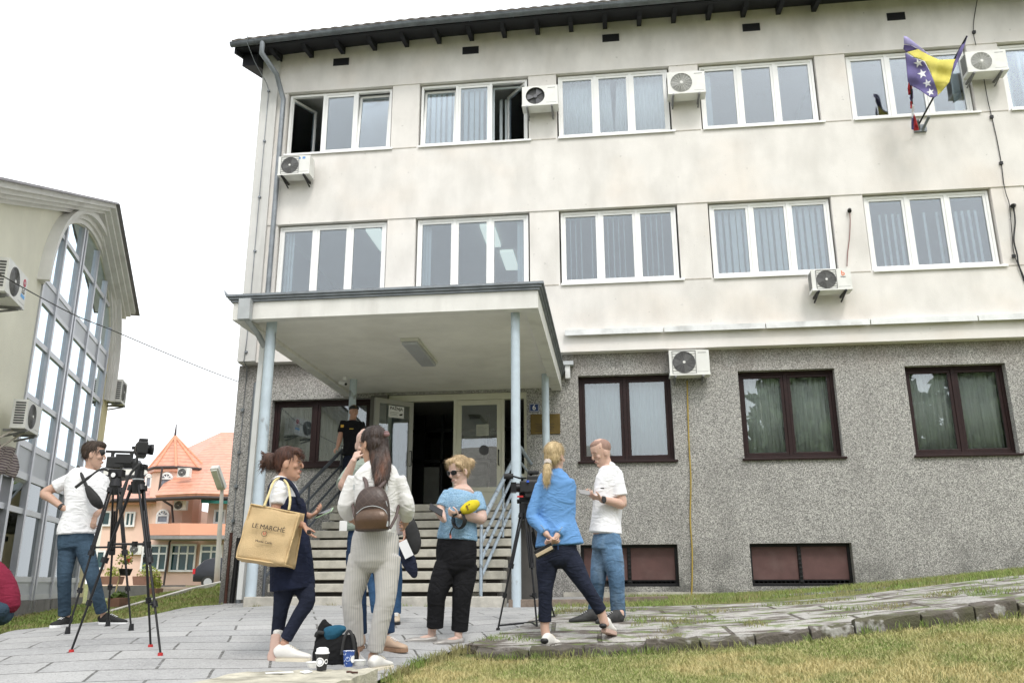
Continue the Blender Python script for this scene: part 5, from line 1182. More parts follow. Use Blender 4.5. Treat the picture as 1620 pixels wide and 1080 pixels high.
f_ += [tuple(range(NP))[::-1], tuple(range(3*NP, 4*NP))]
MB().add(v, f_, True).build('body', mat('graphite_car_paint', (.03, .032, .04), .25, .5), car, bevel=.04)
M_CG = mat('car_glass', (.10, .12, .14), .08)
MB().add([carp(*p) for p in [(.62, .065, 1.02), (1.25, .065, 1.02), (1.25, .13, 1.42), (.95, .13, 1.42)]], [(0, 1, 2, 3)]).build('window', M_CG, car)
MB().add([carp(*p) for p in [(1.33, .065, 1.02), (2.6, .065, 1.02), (2.1, .13, 1.42), (1.33, .13, 1.42)]], [(0, 1, 2, 3)]).build('window', M_CG, car)
MB().add([carp(*p) for p in [(.12, .25, 1.06), (.12, CW-.25, 1.06), (.42, CW-.3, 1.36), (.42, .3, 1.36)]], [(0, 1, 2, 3)]).build('rear_window', M_CG, car)
MB().box(-.03, -.012, .72, .10, .22, .98, Matrix([[1, 0, 0, 0], [0, 1, 0, 0], [0, 0, 1, 0], [0, 0, 0, 1]])).build('tail_light', emis('x', (.5, .01, .02), 0), car)
tl = [o for o in C.objects if o.name.startswith('tail_light')][0]; tl.data.transform(Matrix.Translation(at(303, 931, 44)) @ Matrix.Rotation(math.atan2(HD[0]*-1, HD[1])+rad(8), 4, 'Z'))
for x in (.75, 3.3):
    w0, w1 = carp(x, -.02, .32), carp(x, .2, .32); wh = MB().cyl(w0, w1, .32, 22).build('wheel', M_RUB, car); MB().cyl(carp(x, -.03, .32), carp(x, .0, .32), .2, 18).build('rim', M_ALU, wh)
# retaining wall, white kerb line, steps
M_KW = mat('pale_kerb', (.52, .50, .47), .9, 0, .15, 3, .3, 30)
kb = MB(); ks = [at(150, 970, 14.8), at(170, 965, 15.5), at(205, 955, 17.5), at(250, 943, 20), at(300, 929, 24), at(342, 920, 29), at(400, 908, 36)]
for a, b in zip(ks, ks[1:]):
    o_ = Vector((.0, .22, 0)); kb.hexa([a-Vector((0, 0, .5)), b-Vector((0, 0, .5)), b+o_-Vector((0, 0, .5)), a+o_-Vector((0, 0, .5)), a, b, b+o_, a+o_])
kb.build('bank_kerb', M_KW, label='long pale kerb climbing along the top of the grass bank', cat='kerb')
a, b = at(140, 927, 31), at(250, 925, 31); 
MB().hexa([a-Vector((0, 0, 1.4)), b-Vector((0, 0, 1.4)), b+Vector((0, 2, -1.4)), a+Vector((0, 2, -1.4)), a, b, b+Vector((0, 2, 0)), a+Vector((0, 2, 0))]).build('retaining_wall', mat('dark_wall', (.12, .12, .12), .9, 0, .2, 2), label='low dark grey retaining wall behind the bank kerb', cat='wall')
stp = MB()
for k, (v, d) in enumerate([(939, 25), (934.5, 26), (930, 27), (927.5, 28)]):
    a, b = at(246, v, d), at(305+k*6, v, d); stp.hexa([a-Vector((0, 0, .3)), b-Vector((0, 0, .3)), b+Vector((0, 1.1, -.3)), a+Vector((0, 1.1, -.3)), a, b, b+Vector((0, 1.1, 0)), a+Vector((0, 1.1, 0))])
stp.build('garden_steps', mat('brown_stone_steps', (.36, .30, .25), .9, 0, .2, 3), label='low brown stone steps behind the bank kerb', cat='steps')
M_PLT = mat('brown_planter', (.22, .12, .085), .9, 0, .2, 3); M_YG = mat('yellow_green_leaf', (.30, .34, .06), .7, 0, .4, 8); M_GL = mat('leaf_green', (.09, .14, .03), .7, 0, .4, 8)
def leafball(c, rx, ry, rz_, n, size, mt, name, parent, seed=1):
    rg = np.random.RandomState(seed); m_ = MB()
    for i in range(n):
        d = rg.normal(size=3); d /= np.linalg.norm(d); q = rg.rand()**.4; p = Vector((c[0]+d[0]*rx*q, c[1]+d[1]*ry*q, c[2]+abs(d[2])*rz_*q))
        a = Vector(rg.normal(size=3)).normalized(); b = a.cross(Vector(rg.normal(size=3))).normalized(); s = size*(.6+rg.rand()*.8)
        m_.add([p-a*s, p+b*s*.4, p+a*s, p-b*s*.4], [(0, 1, 2, 3)])
    return m_.build(name, mt, parent)
def planter(u0, u1, vt, vb, d, label, mt=M_YG, fh=.35, tall=False):
    a, b = at(u0, vb, d), at(u1, vb, d); h = at(u0, vt, d).z-a.z; w_ = (b-a).length; t = thing('planter', (a+b)/2, label, 'planter'); F_ = frameM(a, b-a, (0, 0, 1))
    pb_ = MB(); i_ = .12 if not tall else .25
    pb_.hexa([F_ @ Vector(p) for p in [(w_*i_/2, 0, 0), (w_*(1-i_/2), 0, 0), (w_*(1-i_/2), 0, -.4), (w_*i_/2, 0, -.4), (0, h, .03), (w_, h, .03), (w_, h, -.45), (0, h, -.45)]])
    pb_.build('pot', M_PLT, t, bevel=.01)
    c = F_ @ Vector((w_/2, h, -.2)); leafball(c, w_*.45, .25, fh, 240, .05, mt, 'plant', t, int(u0)); return t
planter(208, 247, 911, 925, 33, 'long brown planter with yellow green plants on the dark wall', fh=.45)
planter(158, 188, 911, 924, 33, 'brown planter with yellow flowers behind the left tripod', fh=.4)
planter(231, 247, 930, 946, 24, 'small terracotta pot with light green plant at the garden steps', fh=.5)
pt = planter(169, 189, 945, 960, 17, 'square brown pot with a leaning bamboo stake', mt=M_GL, fh=.1)
MB().tube([at(180, 946, 17.1), at(194, 893, 17.1)], .014, 6).build('stake', mat('bamboo', (.55, .45, .22), .7), pt)
hb = thing('flower_basket', at(197, 893, 17), 'hanging flowers with red blooms above the bamboo stake', 'flowers')
leafball(at(197, 892, 17), .18, .15, .28, 160, .035, M_YG, 'foliage', hb, 5); leafball(at(202, 888, 17), .08, .1, .12, 26, .028, mat('red_petal', (.55, .03, .02), .7), 'bloom', hb, 6)
pc = at(199, 899, 17); MB().tube([pc+Vector((0, 0, -.13)), pc], [.09, .13], 14).build('pot', M_BLACK, hb)
# ---------------------------------------------------------------- people
def fabric(name, col, var=.08, scale=6, bump=.35, bscale=18, extra=None, rough=.9, fold=.30): return mat(name, col, rough, 0, var, scale, bump, bscale, extra=extra, spec=.2, fold=fold)
SKIN = {}
def skin(tone):
    if tone not in SKIN:
        M = mat('skin', tone, .5, 0, .06, 14, .12, 120, spec=.35); p = M.node_tree.nodes['Principled BSDF']; p.inputs['Subsurface Weight'].default_value = .12; p.inputs['Subsurface Radius'].default_value = (.02, .008, .004); p.inputs['Subsurface Scale'].default_value = .5; SKIN[tone] = M
    return SKIN[tone]
def crom(P, n=4):
    out = []
    for i in range(len(P)-1):
        a, b, c, d = P[max(i-1, 0)], P[i], P[i+1], P[min(i+2, len(P)-1)]
        for k in range(n):
            t_ = k/n; out.append([.5*((2*q1)+(q2-q0)*t_+(2*q0-5*q1+4*q2-q3)*t_*t_+(3*q1-q0-3*q2+q3)*t_**3) for q0, q1, q2, q3 in zip(a, b, c, d)])
    out.append(list(P[-1])); return out
def loft(mb, secs, n=16, sub=4, cap=.55, ex=1.0):
    """secs: (centre, side half width, depth half width, side vector); closed shell with rounded ends"""
    S = crom([[Vector(s[0]), float(s[1]), float(s[2]), Vector(s[3]).normalized()] for s in secs], sub) if sub > 1 else [list(s) for s in secs]
    def endcap(s, o):
        t_ = (s[0]-o[0]).normalized(); r_ = min(s[1], s[2])*cap; return [[s[0]+t_*r_*.6, s[1]*.8, s[2]*.8, s[3]], [s[0]+t_*r_, s[1]*.42, s[2]*.42, s[3]]]
    e0 = endcap(S[0], S[1]); e1 = endcap(S[-1], S[-2]); S = [e0[1], e0[0]]+S+e1
    rings = []
    for i, s in enumerate(S):
        t_ = (S[min(i+1, len(S)-1)][0]-S[max(i-1, 0)][0]).normalized(); sd_ = Vector(s[3]); sd_ = (sd_-t_*sd_.dot(t_))
        sd_ = sd_.normalized() if sd_.length > 1e-5 else t_.orthogonal().normalized(); dd = t_.cross(sd_); r_ = []
        for k in range(n):
            a = 2*math.pi*k/n; c, q = math.cos(a), math.sin(a)
            c = math.copysign(abs(c)**ex, c); q = math.copysign(abs(q)**ex, q); r_.append(s[0]+sd_*max(s[1], 1e-4)*c+dd*max(s[2], 1e-4)*q)
        rings.append(r_)
    v = [p for r_ in rings for p in r_]; f = []
    for i in range(len(rings)-1):
        for k in range(n): f.append((i*n+k, i*n+(k+1) % n, (i+1)*n+(k+1) % n, (i+1)*n+k))
    f += [tuple(range(n))[::-1], tuple(range((len(rings)-1)*n, len(rings)*n))]
    return mb.add(v, f, True)
def limb(mb, pts, rs, n=14, side=None, flat=1., cap=.55):
    side = side or Vector((1, .1, 0)); return loft(mb, [(p, r, r*flat, side) for p, r in zip(pts, rs)], n, 4, cap=cap)
def ell(mb, c, rx, ry, rz_, X=Vector((1, 0, 0)), Y=Vector((0, 1, 0)), n=12):
    Z = X.cross(Y); v = []; f = []
    for i in range(n-1):
        a = math.pi*(i+1)/n
        for k in range(n): b = 2*math.pi*k/n; v.append(c+X*rx*math.sin(a)*math.cos(b)+Y*ry*math.sin(a)*math.sin(b)+Z*rz_*math.cos(a))
    v += [c+Z*rz_, c-Z*rz_]
    for i in range(n-2):
        for k in range(n): f.append((i*n+k, i*n+(k+1) % n, (i+1)*n+(k+1) % n, (i+1)*n+k))
    for k in range(n): f += [(len(v)-2, (k+1) % n, k), (len(v)-1, (n-2)*n+k, (n-2)*n+(k+1) % n)]
    return mb.add(v, f, True)
def fused(mb, name, mt, parent, vox=.008, smooth=2, fold=0., fscale=7., stretch=(1, 1, .45), seed=0., strands=0, **tags):
    """one continuous surface grown over the shapes, with cloth folds pressed in"""
    me = bpy.data.meshes.new('t'); me.from_pydata(mb.v, [], mb.f); bm = bmesh.new(); bm.from_mesh(me); bmesh.ops.recalc_face_normals(bm, faces=bm.faces); bm.to_mesh(me); bm.free()
    to = bpy.data.objects.new('t', me); C.objects.link(to)
    r_ = to.modifiers.new('r', 'REMESH'); r_.mode = 'VOXEL'; r_.voxel_size = vox; r_.use_smooth_shade = True
    if smooth: s_ = to.modifiers.new('s', 'SMOOTH'); s_.iterations = smooth; s_.factor = .5
    bpy.context.view_layer.update(); m2 = bpy.data.meshes.new_from_object(to.evaluated_get(bpy.context.evaluated_depsgraph_get())); bpy.data.objects.remove(to); bpy.data.meshes.remove(me)
    if fold:
        n = len(m2.vertices); co = np.empty(n*3); m2.vertices.foreach_get('co', co); co = co.reshape(-1, 3); no = np.empty(n*3); m2.vertex_normals.foreach_get('vector', no); no = no.reshape(-1, 3)
        d = np.array([.45*noise.noise(Vector((p[0]*fscale*stretch[0]+seed, p[1]*fscale*stretch[1], p[2]*fscale*stretch[2]+p[0]*fscale*.35)))+.9*(.22-min(1, abs(noise.noise(Vector((p[0]*fscale*1.1+seed+9, p[1]*fscale*1.1, p[2]*fscale*1.6-p[0]*fscale*.9))))*4.5)*.3) for p in co])
        co += no*(d*fold)[:, None]; m2.vertices.foreach_set('co', co.ravel())
    if strands:   # loose hairs lying along and lifting off the surface
        rg = np.random.RandomState(len(m2.vertices) % 997); hb = bmesh.new(); hb.from_mesh(m2); N_ = len(m2.vertices); src = [(m2.vertices[int(i)].co.copy(), m2.vertices[int(i)].normal.copy()) for i in rg.randint(0, N_, strands)]
        for c_, n_ in src:
            d_ = Vector((rg.normal()*.35, rg.normal()*.35, -1)); d_ = (d_-n_*d_.dot(n_))
            if d_.length < .1: continue
            d_.normalize(); s_ = d_.cross(n_).normalized(); L_ = rg.uniform(.03, .07); w_ = rg.uniform(.0012, .0028); lift = rg.uniform(.001, .010); pts = [c_+d_*L_*q+n_*(.0015+lift*q*q) for q in (0, .35, .7, 1)]; vs_ = []
            for q, p_ in enumerate(pts): r_ = w_*(1-.28*q); vs_.append((hb.verts.new(p_-s_*r_), hb.verts.new(p_+s_*r_)))
            for q in range(3): hb.faces.new((vs_[q][0], vs_[q][1], vs_[q+1][1], vs_[q+1][0]))
        hb.to_mesh(m2); hb.free()
    m2.name = name; m2.materials.clear(); m2.materials.append(mt); m2.polygons.foreach_set('use_smooth', [True]*len(m2.polygons))
    o = bpy.data.objects.new(name, m2); C.objects.link(o)
    if parent is not None: setp(o, parent)
    else:
        A = np.array([v.co for v in m2.vertices]); c_ = Vector(((A[:, 0].min()+A[:, 0].max())/2, (A[:, 1].min()+A[:, 1].max())/2, A[:, 2].min())); m2.transform(Matrix.Translation(-c_)); o.location = c_
    return tag(o, **tags)
RIGHT = Vector((RV[0], RV[1], 0)).normalized(); TOCAM = Vector((-HD[0], -HD[1], 0)).normalized(); UP = Vector((0, 0, 1))
def heading(deg): a = rad(deg); return (TOCAM*math.cos(a)+RIGHT*math.sin(a)).normalized()     # 0 to the camera, 90 picture right, 180 away

def hand(mb, wrist, dirv, palmn, curl=.4, size=1., thumb=1, spread=.06, curls=None):
    """palm, four unequal jointed fingers and a thumb; palmn = direction the palm faces"""
    d = Vector(dirv).normalized(); pn = Vector(palmn); pn = (pn-d*pn.dot(d)).normalized(); s = d.cross(pn)*thumb; z = size*.93
    loft(mb, [(wrist-d*.02*z, .026*z, .019*z, s), (wrist+d*.02*z, .030*z, .017*z, s), (wrist+d*.055*z, .038*z, .015*z, s), (wrist+d*.088*z, .039*z, .012*z, s)], 12, 3)
    for i, (off, L) in enumerate(((.029, .070), (.010, .078), (-.009, .073), (-.028, .058))):
        c_ = curls[i] if curls else curl*(1+.12*i); p = wrist+d*(.088-.004*abs(i-1))*z+s*off*z; dd = (d+s*spread*(1.5-i)).normalized(); P = [p-dd*.015*z, p]; n_ = pn
        for j, f_ in enumerate((.45, .30, .25)):
            R_ = Matrix.Rotation(0, 3, 'X'); a = c_*(.8 if j == 0 else 1.0); dd2 = (dd*math.cos(a)+n_*math.sin(a)).normalized(); n_ = (n_*math.cos(a)-dd*math.sin(a)).normalized(); dd = dd2; p = p+dd*L*f_*z; P.append(p)
        loft(mb, [(q, r_*z, r_*z, s) for q, r_ in zip(P, (.0085, .0088, .0085, .0078, .0066))], 8, 2)
    p = wrist+d*.025*z+s*.028*z; t_ = (d*.7+s*.75+pn*.25).normalized(); P = [p-t_*.015*z, p+t_*.028*z]; t2 = (d*.9+s*.35+pn*(.25+curl*.4)).normalized(); P.append(P[-1]+t2*.028*z); t3 = (d*.9+s*.05+pn*(.3+curl*.5)).normalized(); P.append(P[-1]+t3*.024*z)
    loft(mb, [(q, r_*z, r_*z, s) for q, r_ in zip(P, (.015, .0115, .0098, .008))], 8, 2)

def head(mb, t, c, fdeg, pitch, h, tone, female=False, roll=0., eyes=True, mouth=(.30, .10, .09)):
    """c = centre between the ears at eye height; returns the local->world frame"""
    f = heading(fdeg); x = f.cross(UP).normalized()        # x = the person's right
    q = Matrix.Rotation(rad(pitch), 3, x); f2 = q @ f; u2 = q @ UP
    if roll: r_ = Matrix.Rotation(rad(roll), 3, f2); x = r_ @ x; u2 = r_ @ u2
    k = h/.23
    def L(a, b, z): return c+x*a*k+f2*b*k+u2*(z-.115)*k
    S = [(.000, .026, .026, .052), (.012, .040, .040, .040), (.035, .052, .060, .022), (.060, .060, .074, .008), (.085, .066, .084, .000), (.115, .071, .091, -.006), (.145, .075, .095, -.010), (.175, .074, .092, -.013), (.200, .065, .080, -.015), (.218, .048, .058, -.016)]
    if female: S = [(a, b*.95, c_*.97, d) for a, b, c_, d in S]
    loft(mb, [(L(0, d, a), b*k, c_*k, x) for a, b, c_, d in S], 20, 3, cap=.5)
    loft(mb, [(L(0, .078, .130), .007*k, .006*k, x), (L(0, .088, .110), .008*k, .008*k, x), (L(0, .097, .088), .0105*k, .0095*k, x), (L(0, .088, .076), .012*k, .007*k, x)], 10, 3, cap=.3)   # nose
    ell(mb, L(0, .071, .133), .050*k, .013*k, .009*k, x, f2)      # brow
    for s in (-1, 1):
        ell(mb, L(s*.040, .054, .088), .018*k, .018*k, .020*k, x, f2)      # cheek
        ell(mb, L(s*.074, -.010, .100), .008*k, .020*k, .031*k, (x+f2*.35*s).normalized(), (f2-x*.35*s).normalized())   # ear
        ell(mb, L(s*.074, -.006, .086), .007*k, .010*k, .012*k, x, f2)
    ell(mb, L(0, .068, .046), .028*k, .018*k, .016*k, x, f2); ell(mb, L(0, .066, .012), .018*k, .013*k, .012*k, x, f2)
    if eyes:
        m_ = MB(); 
        for s in (-1, 1): ell(m_, L(s*.031, .0750, .1165), .0105*k, .006*k, .0036*k, x, f2, 10)
        m_.build('eyes', mat('eye_white', (.34, .29, .26), .3), t)
        m_ = MB()
        for s in (-1, 1): ell(m_, L(s*.031, .0782, .1165), .0055*k, .004*k, .0042*k, x, f2, 8)
        m_.build('irises', mat('iris', (.03, .02, .015), .3), t)
        m_ = MB()
        for s in (-1, 1): loft(m_, [(L(s*.014, .084, .1365), .0022*k, .003*k, u2), (L(s*.032, .081, .140), .0022*k, .003*k, u2), (L(s*.048, .070, .136), .0015*k, .0025*k, u2)], 8, 3)
        m_.build('eyebrows', mat('brow_hair', (.11, .07, .05), .9), t)
    m_ = MB(); loft(m_, [(L(-.020, .077, .0505), .002*k, .003*k, u2), (L(-.009, .0845, .0522), .0035*k, .004*k, u2), (L(0, .0858, .0505), .0035*k, .004*k, u2), (L(.009, .0845, .0522), .0035*k, .004*k, u2), (L(.020, .077, .0505), .002*k, .003*k, u2)], 8, 3); m_.build('lips', mat('lips', mouth, .4), t)
    return L, x, f2, u2, k
def hairmat(name, col, col2=None): return mat(name, np.array(col)*.75, .5, 0, .3, 70, .8, 160, col2=np.array(col)*1.5 if col2 is None else col2, stretch=(1, 1, .16), spec=.45)
def strands(m_, L, pts_list, r=.006): 
    for P in pts_list: m_.tube(crom_pts([L(*p) for p in P]), [r*(1-.6*i/ (4*(len(P)-1))) for i in range(4*(len(P)-1)+1)], 5)
def crom_pts(P, n=4): return [q[0] for q in crom([[Vector(p)] for p in P], n)]
def shoe(t, ankle, toe, w_=.048, hgt=.075, upper=M_BLACK, sole=M_WHITE, low=False, roll=None, name='shoe', flat=False, so=.022):
    """shoe from the heel under the ankle to the toe; both given as points at sole level"""
    a, b = Vector(ankle), Vector(toe); d = (b-a); L_ = d.length; d.normalize(); s = d.cross(UP).normalized() if abs(d.z) < .95 else RIGHT; u = s.cross(d).normalized()
    if u.z < 0: u = -u
    m_ = MB(); g = .03 if flat else hgt
    secs = [(-.03, .62, .9), (.10, .80, 1.25), (.26, .80, 1.30), (.42, .78, 1.05), (.60, .92, .76), (.80, 1.0, .58), (.93, .84, .46), (1.0, .5, .34)]
    loft(m_, [(a+d*(L_*q)+u*(so+g*hh*.5), w_*ww*.95, g*hh*.5, s) for q, ww, hh in secs], 16, 3, cap=.35)
    o = fused(m_, name, upper, t, .006, 1)
    m2 = MB(); P = []
    prof = [(0-.03, .35), (.02, .62), (.18, .76), (.40, .72), (.62, .92), (.80, 1.03), (.93, .86), (1.02, .45)]
    top = [a+d*(L_*q)+s*w_*ww+u*0 for q, ww in prof]+[a+d*(L_*q)-s*w_*ww for q, ww in prof[::-1]]
    m2.prism(top, u*(so+.008)); m2.build('sole', sole, o, bevel=.004)
    if hgt > .065:
        m3 = MB()
        for q in (.40, .47, .54, .61): c_ = a+d*(L_*q)+u*(so+g*(1.10-(q-.40)*1.45)); m3.tube([c_-s*w_*.42, c_+u*.004, c_+s*w_*.42], .0035, 5)
        m3.build('laces', M_WHITE if upper is not M_WSHOE else M_CSOLE, o)
    return o

def cuff(m_, secs): pass
def person(label, D, body_dd=0.):
    foot = at(*label[1], D); t = thing('person', (foot.x, foot.y, gz(foot.x, foot.y)), label[0], 'person'); return t

class P_:
    def __init__(s, label, foot, D, tone, base=None):
        s.D = D; p = at(foot[0], foot[1], D); s.t = thing('person', base or (p.x, p.y, p.z), label, 'person'); s.skin = skin(tone); s.tone = tone; s.sk = MB()
    def J(s, u, v, dd=0.): return at(u, v, s.D+dd)
    def torso(s, rows, deg, name, mt, hem_open=False, fold=.006, extra=None, vox=.009, inner=.86, ex=.9, **kw):
        """rows: (u, v, half width px, depth half m, dd)"""
        side = heading(deg).cross(UP); S = []; m_ = MB()
        for u, v, hw, dp, dd in rows:
            c_ = s.J(u, v, dd); w_ = (s.J(u+hw, v, dd)-s.J(u-hw, v, dd)).length/2
            # seen width of a turned ellipse -> its true side half width
            cs = abs(side.dot(RIGHT)); a = math.sqrt(max(w_*w_-(dp*dp)*(1-cs*cs), .0025))/max(cs, .35) if cs > .35 else dp; b = dp if cs > .35 else w_
            if cs <= .35: a, b = dp, w_
            S.append((c_, a, b, side))
        loft(m_, S, 22, 4, cap=.10, ex=ex)
        loft(s.sk, [(c_, a*inner, b*inner, sd_) for c_, a, b, sd_ in S], 16, 3, cap=.3)
        if extra: extra(m_)
        s.rows = S; return fused(m_, name, mt, s.t, vox, 2, fold, seed=len(name)+s.D, **kw) if mt else m_
    def arm(s, sh, el, wr, r=(.052, .045, .040, .030), dd=(0, 0, 0)):
        A, B, Cc = s.J(*sh, dd[0]), s.J(*el, dd[1]), s.J(*wr, dd[2])
        limb(s.sk, [A.lerp(B, .14), A.lerp(B, .5), B, B.lerp(Cc, .3), B.lerp(Cc, .7), Cc], [r[0]*.72, r[0]*.90, r[1], r[2]*1.04, r[2]*.85, r[3]*.9]); return A, B, Cc
    def leg(s, m_, hip, kn, an, r=(.095, .088, .066, .060, .05), dd=(0, 0, 0), hem=1.0, skinr=.8):
        A, B, Cc = s.J(*hip, dd[0]), s.J(*kn, dd[1]), s.J(*an, dd[2])
        P = [A, A.lerp(B, .45), B, B.lerp(Cc, .38), Cc.lerp(B, 1-hem) if hem < 1 else Cc]
        limb(m_, P, r, 16, cap=.06); limb(s.sk, [A, A.lerp(B, .5), B, B.lerp(Cc, .4), B.lerp(Cc, .85), Cc], [r[0]*skinr, r[1]*skinr, r[2]*skinr*.85, .048, .034, .034]); return A, B, Cc
    def foot(s, ankle, toe): loft(s.sk, [(ankle+Vector((0, 0, .02)), .034, .034, RIGHT), (ankle+Vector((0, 0, -.03)), .030, .034, RIGHT), (ankle.lerp(toe, .35)+Vector((0, 0, -.03)), .022, .014, RIGHT), (ankle.lerp(toe, .7)+Vector((0, 0, -.02)), .02, .008, RIGHT)], 10, 3)
    def done(s, vox=.005): 
        o = fused(s.sk, 'body', s.skin, s.t, vox, 2); return o
def gp(u, v, D):   # point on the ground under the pixel column, near depth D
    p = at(u, v, D); return Vector((p.x, p.y, gz(p.x, p.y)))
def sleeve(m_, A, B, f, r0, r1, r2=None): limb(m_, [A+(A-B).normalized()*.01, A.lerp(B, f*.5), A.lerp(B, f)], [r0, (r0+r1)/2, r1], 16, cap=.12)

def box_at(mb, c, x, y, sx_, sy_, sz_):
    F_ = frameM(c, x, y); return mb.box(-sx_/2, -sy_/2, -sz_/2, sx_/2, sy_/2, sz_/2, F_)
M_JEAN = fabric('dark_denim', (.040, .068, .10), .3, 5, .3, 60)
M_JEANL = fabric('washed_denim', (.10, .18, .29), .45, 3.5, .3, 60, extra=lambda t, o, g: mixc(t, mul(t, noisefac(t, g, 4, .5, .72, (1, 1, .5)), .55), o, (.26, .34, .42)))
M_BTRO = fabric('black_trousers', (.012, .012, .014), .2, 5); M_NTRO = fabric('navy_trousers', (.018, .022, .040), .2, 5)
M_TEE = fabric('white_cotton', (.80, .80, .81), .03, 4); M_RSOLE = mat('gum_sole', (.52, .36, .30), .7, 0, .1, 10); M_CSOLE = mat('cream_sole', (.66, .60, .48), .7)
M_WSHOE = mat('white_leather', (.74, .72, .68), .5, 0, .05, 10); M_PHONE = mat('black_phone', (.01, .01, .012), .15)

# --- 1 man in white t-shirt with sling bag, hand on hip
def man_sling():
    p = P_('man in white t-shirt with black sling bag, hand on hip, looking into the camera viewfinder', (130, 988), 8.65, (.50, .32, .24)); t = p.t
    L, x, f, u, k = head(p.sk, t, p.J(150, 719, 0), 100, -2, .250, p.tone)
    limb(p.sk, [p.J(140, 749, .02), p.J(144, 739, .01), L(0, -.02, .05)], [.066, .058, .055])
    h = MB(); ell(h, L(0, -.026, .164), .083*k, .104*k, .084*k, x, f); ell(h, L(0, -.045, .125), .078*k, .072*k, .070*k, x, f); ell(h, L(0, .024, .204), .066*k, .066*k, .042*k, x, f)
    fused(h, 'hair', hairmat('short_dark_hair', (.045, .028, .018)), t, .007, 1, .004, 30, strands=900)
    A1, B1, C1 = p.arm((113, 757), (70, 780), (101, 804), dd=(0, -.05, -.12)); A2, B2, C2 = p.arm((162, 758), (170, 785), (151, 816), dd=(.12, .15, -.05))
    hand(p.sk, C1, p.J(118, 806, -.13)-C1, Vector((0, 1, -.1)), .25, 1., 1); hand(p.sk, C2, p.J(148, 826, -.06)-C2, (0, .3, -1), .5, .95, -1)
    p.torso([(142, 740, 9, .06, .02), (140, 745, 17, .08, .02), (138, 753, 27, .10, 0), (137, 770, 29, .12, 0), (136, 796, 28, .12, 0), (130, 818, 27, .12, 0), (124, 836, 28, .125, 0), (123, 844, 28.5, .13, 0)], 30, 't_shirt', M_TEE, extra=lambda m_: (sleeve(m_, A1, B1, .60, .066, .070), sleeve(m_, A2, B2, .7, .062, .064)), fold=.007)
    m_ = MB(); side = heading(30).cross(UP)
    loft(m_, [(p.J(122, 835), .155, .115, side), (p.J(120, 852), .168, .12, side), (p.J(120, 866), .165, .115, side)], 20, 3, cap=.1)
    h1 = p.leg(m_, (108, 862), (102, 910), (102, 972), (.092, .085, .068, .062, .058), (0, -.08, .05)); h2 = p.leg(m_, (133, 862), (147, 912), (161, 968), (.092, .083, .066, .060, .056), (0, -.05, .08))
    fused(m_, 'jeans', M_JEAN, t, .008, 2, .006, 8)
    a = gp(103, 985, 8.72); shoe(t, a+Vector((0, .07, 0)), a+TOCAM*.20+RIGHT*-.02, upper=mat('black_canvas', (.015, .015, .015), .8)); p.foot(a+Vector((0, 0, .09)), a+TOCAM*.15+Vector((0, 0, .05)))
    a = gp(158, 985, 8.76); shoe(t, a, a+RIGHT*.27+TOCAM*.02, upper=mat('black_canvas', (.015, .015, .015), .8)); p.foot(a+Vector((.03, 0, .09)), a+RIGHT*.2+Vector((0, 0, .05)))
    # sling bag: strap and pouch on the chest
    sb = thing('sling_bag', p.J(152, 790, -.15), 'black sling bag slung across the man\'s white t-shirt', 'sling bag')
    MB().tube(crom_pts([p.J(123, 738, .06), p.J(125, 741, -.06), p.J(133, 760, -.14), p.J(141, 778, -.16)]), .016, 6).build('strap', M_RUB, sb)
    m_ = MB(); loft(m_, [(p.J(138, 770, -.16), .025, .02, RIGHT), (p.J(145, 782, -.175), .045, .035, RIGHT), (p.J(153, 794, -.17), .050, .035, RIGHT), (p.J(160, 802, -.13), .028, .025, RIGHT)], 14, 4, cap=.4, ex=.7); fused(m_, 'pouch', M_RUB, sb, .006, 1, .002, 20)
    w_ = MB(); d = (B1-C1).normalized(); w_.tube([C1+d*.02, C1+d*.045], .033, 14); box_at(w_, C1+d*.032+TOCAM*.03, d, RIGHT, .035, .035, .012); w_.build('wristwatch', M_BLACK, t)
    p.done()
man_sling()

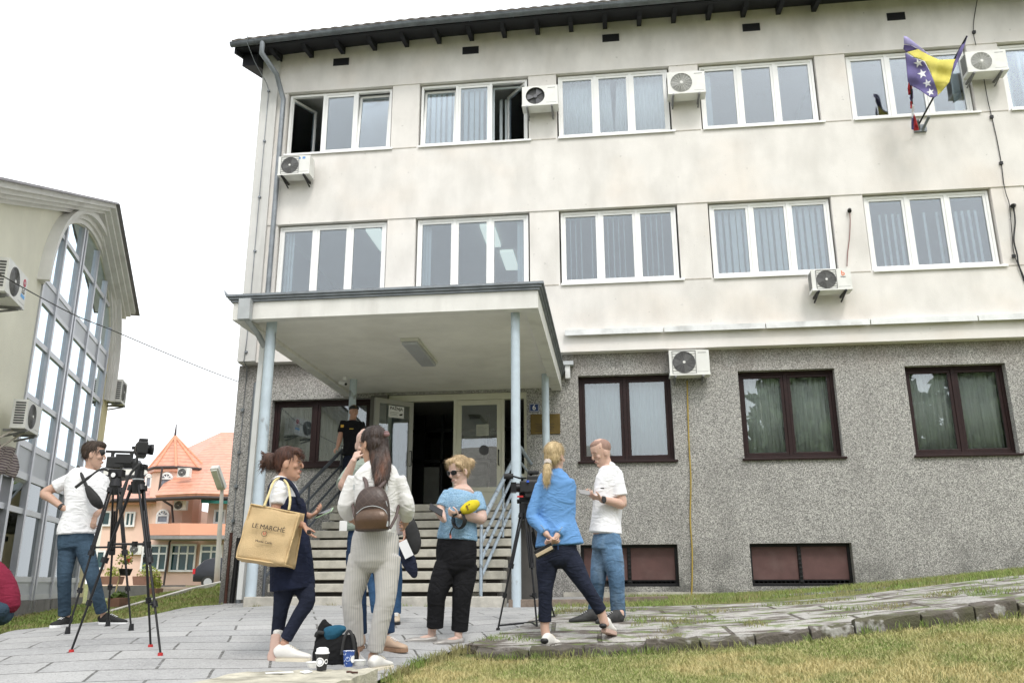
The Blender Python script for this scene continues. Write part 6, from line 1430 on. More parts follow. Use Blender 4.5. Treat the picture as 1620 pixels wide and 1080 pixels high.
# --- 2 crouching person at the left edge
def crouch():
    p = P_('crouching person in maroon shirt and dark jeans cut off by the left edge', (4, 995), 10.0, (.46, .27, .2)); t = p.t
    a = p.J(2, 992); 
    m_ = MB(); loft(m_, [(p.J(2, 962), .20, .15, RIGHT), (p.J(1, 945, .0), .205, .16, RIGHT), (p.J(-9, 922, .0), .20, .16, RIGHT), (p.J(-24, 904, .0), .18, .14, RIGHT), (p.J(-40, 895, -.0), .12, .10, RIGHT)], 20, 4)
    limb(m_, [p.J(-32, 897, -.12), p.J(-48, 925, -.2)], [.075, .06])
    fused(m_, 'shirt', fabric('maroon_cloth', (.20, .02, .045), .12), t, .009, 2, .010, 6)
    m_ = MB(); ell(m_, p.J(-4, 972), .17, .16, .12); limb(m_, [p.J(3, 968, -.1), p.J(-38, 952, -.15), p.J(-34, 990, -.1)], [.11, .08, .055]); limb(m_, [p.J(3, 968, .1), p.J(-38, 958, .15), p.J(-30, 990, .12)], [.11, .08, .055])
    fused(m_, 'jeans', M_JEAN, t, .009, 2, .006)
    L, x, f, u, k = head(p.sk, t, p.J(-62, 880), 270, -25, .23, p.tone); limb(p.sk, [p.J(-36, 888), L(0, -.02, .05)], [.06, .055]); limb(p.sk, [p.J(-48, 925, -.2), p.J(-66, 940, -.22)], [.042, .03]); hand(p.sk, p.J(-66, 940, -.22), (-1, 0, -.3), (0, 0, -1))
    limb(p.sk, [p.J(5, 955), p.J(-20, 900)], [.12, .12]); h = MB(); ell(h, L(0, -.02, .16), .083*k, .10*k, .078*k, x, f); fused(h, 'hair', hairmat('dark_hair', (.03, .02, .015)), t, .008, 1, .003, 30, strands=900)
    for dd in (-.08, .10): g_ = gp(-30, 990, 10+dd); shoe(t, g_+RIGHT*.05, g_-RIGHT*.22)
    limb(p.sk, [p.J(3, 966), p.J(-36, 955), p.J(-32, 988)], [.07, .05, .035]); p.done(.009)
crouch()

# --- 3 woman with the large shopping bag
def bag_lady():
    p = P_('woman in navy pinafore dress over white t-shirt, talking, jute bag on her shoulder', (450, 1040), 6.68, (.47, .27, .19)); t = p.t
    L, x, f, u, k = head(p.sk, t, p.J(459, 733, 0), 88, 3, .240, p.tone, True)
    limb(p.sk, [p.J(447, 762, .0), p.J(450, 752, .0), L(0, -.025, .045)], [.055, .047, .046])
    h = MB(); ell(h, L(0, -.028, .166), .082*k, .104*k, .085*k, x, f); ell(h, L(0, -.062, .125), .070*k, .062*k, .072*k, x, f); ell(h, L(0, .038, .200), .060*k, .052*k, .036*k, x, f)
    for i in range(8): a_ = -.05+.1*i/7; limb(h, [L(a_, .060, .205), L(a_*1.1, .088, .180), L(a_*1.2, .091, .152)], [.010, .008, .004], 8)
    fused(h, 'hair', hairmat('auburn_hair', (.050, .020, .014), (.12, .045, .025)), t, .006, 1, .005, 34, strands=900)
    b = MB(); ell(b, L(0, -.155, .150), .055*k, .062*k, .060*k, x, f)
    for i in range(26): a_ = random.uniform(0, 6.28); c_ = L(.03*math.cos(a_), -.16+.02*math.sin(a_), .15); limb(b, [c_, c_+(L(.06*math.cos(a_), -.205-.02*random.random(), .15+.075*math.sin(a_))-c_)], [.010, .003], 6)
    fused(b, 'ponytail', hairmat('auburn_tail', (.045, .018, .012), (.11, .05, .03)), t, .005, 0, .006, 40, strands=350)
    m_ = MB(); m_.tube([L(0, -.108, .168), L(0, -.118, .150), L(0, -.112, .128)], .030*k, 10); fused(m_, 'scrunchie', M_BLACK, t, .006, 1, .006, 50)
    A1, B1, C1 = p.arm((443, 771), (436, 815), (481, 831), (.048, .042, .036, .026), (-.12, -.14, -.22)); A2, B2, C2 = p.arm((448, 770), (462, 812), (492, 816), (.046, .040, .034, .024), (.15, .16, .05))
    hand(p.sk, C1, p.J(492, 848, -.24)-C1, Vector((1, -.2, .4)), .25, .92, -1); hand(p.sk, C2, p.J(508, 806, .03)-C2, (-.1, -.4, 1), .55, .92, -1)
    S = [(448, 754, 9, .065, 0), (447, 760, 13, .10, 0), (447, 770, 18, .14, 0), (451, 796, 23, .15, 0), (453, 826, 24, .145, 0)]
    p.torso(S, 75, 't_shirt', M_TEE, extra=lambda m_: (sleeve(m_, A1, B1, .60, .060, .062), sleeve(m_, A2, B2, .6, .058, .06)), fold=.004, inner=.8)
    # pinafore: bib, straps, skirt
    side = heading(75).cross(UP)
    def row(u_, v_, hw, dp): c_ = p.J(u_, v_); w_ = (p.J(u_+hw, v_)-p.J(u_-hw, v_)).length/2; return (c_, dp, w_, side)
    m_ = MB(); loft(m_, [row(459, 786, 19, .125), row(457, 802, 26, .155), row(457, 822, 26, .155), row(458, 845, 28, .165), row(460, 872, 31, .18), row(462, 902, 32, .19), row(463, 932, 33, .20)], 24, 4, cap=.04)
    fused(m_, 'dress', fabric('navy_dress', (.012, .016, .036), .25, 5, .4, 20), t, .008, 2, .008, 7, (1, 1, .25))
    m_ = MB()
    for dd in (-.10, .10): m_.tube(crom_pts([p.J(474, 797, dd), p.J(469, 778, dd), p.J(456, 761, dd*.9), p.J(438, 758, dd*.9), p.J(427, 772, dd), p.J(426, 800, dd)]), .017, 6)
    m_.build('shoulder_strap', M_NTRO, t)
    m_ = MB(); p.leg(m_, (455, 905), (445, 958), (437, 1012), (.088, .082, .060, .052, .044), (-.05, -.04, .06)); p.leg(m_, (474, 905), (486, 950), (452, 1010), (.088, .080, .060, .052, .044), (.04, -.06, -.05))
    loft(m_, [(p.J(462, 880), .15, .13, side), (p.J(463, 910), .15, .14, side)], 16, 3); fused(m_, 'trousers', M_NTRO, t, .008, 2, .006, 8)
    # planted foot pointing right, rear foot up on its toe with the sole showing
    a = gp(437, 1046, 6.62); shoe(t, a, a+RIGHT*.25, upper=M_WSHOE, sole=M_CSOLE, hgt=.085); p.foot(p.J(450, 1020, -.05), a+RIGHT*.18+Vector((0, 0, .05)))
    q0, q1 = p.J(436, 1008, -.03), p.J(432, 1046, -.06); s_ = RIGHT
    m_ = MB(); loft(m_, [(q0+Vector((0, .04, .05)), .036, .045, s_), (q0+Vector((0, .05, -.03)), .042, .045, s_), (q0.lerp(q1, .6)+Vector((0, .05, 0)), .050, .038, s_), (q1+Vector((0, .03, .01)), .040, .026, s_)], 14, 3)
    so_ = fused(m_, 'shoe', M_WSHOE, t, .006, 1)
    m_ = MB(); loft(m_, [(q0+Vector((0, .0, .02)), .034, .014, s_), (q0.lerp(q1, .3), .038, .015, s_), (q0.lerp(q1, .5), .036, .015, s_), (q0.lerp(q1, .75), .048, .015, s_), (q1, .038, .014, s_)], 14, 3, ex=.8); m_.build('sole', M_RSOLE, so_)
    p.foot(p.J(437, 1004, .05), q0+Vector((0, .06, -.05)))
    ph = thing('phone', p.J(513, 811, .02), 'pale green phone in the hand of the woman with the jute bag', 'phone')
    box_at(MB(), p.J(513, 811, .02), p.J(527, 806, .0)-p.J(499, 817, .04), (0, .6, .35), .145, .072, .009).build('case', mat('green_phone_case', (.36, .50, .33), .4), ph, bevel=.003) if False else None
    m_ = MB(); box_at(m_, p.J(513, 811, .02), p.J(527, 805, .0)-p.J(499, 817, .04), (0, .75, .45), .145, .072, .009); m_.build('case', mat('green_phone_case', (.36, .50, .33), .4), ph, bevel=.003)
    m_ = MB(); box_at(m_, p.J(513, 811, .02)+Vector((0, .0, .0)), p.J(527, 805, .0)-p.J(499, 817, .04), (0, .75, .45), .135, .064, .0105); m_.build('screen', M_PHONE, ph)
    m_ = MB(); box_at(m_, p.J(489, 841, -.26), RIGHT, UP, .022, .03, .05); m_.build('key_fob', M_BLACK, bevel=.004, label='small black key fob in the open hand of the woman with the jute bag', cat='key fob')
    # jute bag
    bg_ = thing('shopping_bag', p.J(424, 890, -.24), 'large tan jute shopping bag printed LE MARCHÉ hanging from the woman\'s shoulder', 'shopping bag')
    fr_ = [p.J(*q) for q in [(374, 881, -.36), (451, 893, -.36), (472, 838, -.36), (397, 798, -.34)]]; fr_[2] = p.J(474, 835, -.34)
    bk_ = [p.J(*q) for q in [(388, 889, -.16), (466, 898, -.16), (481, 812, -.18), (400, 798, -.18)]]
    m_ = MB(); nn = 14
    def patch(a, b, c, d, bulge, nrm):
        v = []; f_ = []
        for i in range(nn+1):
            for j in range(nn+1):
                s, q = i/nn, j/nn; P = a.lerp(b, s).lerp(d.lerp(c, s), q); v.append(P+nrm*(bulge*math.sin(math.pi*s)*math.sin(math.pi*q)+.006*math.sin(s*9+q*4)+.004*math.sin(q*13-s*5)))
        for i in range(nn):
            for j in range(nn): a_ = i*(nn+1)+j; f_.append((a_, a_+nn+1, a_+nn+2, a_+1))
        m_.add(v, f_, True)
    FR = [p.J(374, 881, -.36), p.J(451, 893, -.38), p.J(474, 812, -.33), p.J(397, 797, -.33)]
    patch(FR[0], FR[1], FR[2], FR[3], .015, TOCAM); patch(bk_[0], bk_[1], bk_[2], bk_[3], .0, -TOCAM)
    patch(FR[0], bk_[0], bk_[3], FR[3], -.01, -RIGHT); patch(FR[1], bk_[1], bk_[2], FR[2], -.02, RIGHT); patch(FR[0], FR[1], bk_[1], bk_[0], .0, -UP)
    M_JUTE = fabric('jute', (.56, .41, .23), .08, 9, .5, 160, fold=0); o = m_.build('bag_body', M_JUTE, bg_); s2 = o.modifiers.new('t', 'SOLIDIFY'); s2.thickness = .004
    m_ = MB(); 
    for a_, b_ in ((FR[0], FR[1]), (FR[1], FR[2]), (FR[2], FR[3]), (FR[3], FR[0]), (bk_[1], bk_[2]), (FR[1], bk_[1])): m_.tube([a_, b_], .006, 6)
    m_.build('piping', fabric('jute_edge', (.60, .44, .24), .1, 9), bg_)
    M_WEB = fabric('webbing_handle', (.62, .52, .28), .08, 12); m_ = MB()
    for P in ([(418, 800, -.34), (424, 785, -.30), (433, 762, -.18), (441, 756, -.10), (447, 757, -.08)], [(457, 806, -.33), (459, 790, -.30), (456, 769, -.18), (450, 759, -.10), (447, 757, -.08)]):
        m_.tube(crom_pts([p.J(*q) for q in P]), .0095, 5).build('handle', M_WEB, bg_); m_ = MB()
    bx_ = (FR[1]-FR[0]).normalized()*1.0; by_ = (FR[3]-FR[0]); ux = (p.J(455, 838, -.36)-p.J(400, 829, -.36))
    def on(u_, v_): # front panel point under the pixel
        n_ = (FR[1]-FR[0]).cross(FR[3]-FR[0]).normalized(); r_ = Vector(ray(u_, v_)); c_ = Vector(CAM); q = c_+r_*((FR[0]-c_).dot(n_)/r_.dot(n_)); return q+TOCAM*.030
    text('LE MARCHÉ', .047, frameM(on(426.5, 835), ux, (0, 0, 1)), M_TEXT, 'lettering', bg_)
    text('Monte Carlo', .024, frameM(on(419, 857), ux, (0, 0, 1)), M_TEXT, 'lettering', bg_)
    m_ = MB(); F_ = frameM(on(420, 844), ux, (0, 0, 1)); rr = .019
    m_.tube([F_ @ Vector((rr*math.cos(a_), rr*math.sin(a_), 0)) for a_ in np.linspace(0, 2*math.pi, 25)], .0018, 5, caps=False); m_.build('emblem_ring', M_TEXT, bg_)
    text('U', .028, F_, mat('red_print', (.55, .03, .04), .6), 'emblem', bg_, bold=True)
    p.done()
bag_lady()

# --- 4 woman with the backpack, back to us
def stripe():
    p = P_('woman seen from behind in white blouse and pale striped trousers wearing a small brown backpack', (592, 1056), 6.25, (.50, .30, .21)); t = p.t
    L, x, f, u, k = head(p.sk, t, p.J(588, 703, .0), 232, -6, .238, p.tone, True)
    limb(p.sk, [p.J(594, 744, .02), p.J(592, 730, .01), L(0, -.02, .045)], [.058, .05, .047])
    h = MB(); ell(h, L(0, -.026, .164), .085*k, .106*k, .086*k, x, f); ell(h, L(0, -.05, .112), .080*k, .078*k, .085*k, x, f)
    loft(h, [(p.J(598, 698, -.02), .080, .075, RIGHT), (p.J(601, 722, -.06), .074, .052, RIGHT), (p.J(604, 742, -.10), .072, .036, RIGHT), (p.J(602, 758, -.13), .052, .026, RIGHT), (p.J(598, 770, -.14), .022, .014, RIGHT)], 14, 4)
    for i in range(16): s_ = random.uniform(-1, 1); limb(h, [p.J(601+s_*11, 708, -.08), p.J(604+s_*14, 732, -.12), p.J(602+s_*12, 752+random.uniform(-5, 14), -.145)], [.012, .010, .004], 8)
    def exh(t_, o, g): return mixc(t_, mul(t_, zband(t_, g, .80, .60), noisefac(t_, g, 18, .42, .62, (1, 1, .15))), o, (.20, .075, .035))
    M_ = mat('brunette_hair', (.030, .015, .010), .5, 0, .4, 30, .5, 90, stretch=(1, 1, .3), extra=exh)
    fused(h, 'hair', M_, t, .006, 1, .005, 30, (1, 1, .15), strands=900)
    m_ = MB(); c_ = p.J(611, 687, -.07); ell(m_, c_, .028, .015, .020); ell(m_, c_+Vector((.0, 0, .018)), .02, .012, .01); m_.build('hair_clip', mat('rose_clip', (.22, .12, .12), .4), t)
    A1, B1, C1 = p.arm((562, 755), (546, 802), (556, 822), (.042, .040, .036, .027), (.0, .03, .22)); A2, B2, C2 = p.arm((629, 756), (644, 802), (641, 828), (.042, .040, .036, .027), (.0, .03, .20))
    hand(p.sk, C1, (.3, .9, .2), (1, 0, .2), .6, .92, 1); hand(p.sk, C2, (-.2, .95, .0), (-1, 0, .2), .6, .92, -1)
    def sl(m_):
        limb(m_, [A1, A1.lerp(B1, .5), B1, B1.lerp(C1, .6)], [.060, .062, .060, .052], cap=.15); limb(m_, [A2, A2.lerp(B2, .5), B2, B2.lerp(C2, .6)], [.060, .062, .060, .052], cap=.15)
    p.torso([(594, 732, 11, .065, .02), (594, 738, 21, .085, .01), (595, 747, 33, .10, 0), (596, 770, 36, .115, 0), (597, 806, 33, .11, 0), (596, 830, 31, .112, 0), (595, 846, 32, .12, 0)], 192, 'blouse', fabric('white_blouse', (.70, .69, .68), .03, 5, .4, 14), extra=sl, fold=.009)
    def ex_str(t_, o, g):
        s = t_.nodes.new('ShaderNodeSeparateXYZ'); t_.links.new(g.outputs['Position'], s.inputs[0]); a_ = t_.nodes.new('ShaderNodeMath'); a_.operation = 'MULTIPLY'; a_.inputs[1].default_value = 84; t_.links.new(s.outputs[0], a_.inputs[0])
        c_ = t_.nodes.new('ShaderNodeMath'); c_.operation = 'FRACT'; t_.links.new(a_.outputs[0], c_.inputs[0]); r_ = node(t_, 'ShaderNodeMapRange'); r_.inputs[1].default_value = .62; r_.inputs[2].default_value = .80; t_.links.new(c_.outputs[0], r_.inputs[0])
        return mixc(t_, mul(t_, r_.outputs[0], .6), o, (.26, .26, .28))
    m_ = MB(); side = heading(192).cross(UP)
    loft(m_, [(p.J(595, 834), .145, .115, side), (p.J(594, 852), .168, .13, side), (p.J(593, 872), .172, .14, side), (p.J(592, 888), .165, .135, side)], 22, 4)
    p.leg(m_, (573, 880), (557, 945), (562, 1020), (.098, .090, .073, .069, .062), (0, .04, .12)); p.leg(m_, (613, 880), (610, 945), (593, 1030), (.098, .090, .073, .067, .057), (0, -.03, .0))
    fused(m_, 'striped_trousers', fabric('striped_linen', (.52, .50, .47), .04, 5, .3, 20, extra=ex_str, fold=.10), t, .008, 3, .004, 6)
    a = gp(590, 1056, 6.22); p.foot(p.J(590, 1040, .0), a+Vector((.04, .1, .04))); shoe(t, a-Vector((.0, .04, 0)), a+Vector((.07, .20, 0)), upper=M_WSHOE, sole=M_CSOLE, hgt=.07)
    a = gp(560, 1048, 6.40); p.foot(p.J(562, 1030, .12), a+Vector((-.02, .1, .04))); shoe(t, a, a+Vector((-.03, .24, 0)), upper=M_WSHOE, sole=M_CSOLE, hgt=.07)
    bp = thing('backpack', p.J(589, 842, -.22), 'small dark brown quilted backpack on the woman in the white blouse', 'backpack')
    m_ = MB(); loft(m_, [(p.J(589, 838, -.20), .118, .055, RIGHT), (p.J(589, 815, -.20), .126, .06, RIGHT), (p.J(589, 793, -.20), .118, .055, RIGHT), (p.J(589, 779, -.19), .092, .045, RIGHT), (p.J(589, 772, -.18), .055, .03, RIGHT)], 24, 4, cap=.2, ex=.65)
    def exq(t_, o, g):
        b_ = t_.nodes.new('ShaderNodeTexBrick'); mp = t_.nodes.new('ShaderNodeMapping'); mp.inputs['Rotation'].default_value = (0, rad(45), 0); t_.links.new(g.outputs['Position'], mp.inputs[0])
        cx = t_.nodes.new('ShaderNodeCombineXYZ'); s_ = t_.nodes.new('ShaderNodeSeparateXYZ'); t_.links.new(mp.outputs[0], s_.inputs[0]); t_.links.new(s_.outputs[0], cx.inputs[0]); t_.links.new(s_.outputs[2], cx.inputs[1]); t_.links.new(cx.outputs[0], b_.inputs['Vector'])
        b_.offset = 0; b_.inputs['Scale'].default_value = 1; b_.inputs['Brick Width'].default_value = .045; b_.inputs['Row Height'].default_value = .045; b_.inputs['Mortar Size'].default_value = .0018; return mixc(t_, mul(t_, b_.outputs['Fac'], .6), o, (.10, .065, .05))
    M_BP = mat('brown_leather', (.040, .022, .016), .42, 0, .15, 8, .2, 60, extra=exq); fused(m_, 'bag_body', M_BP, bp, .006, 1)
    m_ = MB(); loft(m_, [(p.J(588, 836, -.265), .112, .028, RIGHT), (p.J(588, 822, -.27), .116, .030, RIGHT), (p.J(588, 812, -.265), .104, .024, RIGHT), (p.J(588, 806, -.255), .07, .014, RIGHT)], 22, 4, cap=.25, ex=.7); fused(m_, 'front_pocket', mat('bronze_leather', (.085, .048, .028), .32, .2, .2, 8, .15, 60), bp, .006, 1)
    m_ = MB()
    for s_ in (-1, 1): m_.tube(crom_pts([p.J(589+s_*9, 774, -.17), p.J(594+s_*15, 762, -.14), p.J(594+s_*22, 751, -.05), p.J(594+s_*27, 750, .06)]), .015, 6); m_.tube(crom_pts([p.J(594+s_*23, 835, -.15), p.J(594+s_*33, 815, -.09), p.J(595+s_*37, 792, .03)]), .011, 6)
    m_.build('strap', mat('grey_brown_strap', (.10, .07, .065), .6), bp)
    m_ = MB(); m_.tube(crom_pts([p.J(564, 812, -.27), p.J(575, 803, -.27), p.J(590, 800, -.275), p.J(605, 804, -.27), p.J(612, 812, -.27), p.J(613, 826, -.27)]), .0028, 5)
    for q in ((560, 770, -.19), (612, 772, -.20), (613, 828, -.28)): box_at(m_, p.J(*q), RIGHT, UP, .012, .035, .008)
    m_.tube(crom_pts([p.J(566, 800, -.24), p.J(572, 784, -.235), p.J(589, 776, -.23), p.J(606, 784, -.235), p.J(613, 800, -.24)]), .0028, 5)
    m_.build('zip', M_ZINCL, bp); p.done()
stripe()

# --- 5 man in grey green shirt behind her
def green():
    p = P_('man in grey green t-shirt behind the backpack woman, hand raised to his face', (598, 1022), 7.27, (.56, .38, .31)); t = p.t
    L, x, f, u, k = head(p.sk, t, p.J(578, 703, .0), 10, -12, .245, p.tone)
    limb(p.sk, [p.J(582, 740, .03), L(0, -.02, .05)], [.064, .056])
    h = MB(); ell(h, L(0, .052, .048), .056*k, .044*k, .040*k, x, f); fused(h, 'beard', hairmat('short_beard', (.10, .06, .045)), t, .007, 1, .003, 40)
    A1, B1, C1 = p.arm((557, 746), (543, 768), (560, 727), (.054, .046, .040, .029), (.0, -.18, -.26)); A2, B2, C2 = p.arm((608, 747), (628, 800), (612, 832), dd=(0, .02, -.12))
    hand(p.sk, C1, p.J(569, 708, -.20)-C1, (.35, .8, .1), .75, 1., -1); hand(p.sk, C2, (-.2, -.3, -.9), (0, .5, 0), .4)
    p.torso([(582, 730, 11, .07, .02), (582, 736, 23, .09, 0), (582, 745, 32, .11, 0), (583, 770, 37, .13, 0), (582, 810, 37, .13, 0), (581, 838, 38, .135, 0)], 5, 't_shirt', fabric('sage_cotton', (.30, .35, .30), .06, 5), extra=lambda m_: (sleeve(m_, A1, B1, .95, .068, .072), sleeve(m_, A2, B2, .55, .068, .070)), fold=.008)
    m_ = MB(); side = heading(5).cross(UP); loft(m_, [(p.J(584, 836), .175, .125, side), (p.J(584, 856), .185, .13, side), (p.J(585, 872), .18, .125, side)], 18, 3)
    p.leg(m_, (566, 870), (566, 930), (569, 1002), (.10, .094, .072, .066, .060), (0, -.05, .0)); p.leg(m_, (603, 870), (610, 935), (612, 1000), (.10, .094, .074, .068, .066), (0, -.05, -.02)); fused(m_, 'jeans', fabric('indigo_denim', (.022, .045, .095), .25, 5), t, .009, 2, .006)
    M_SU = mat('beige_suede', (.50, .36, .26), .85, 0, .06, 8); a = gp(568, 1018, 7.2); shoe(t, a+Vector((0, .08, 0)), a-Vector((-.01, .16, 0)), upper=M_SU, sole=mat('brown_sole', (.30, .18, .11), .7)); p.foot(a+Vector((0, .06, .08)), a+Vector((0, -.1, .04)))
    a = gp(607, 1024, 7.18); shoe(t, a+Vector((-.02, .04, 0)), a+RIGHT*.19+TOCAM*.10, upper=M_SU, sole=mat('brown_sole', (.30, .18, .11), .7), w_=.052); p.foot(a+Vector((0, .03, .08)), a+RIGHT*.12+TOCAM*.06+Vector((0, 0, .04)))
    cdg = MB(); box_at(cdg, p.J(543, 831, -.17), RIGHT, UP, .062, .082, .003); cdg.build('pass_card', M_WHITE, label='white pass card hanging at the green shirted man\'s hip', cat='card')
    p.done()
green()
# --- 6 person farther back, mostly hidden, jacket over the arm
def hidden():
    p = P_('half hidden person behind the backpack woman carrying a dark jacket and white papers', (618, 985), 8.9, (.50, .30, .22)); t = p.t
    L, x, f, u, k = head(p.sk, t, p.J(605, 725, 0), 20, -5, .22, p.tone); limb(p.sk, [p.J(606, 762, .02), L(0, -.02, .05)], [.056, .05])
    h = MB(); ell(h, L(0, -.02, .158), .083*k, .10*k, .078*k, x, f); fused(h, 'hair', hairmat('mid_brown_hair', (.06, .035, .02)), t, .008, 1, .003, 30, strands=900)
    A1, B1, C1 = p.arm((586, 768), (578, 800), (590, 830), dd=(0, 0, -.12)); A2, B2, C2 = p.arm((626, 768), (638, 805), (642, 846), dd=(0, 0, -.18)); hand(p.sk, C1, (.5, -.3, -.3), (0, 0, -1)); hand(p.sk, C2, (-.1, -.5, -.8), (-1, 0, 0), .7)
    p.torso([(606, 756, 9, .06, .02), (606, 763, 20, .09, 0), (606, 790, 27, .12, 0), (606, 820, 30, .12, 0), (606, 846, 31, .12, 0)], 15, 'shirt', fabric('grey_pink_cotton', (.36, .33, .33), .08, 5), extra=lambda m_: (sleeve(m_, A1, B1, .6, .07, .066), sleeve(m_, A2, B2, .75, .072, .068)), fold=.007)
    m_ = MB(); loft(m_, [(p.J(606, 844), .16, .12, RIGHT), (p.J(606, 868), .17, .125, RIGHT)], 16, 3); p.leg(m_, (592, 868), (590, 915), (596, 968), (.09, .085, .068, .06, .056)); p.leg(m_, (619, 868), (626, 918), (625, 970), (.09, .086, .07, .064, .06)); fused(m_, 'jeans', fabric('blue_denim', (.035, .085, .17), .3, 5), t, .009, 2, .006)
    for u_ in (597, 624): a = gp(u_, 984, 8.85); shoe(t, a+Vector((0, .08, 0)), a+TOCAM*.16+RIGHT*.03, upper=mat('beige_shoe', (.48, .40, .30), .7), sole=M_BLACK); p.foot(a+Vector((0, .06, .08)), a+TOCAM*.1+Vector((0, 0, .04)))
    m_ = MB(); loft(m_, [(p.J(645, 812, -.2), .03, .05, RIGHT), (p.J(650, 832, -.22), .062, .06, RIGHT), (p.J(656, 858, -.22), .068, .06, RIGHT), (p.J(654, 872, -.22), .05, .05, RIGHT)], 16, 4, ex=.75); fused(m_, 'handbag', M_RUB, None, .008, 1, .006, label='dark handbag carried beside the backpack woman\'s right elbow', cat='handbag')
    m_ = MB(); loft(m_, [(p.J(640, 868, -.24), .05, .05, RIGHT), (p.J(646, 885, -.24), .075, .05, RIGHT), (p.J(653, 902, -.24), .055, .04, RIGHT), (p.J(656, 911, -.24), .03, .03, RIGHT)], 14, 4); fused(m_, 'jacket', M_NTRO, None, .008, 1, .009, 14, label='dark navy jacket draped over the half hidden person\'s arm', cat='jacket')
    m_ = MB(); box_at(m_, p.J(642, 868, -.32), RIGHT+Vector((0, 0, .5)), UP-RIGHT*.3, .09, .17, .004); m_.build('papers', M_WHITE, label='white folded papers held beside the dark jacket', cat='paper'); p.done(.008)
hidden()

# --- 7 woman in the blue top with microphone
def blue():
    p = P_('woman in light blue puff sleeve top and black trousers, sunglasses on, typing on a phone', (707, 1015), 7.83, (.60, .42, .35)); t = p.t
    L, x, f, u, k = head(p.sk, t, p.J(725, 745, .0), 318, -16, .248, p.tone, True, eyes=False)
    limb(p.sk, [p.J(731, 774, .04), p.J(729, 765, .02), L(0, -.02, .045)], [.066, .058, .054])
    h = MB(); ell(h, L(0, -.028, .166), .084*k, .104*k, .086*k, x, f); ell(h, L(0, -.055, .12), .075*k, .066*k, .075*k, x, f); ell(h, L(.02, .046, .208), .052*k, .044*k, .030*k, x, f); ell(h, L(-.045, -.115, .165), .045*k, .042*k, .042*k, x, f)
    for s in (-1, 1): limb(h, [L(s*.055, .055, .19), L(s*.076, .030, .155), L(s*.078, .015, .115)], [.02, .013, .007], 8)
    fused(h, 'hair', hairmat('blonde_hair', (.46, .31, .16), (.66, .50, .30)), t, .006, 1, .006, 30, strands=900)
    g_ = MB()
    for s in (-1, 1):
        loft(g_, [(L(s*.008, .096, .118), .010*k, .003, u), (L(s*.018, .096, .117), .019*k, .004, u), (L(s*.040, .090, .117), .021*k, .004, u), (L(s*.056, .078, .119), .013*k, .003, u)], 10, 3); g_.tube([L(s*.058, .076, .124), L(s*.078, -.005, .115)], .003, 6)
    g_.tube([L(-.01, .097, .124), L(.01, .097, .124)], .003, 6); g_.build('sunglasses', M_PHONE, t)
    A1, B1, C1 = p.arm((711, 779), (696, 808), (702, 822), (.05, .044, .04, .028), (-.03, -.08, -.28)); A2, B2, C2 = p.arm((752, 781), (762, 820), (726, 815), (.056, .05, .044, .029), (.02, -.05, -.26))
    hand(p.sk, C1, p.J(688, 808, -.32)-C1, Vector((.4, .5, .6)), .7, .92, 1); hand(p.sk, C2, p.J(700, 808, -.30)-C2, Vector((0, .6, .5)), .75, .92, -1)
    def sl(m_):
        limb(m_, [A1, A1.lerp(B1, .4), A1.lerp(B1, .75)], [.056, .064, .058], cap=.15); limb(m_, [A2, A2.lerp(B2, .4), A2.lerp(B2, .72)], [.062, .074, .066], cap=.15)
    def ex_lace(t_, o, g): v_ = node(t_, 'ShaderNodeTexVoronoi'); v_.inputs['Scale'].default_value = 70; t_.links.new(g.outputs['Position'], v_.inputs['Vector']); r_ = node(t_, 'ShaderNodeMapRange'); r_.inputs[1].default_value = .2; r_.inputs[2].default_value = .5; t_.links.new(v_.outputs['Distance'], r_.inputs[0]); return mixc(t_, mul(t_, r_.outputs[0], .6), o, (.34, .50, .64))
    p.torso([(731, 776, 19, .09, .0), (730, 781, 25, .12, 0), (729, 796, 29, .155, 0), (726, 822, 28, .145, 0), (724, 842, 31, .15, 0), (723, 853, 32, .15, 0)], 335, 'blouse', fabric('light_blue_lace', (.16, .30, .46), .08, 12, .6, 90, extra=ex_lace), extra=sl, fold=.009, inner=.84)
    limb(p.sk, [p.J(732, 773, .02), p.J(731, 781, -.01)], [.085, .125], flat=.75)
    m_ = MB(); side = heading(335).cross(UP); loft(m_, [(p.J(723, 848), .180, .135, side), (p.J(722, 868), .195, .145, side), (p.J(722, 888), .188, .14, side), (p.J(722, 900), .165, .13, side)], 20, 4)
    p.leg(m_, (707, 893), (691, 940), (688, 992), (.108, .104, .086, .078, .074), (0, -.04, 0)); p.leg(m_, (737, 893), (731, 942), (727, 997), (.108, .104, .088, .080, .074), (0, -.04, 0)); fused(m_, 'trousers', M_BTRO, t, .008, 2, .005)
    M_FL = mat('silver_flats', (.36, .34, .32), .4, .2, .15, 20)
    for (u_, v_, D_, tx) in ((683, 1014, 7.84, (-.22, -.08)), (725, 1018, 7.80, (-.19, -.13))):
        a = gp(u_, v_, D_); sh = MB(); b_ = a+Vector((tx[0], tx[1], 0)); d_ = (b_-a).normalized(); s_ = d_.cross(UP); a0_ = a-d_*.03
        loft(sh, [(a0_+Vector((0, 0, .034)), .036, .034, s_), (a0_.lerp(b_, .3)+Vector((0, 0, .024)), .038, .026, s_), (a0_.lerp(b_, .62)+Vector((0, 0, .024)), .044, .026, s_), (a0_.lerp(b_, .85)+Vector((0, 0, .020)), .040, .020, s_), (b_+Vector((0, 0, .014)), .024, .014, s_)], 14, 3); fused(sh, 'shoe', M_FL, t, .006, 1)
        loft(p.sk, [(a+Vector((0, 0, .16)), .036, .036, s_), (a+Vector((0, 0, .08)), .033, .036, s_), (a+Vector((0, 0, .050)), .028, .028, s_), (a.lerp(b_, .35)+Vector((0, 0, .040)), .028, .018, s_), (a.lerp(b_, .55)+Vector((0, 0, .030)), .024, .010, s_)], 12, 3)
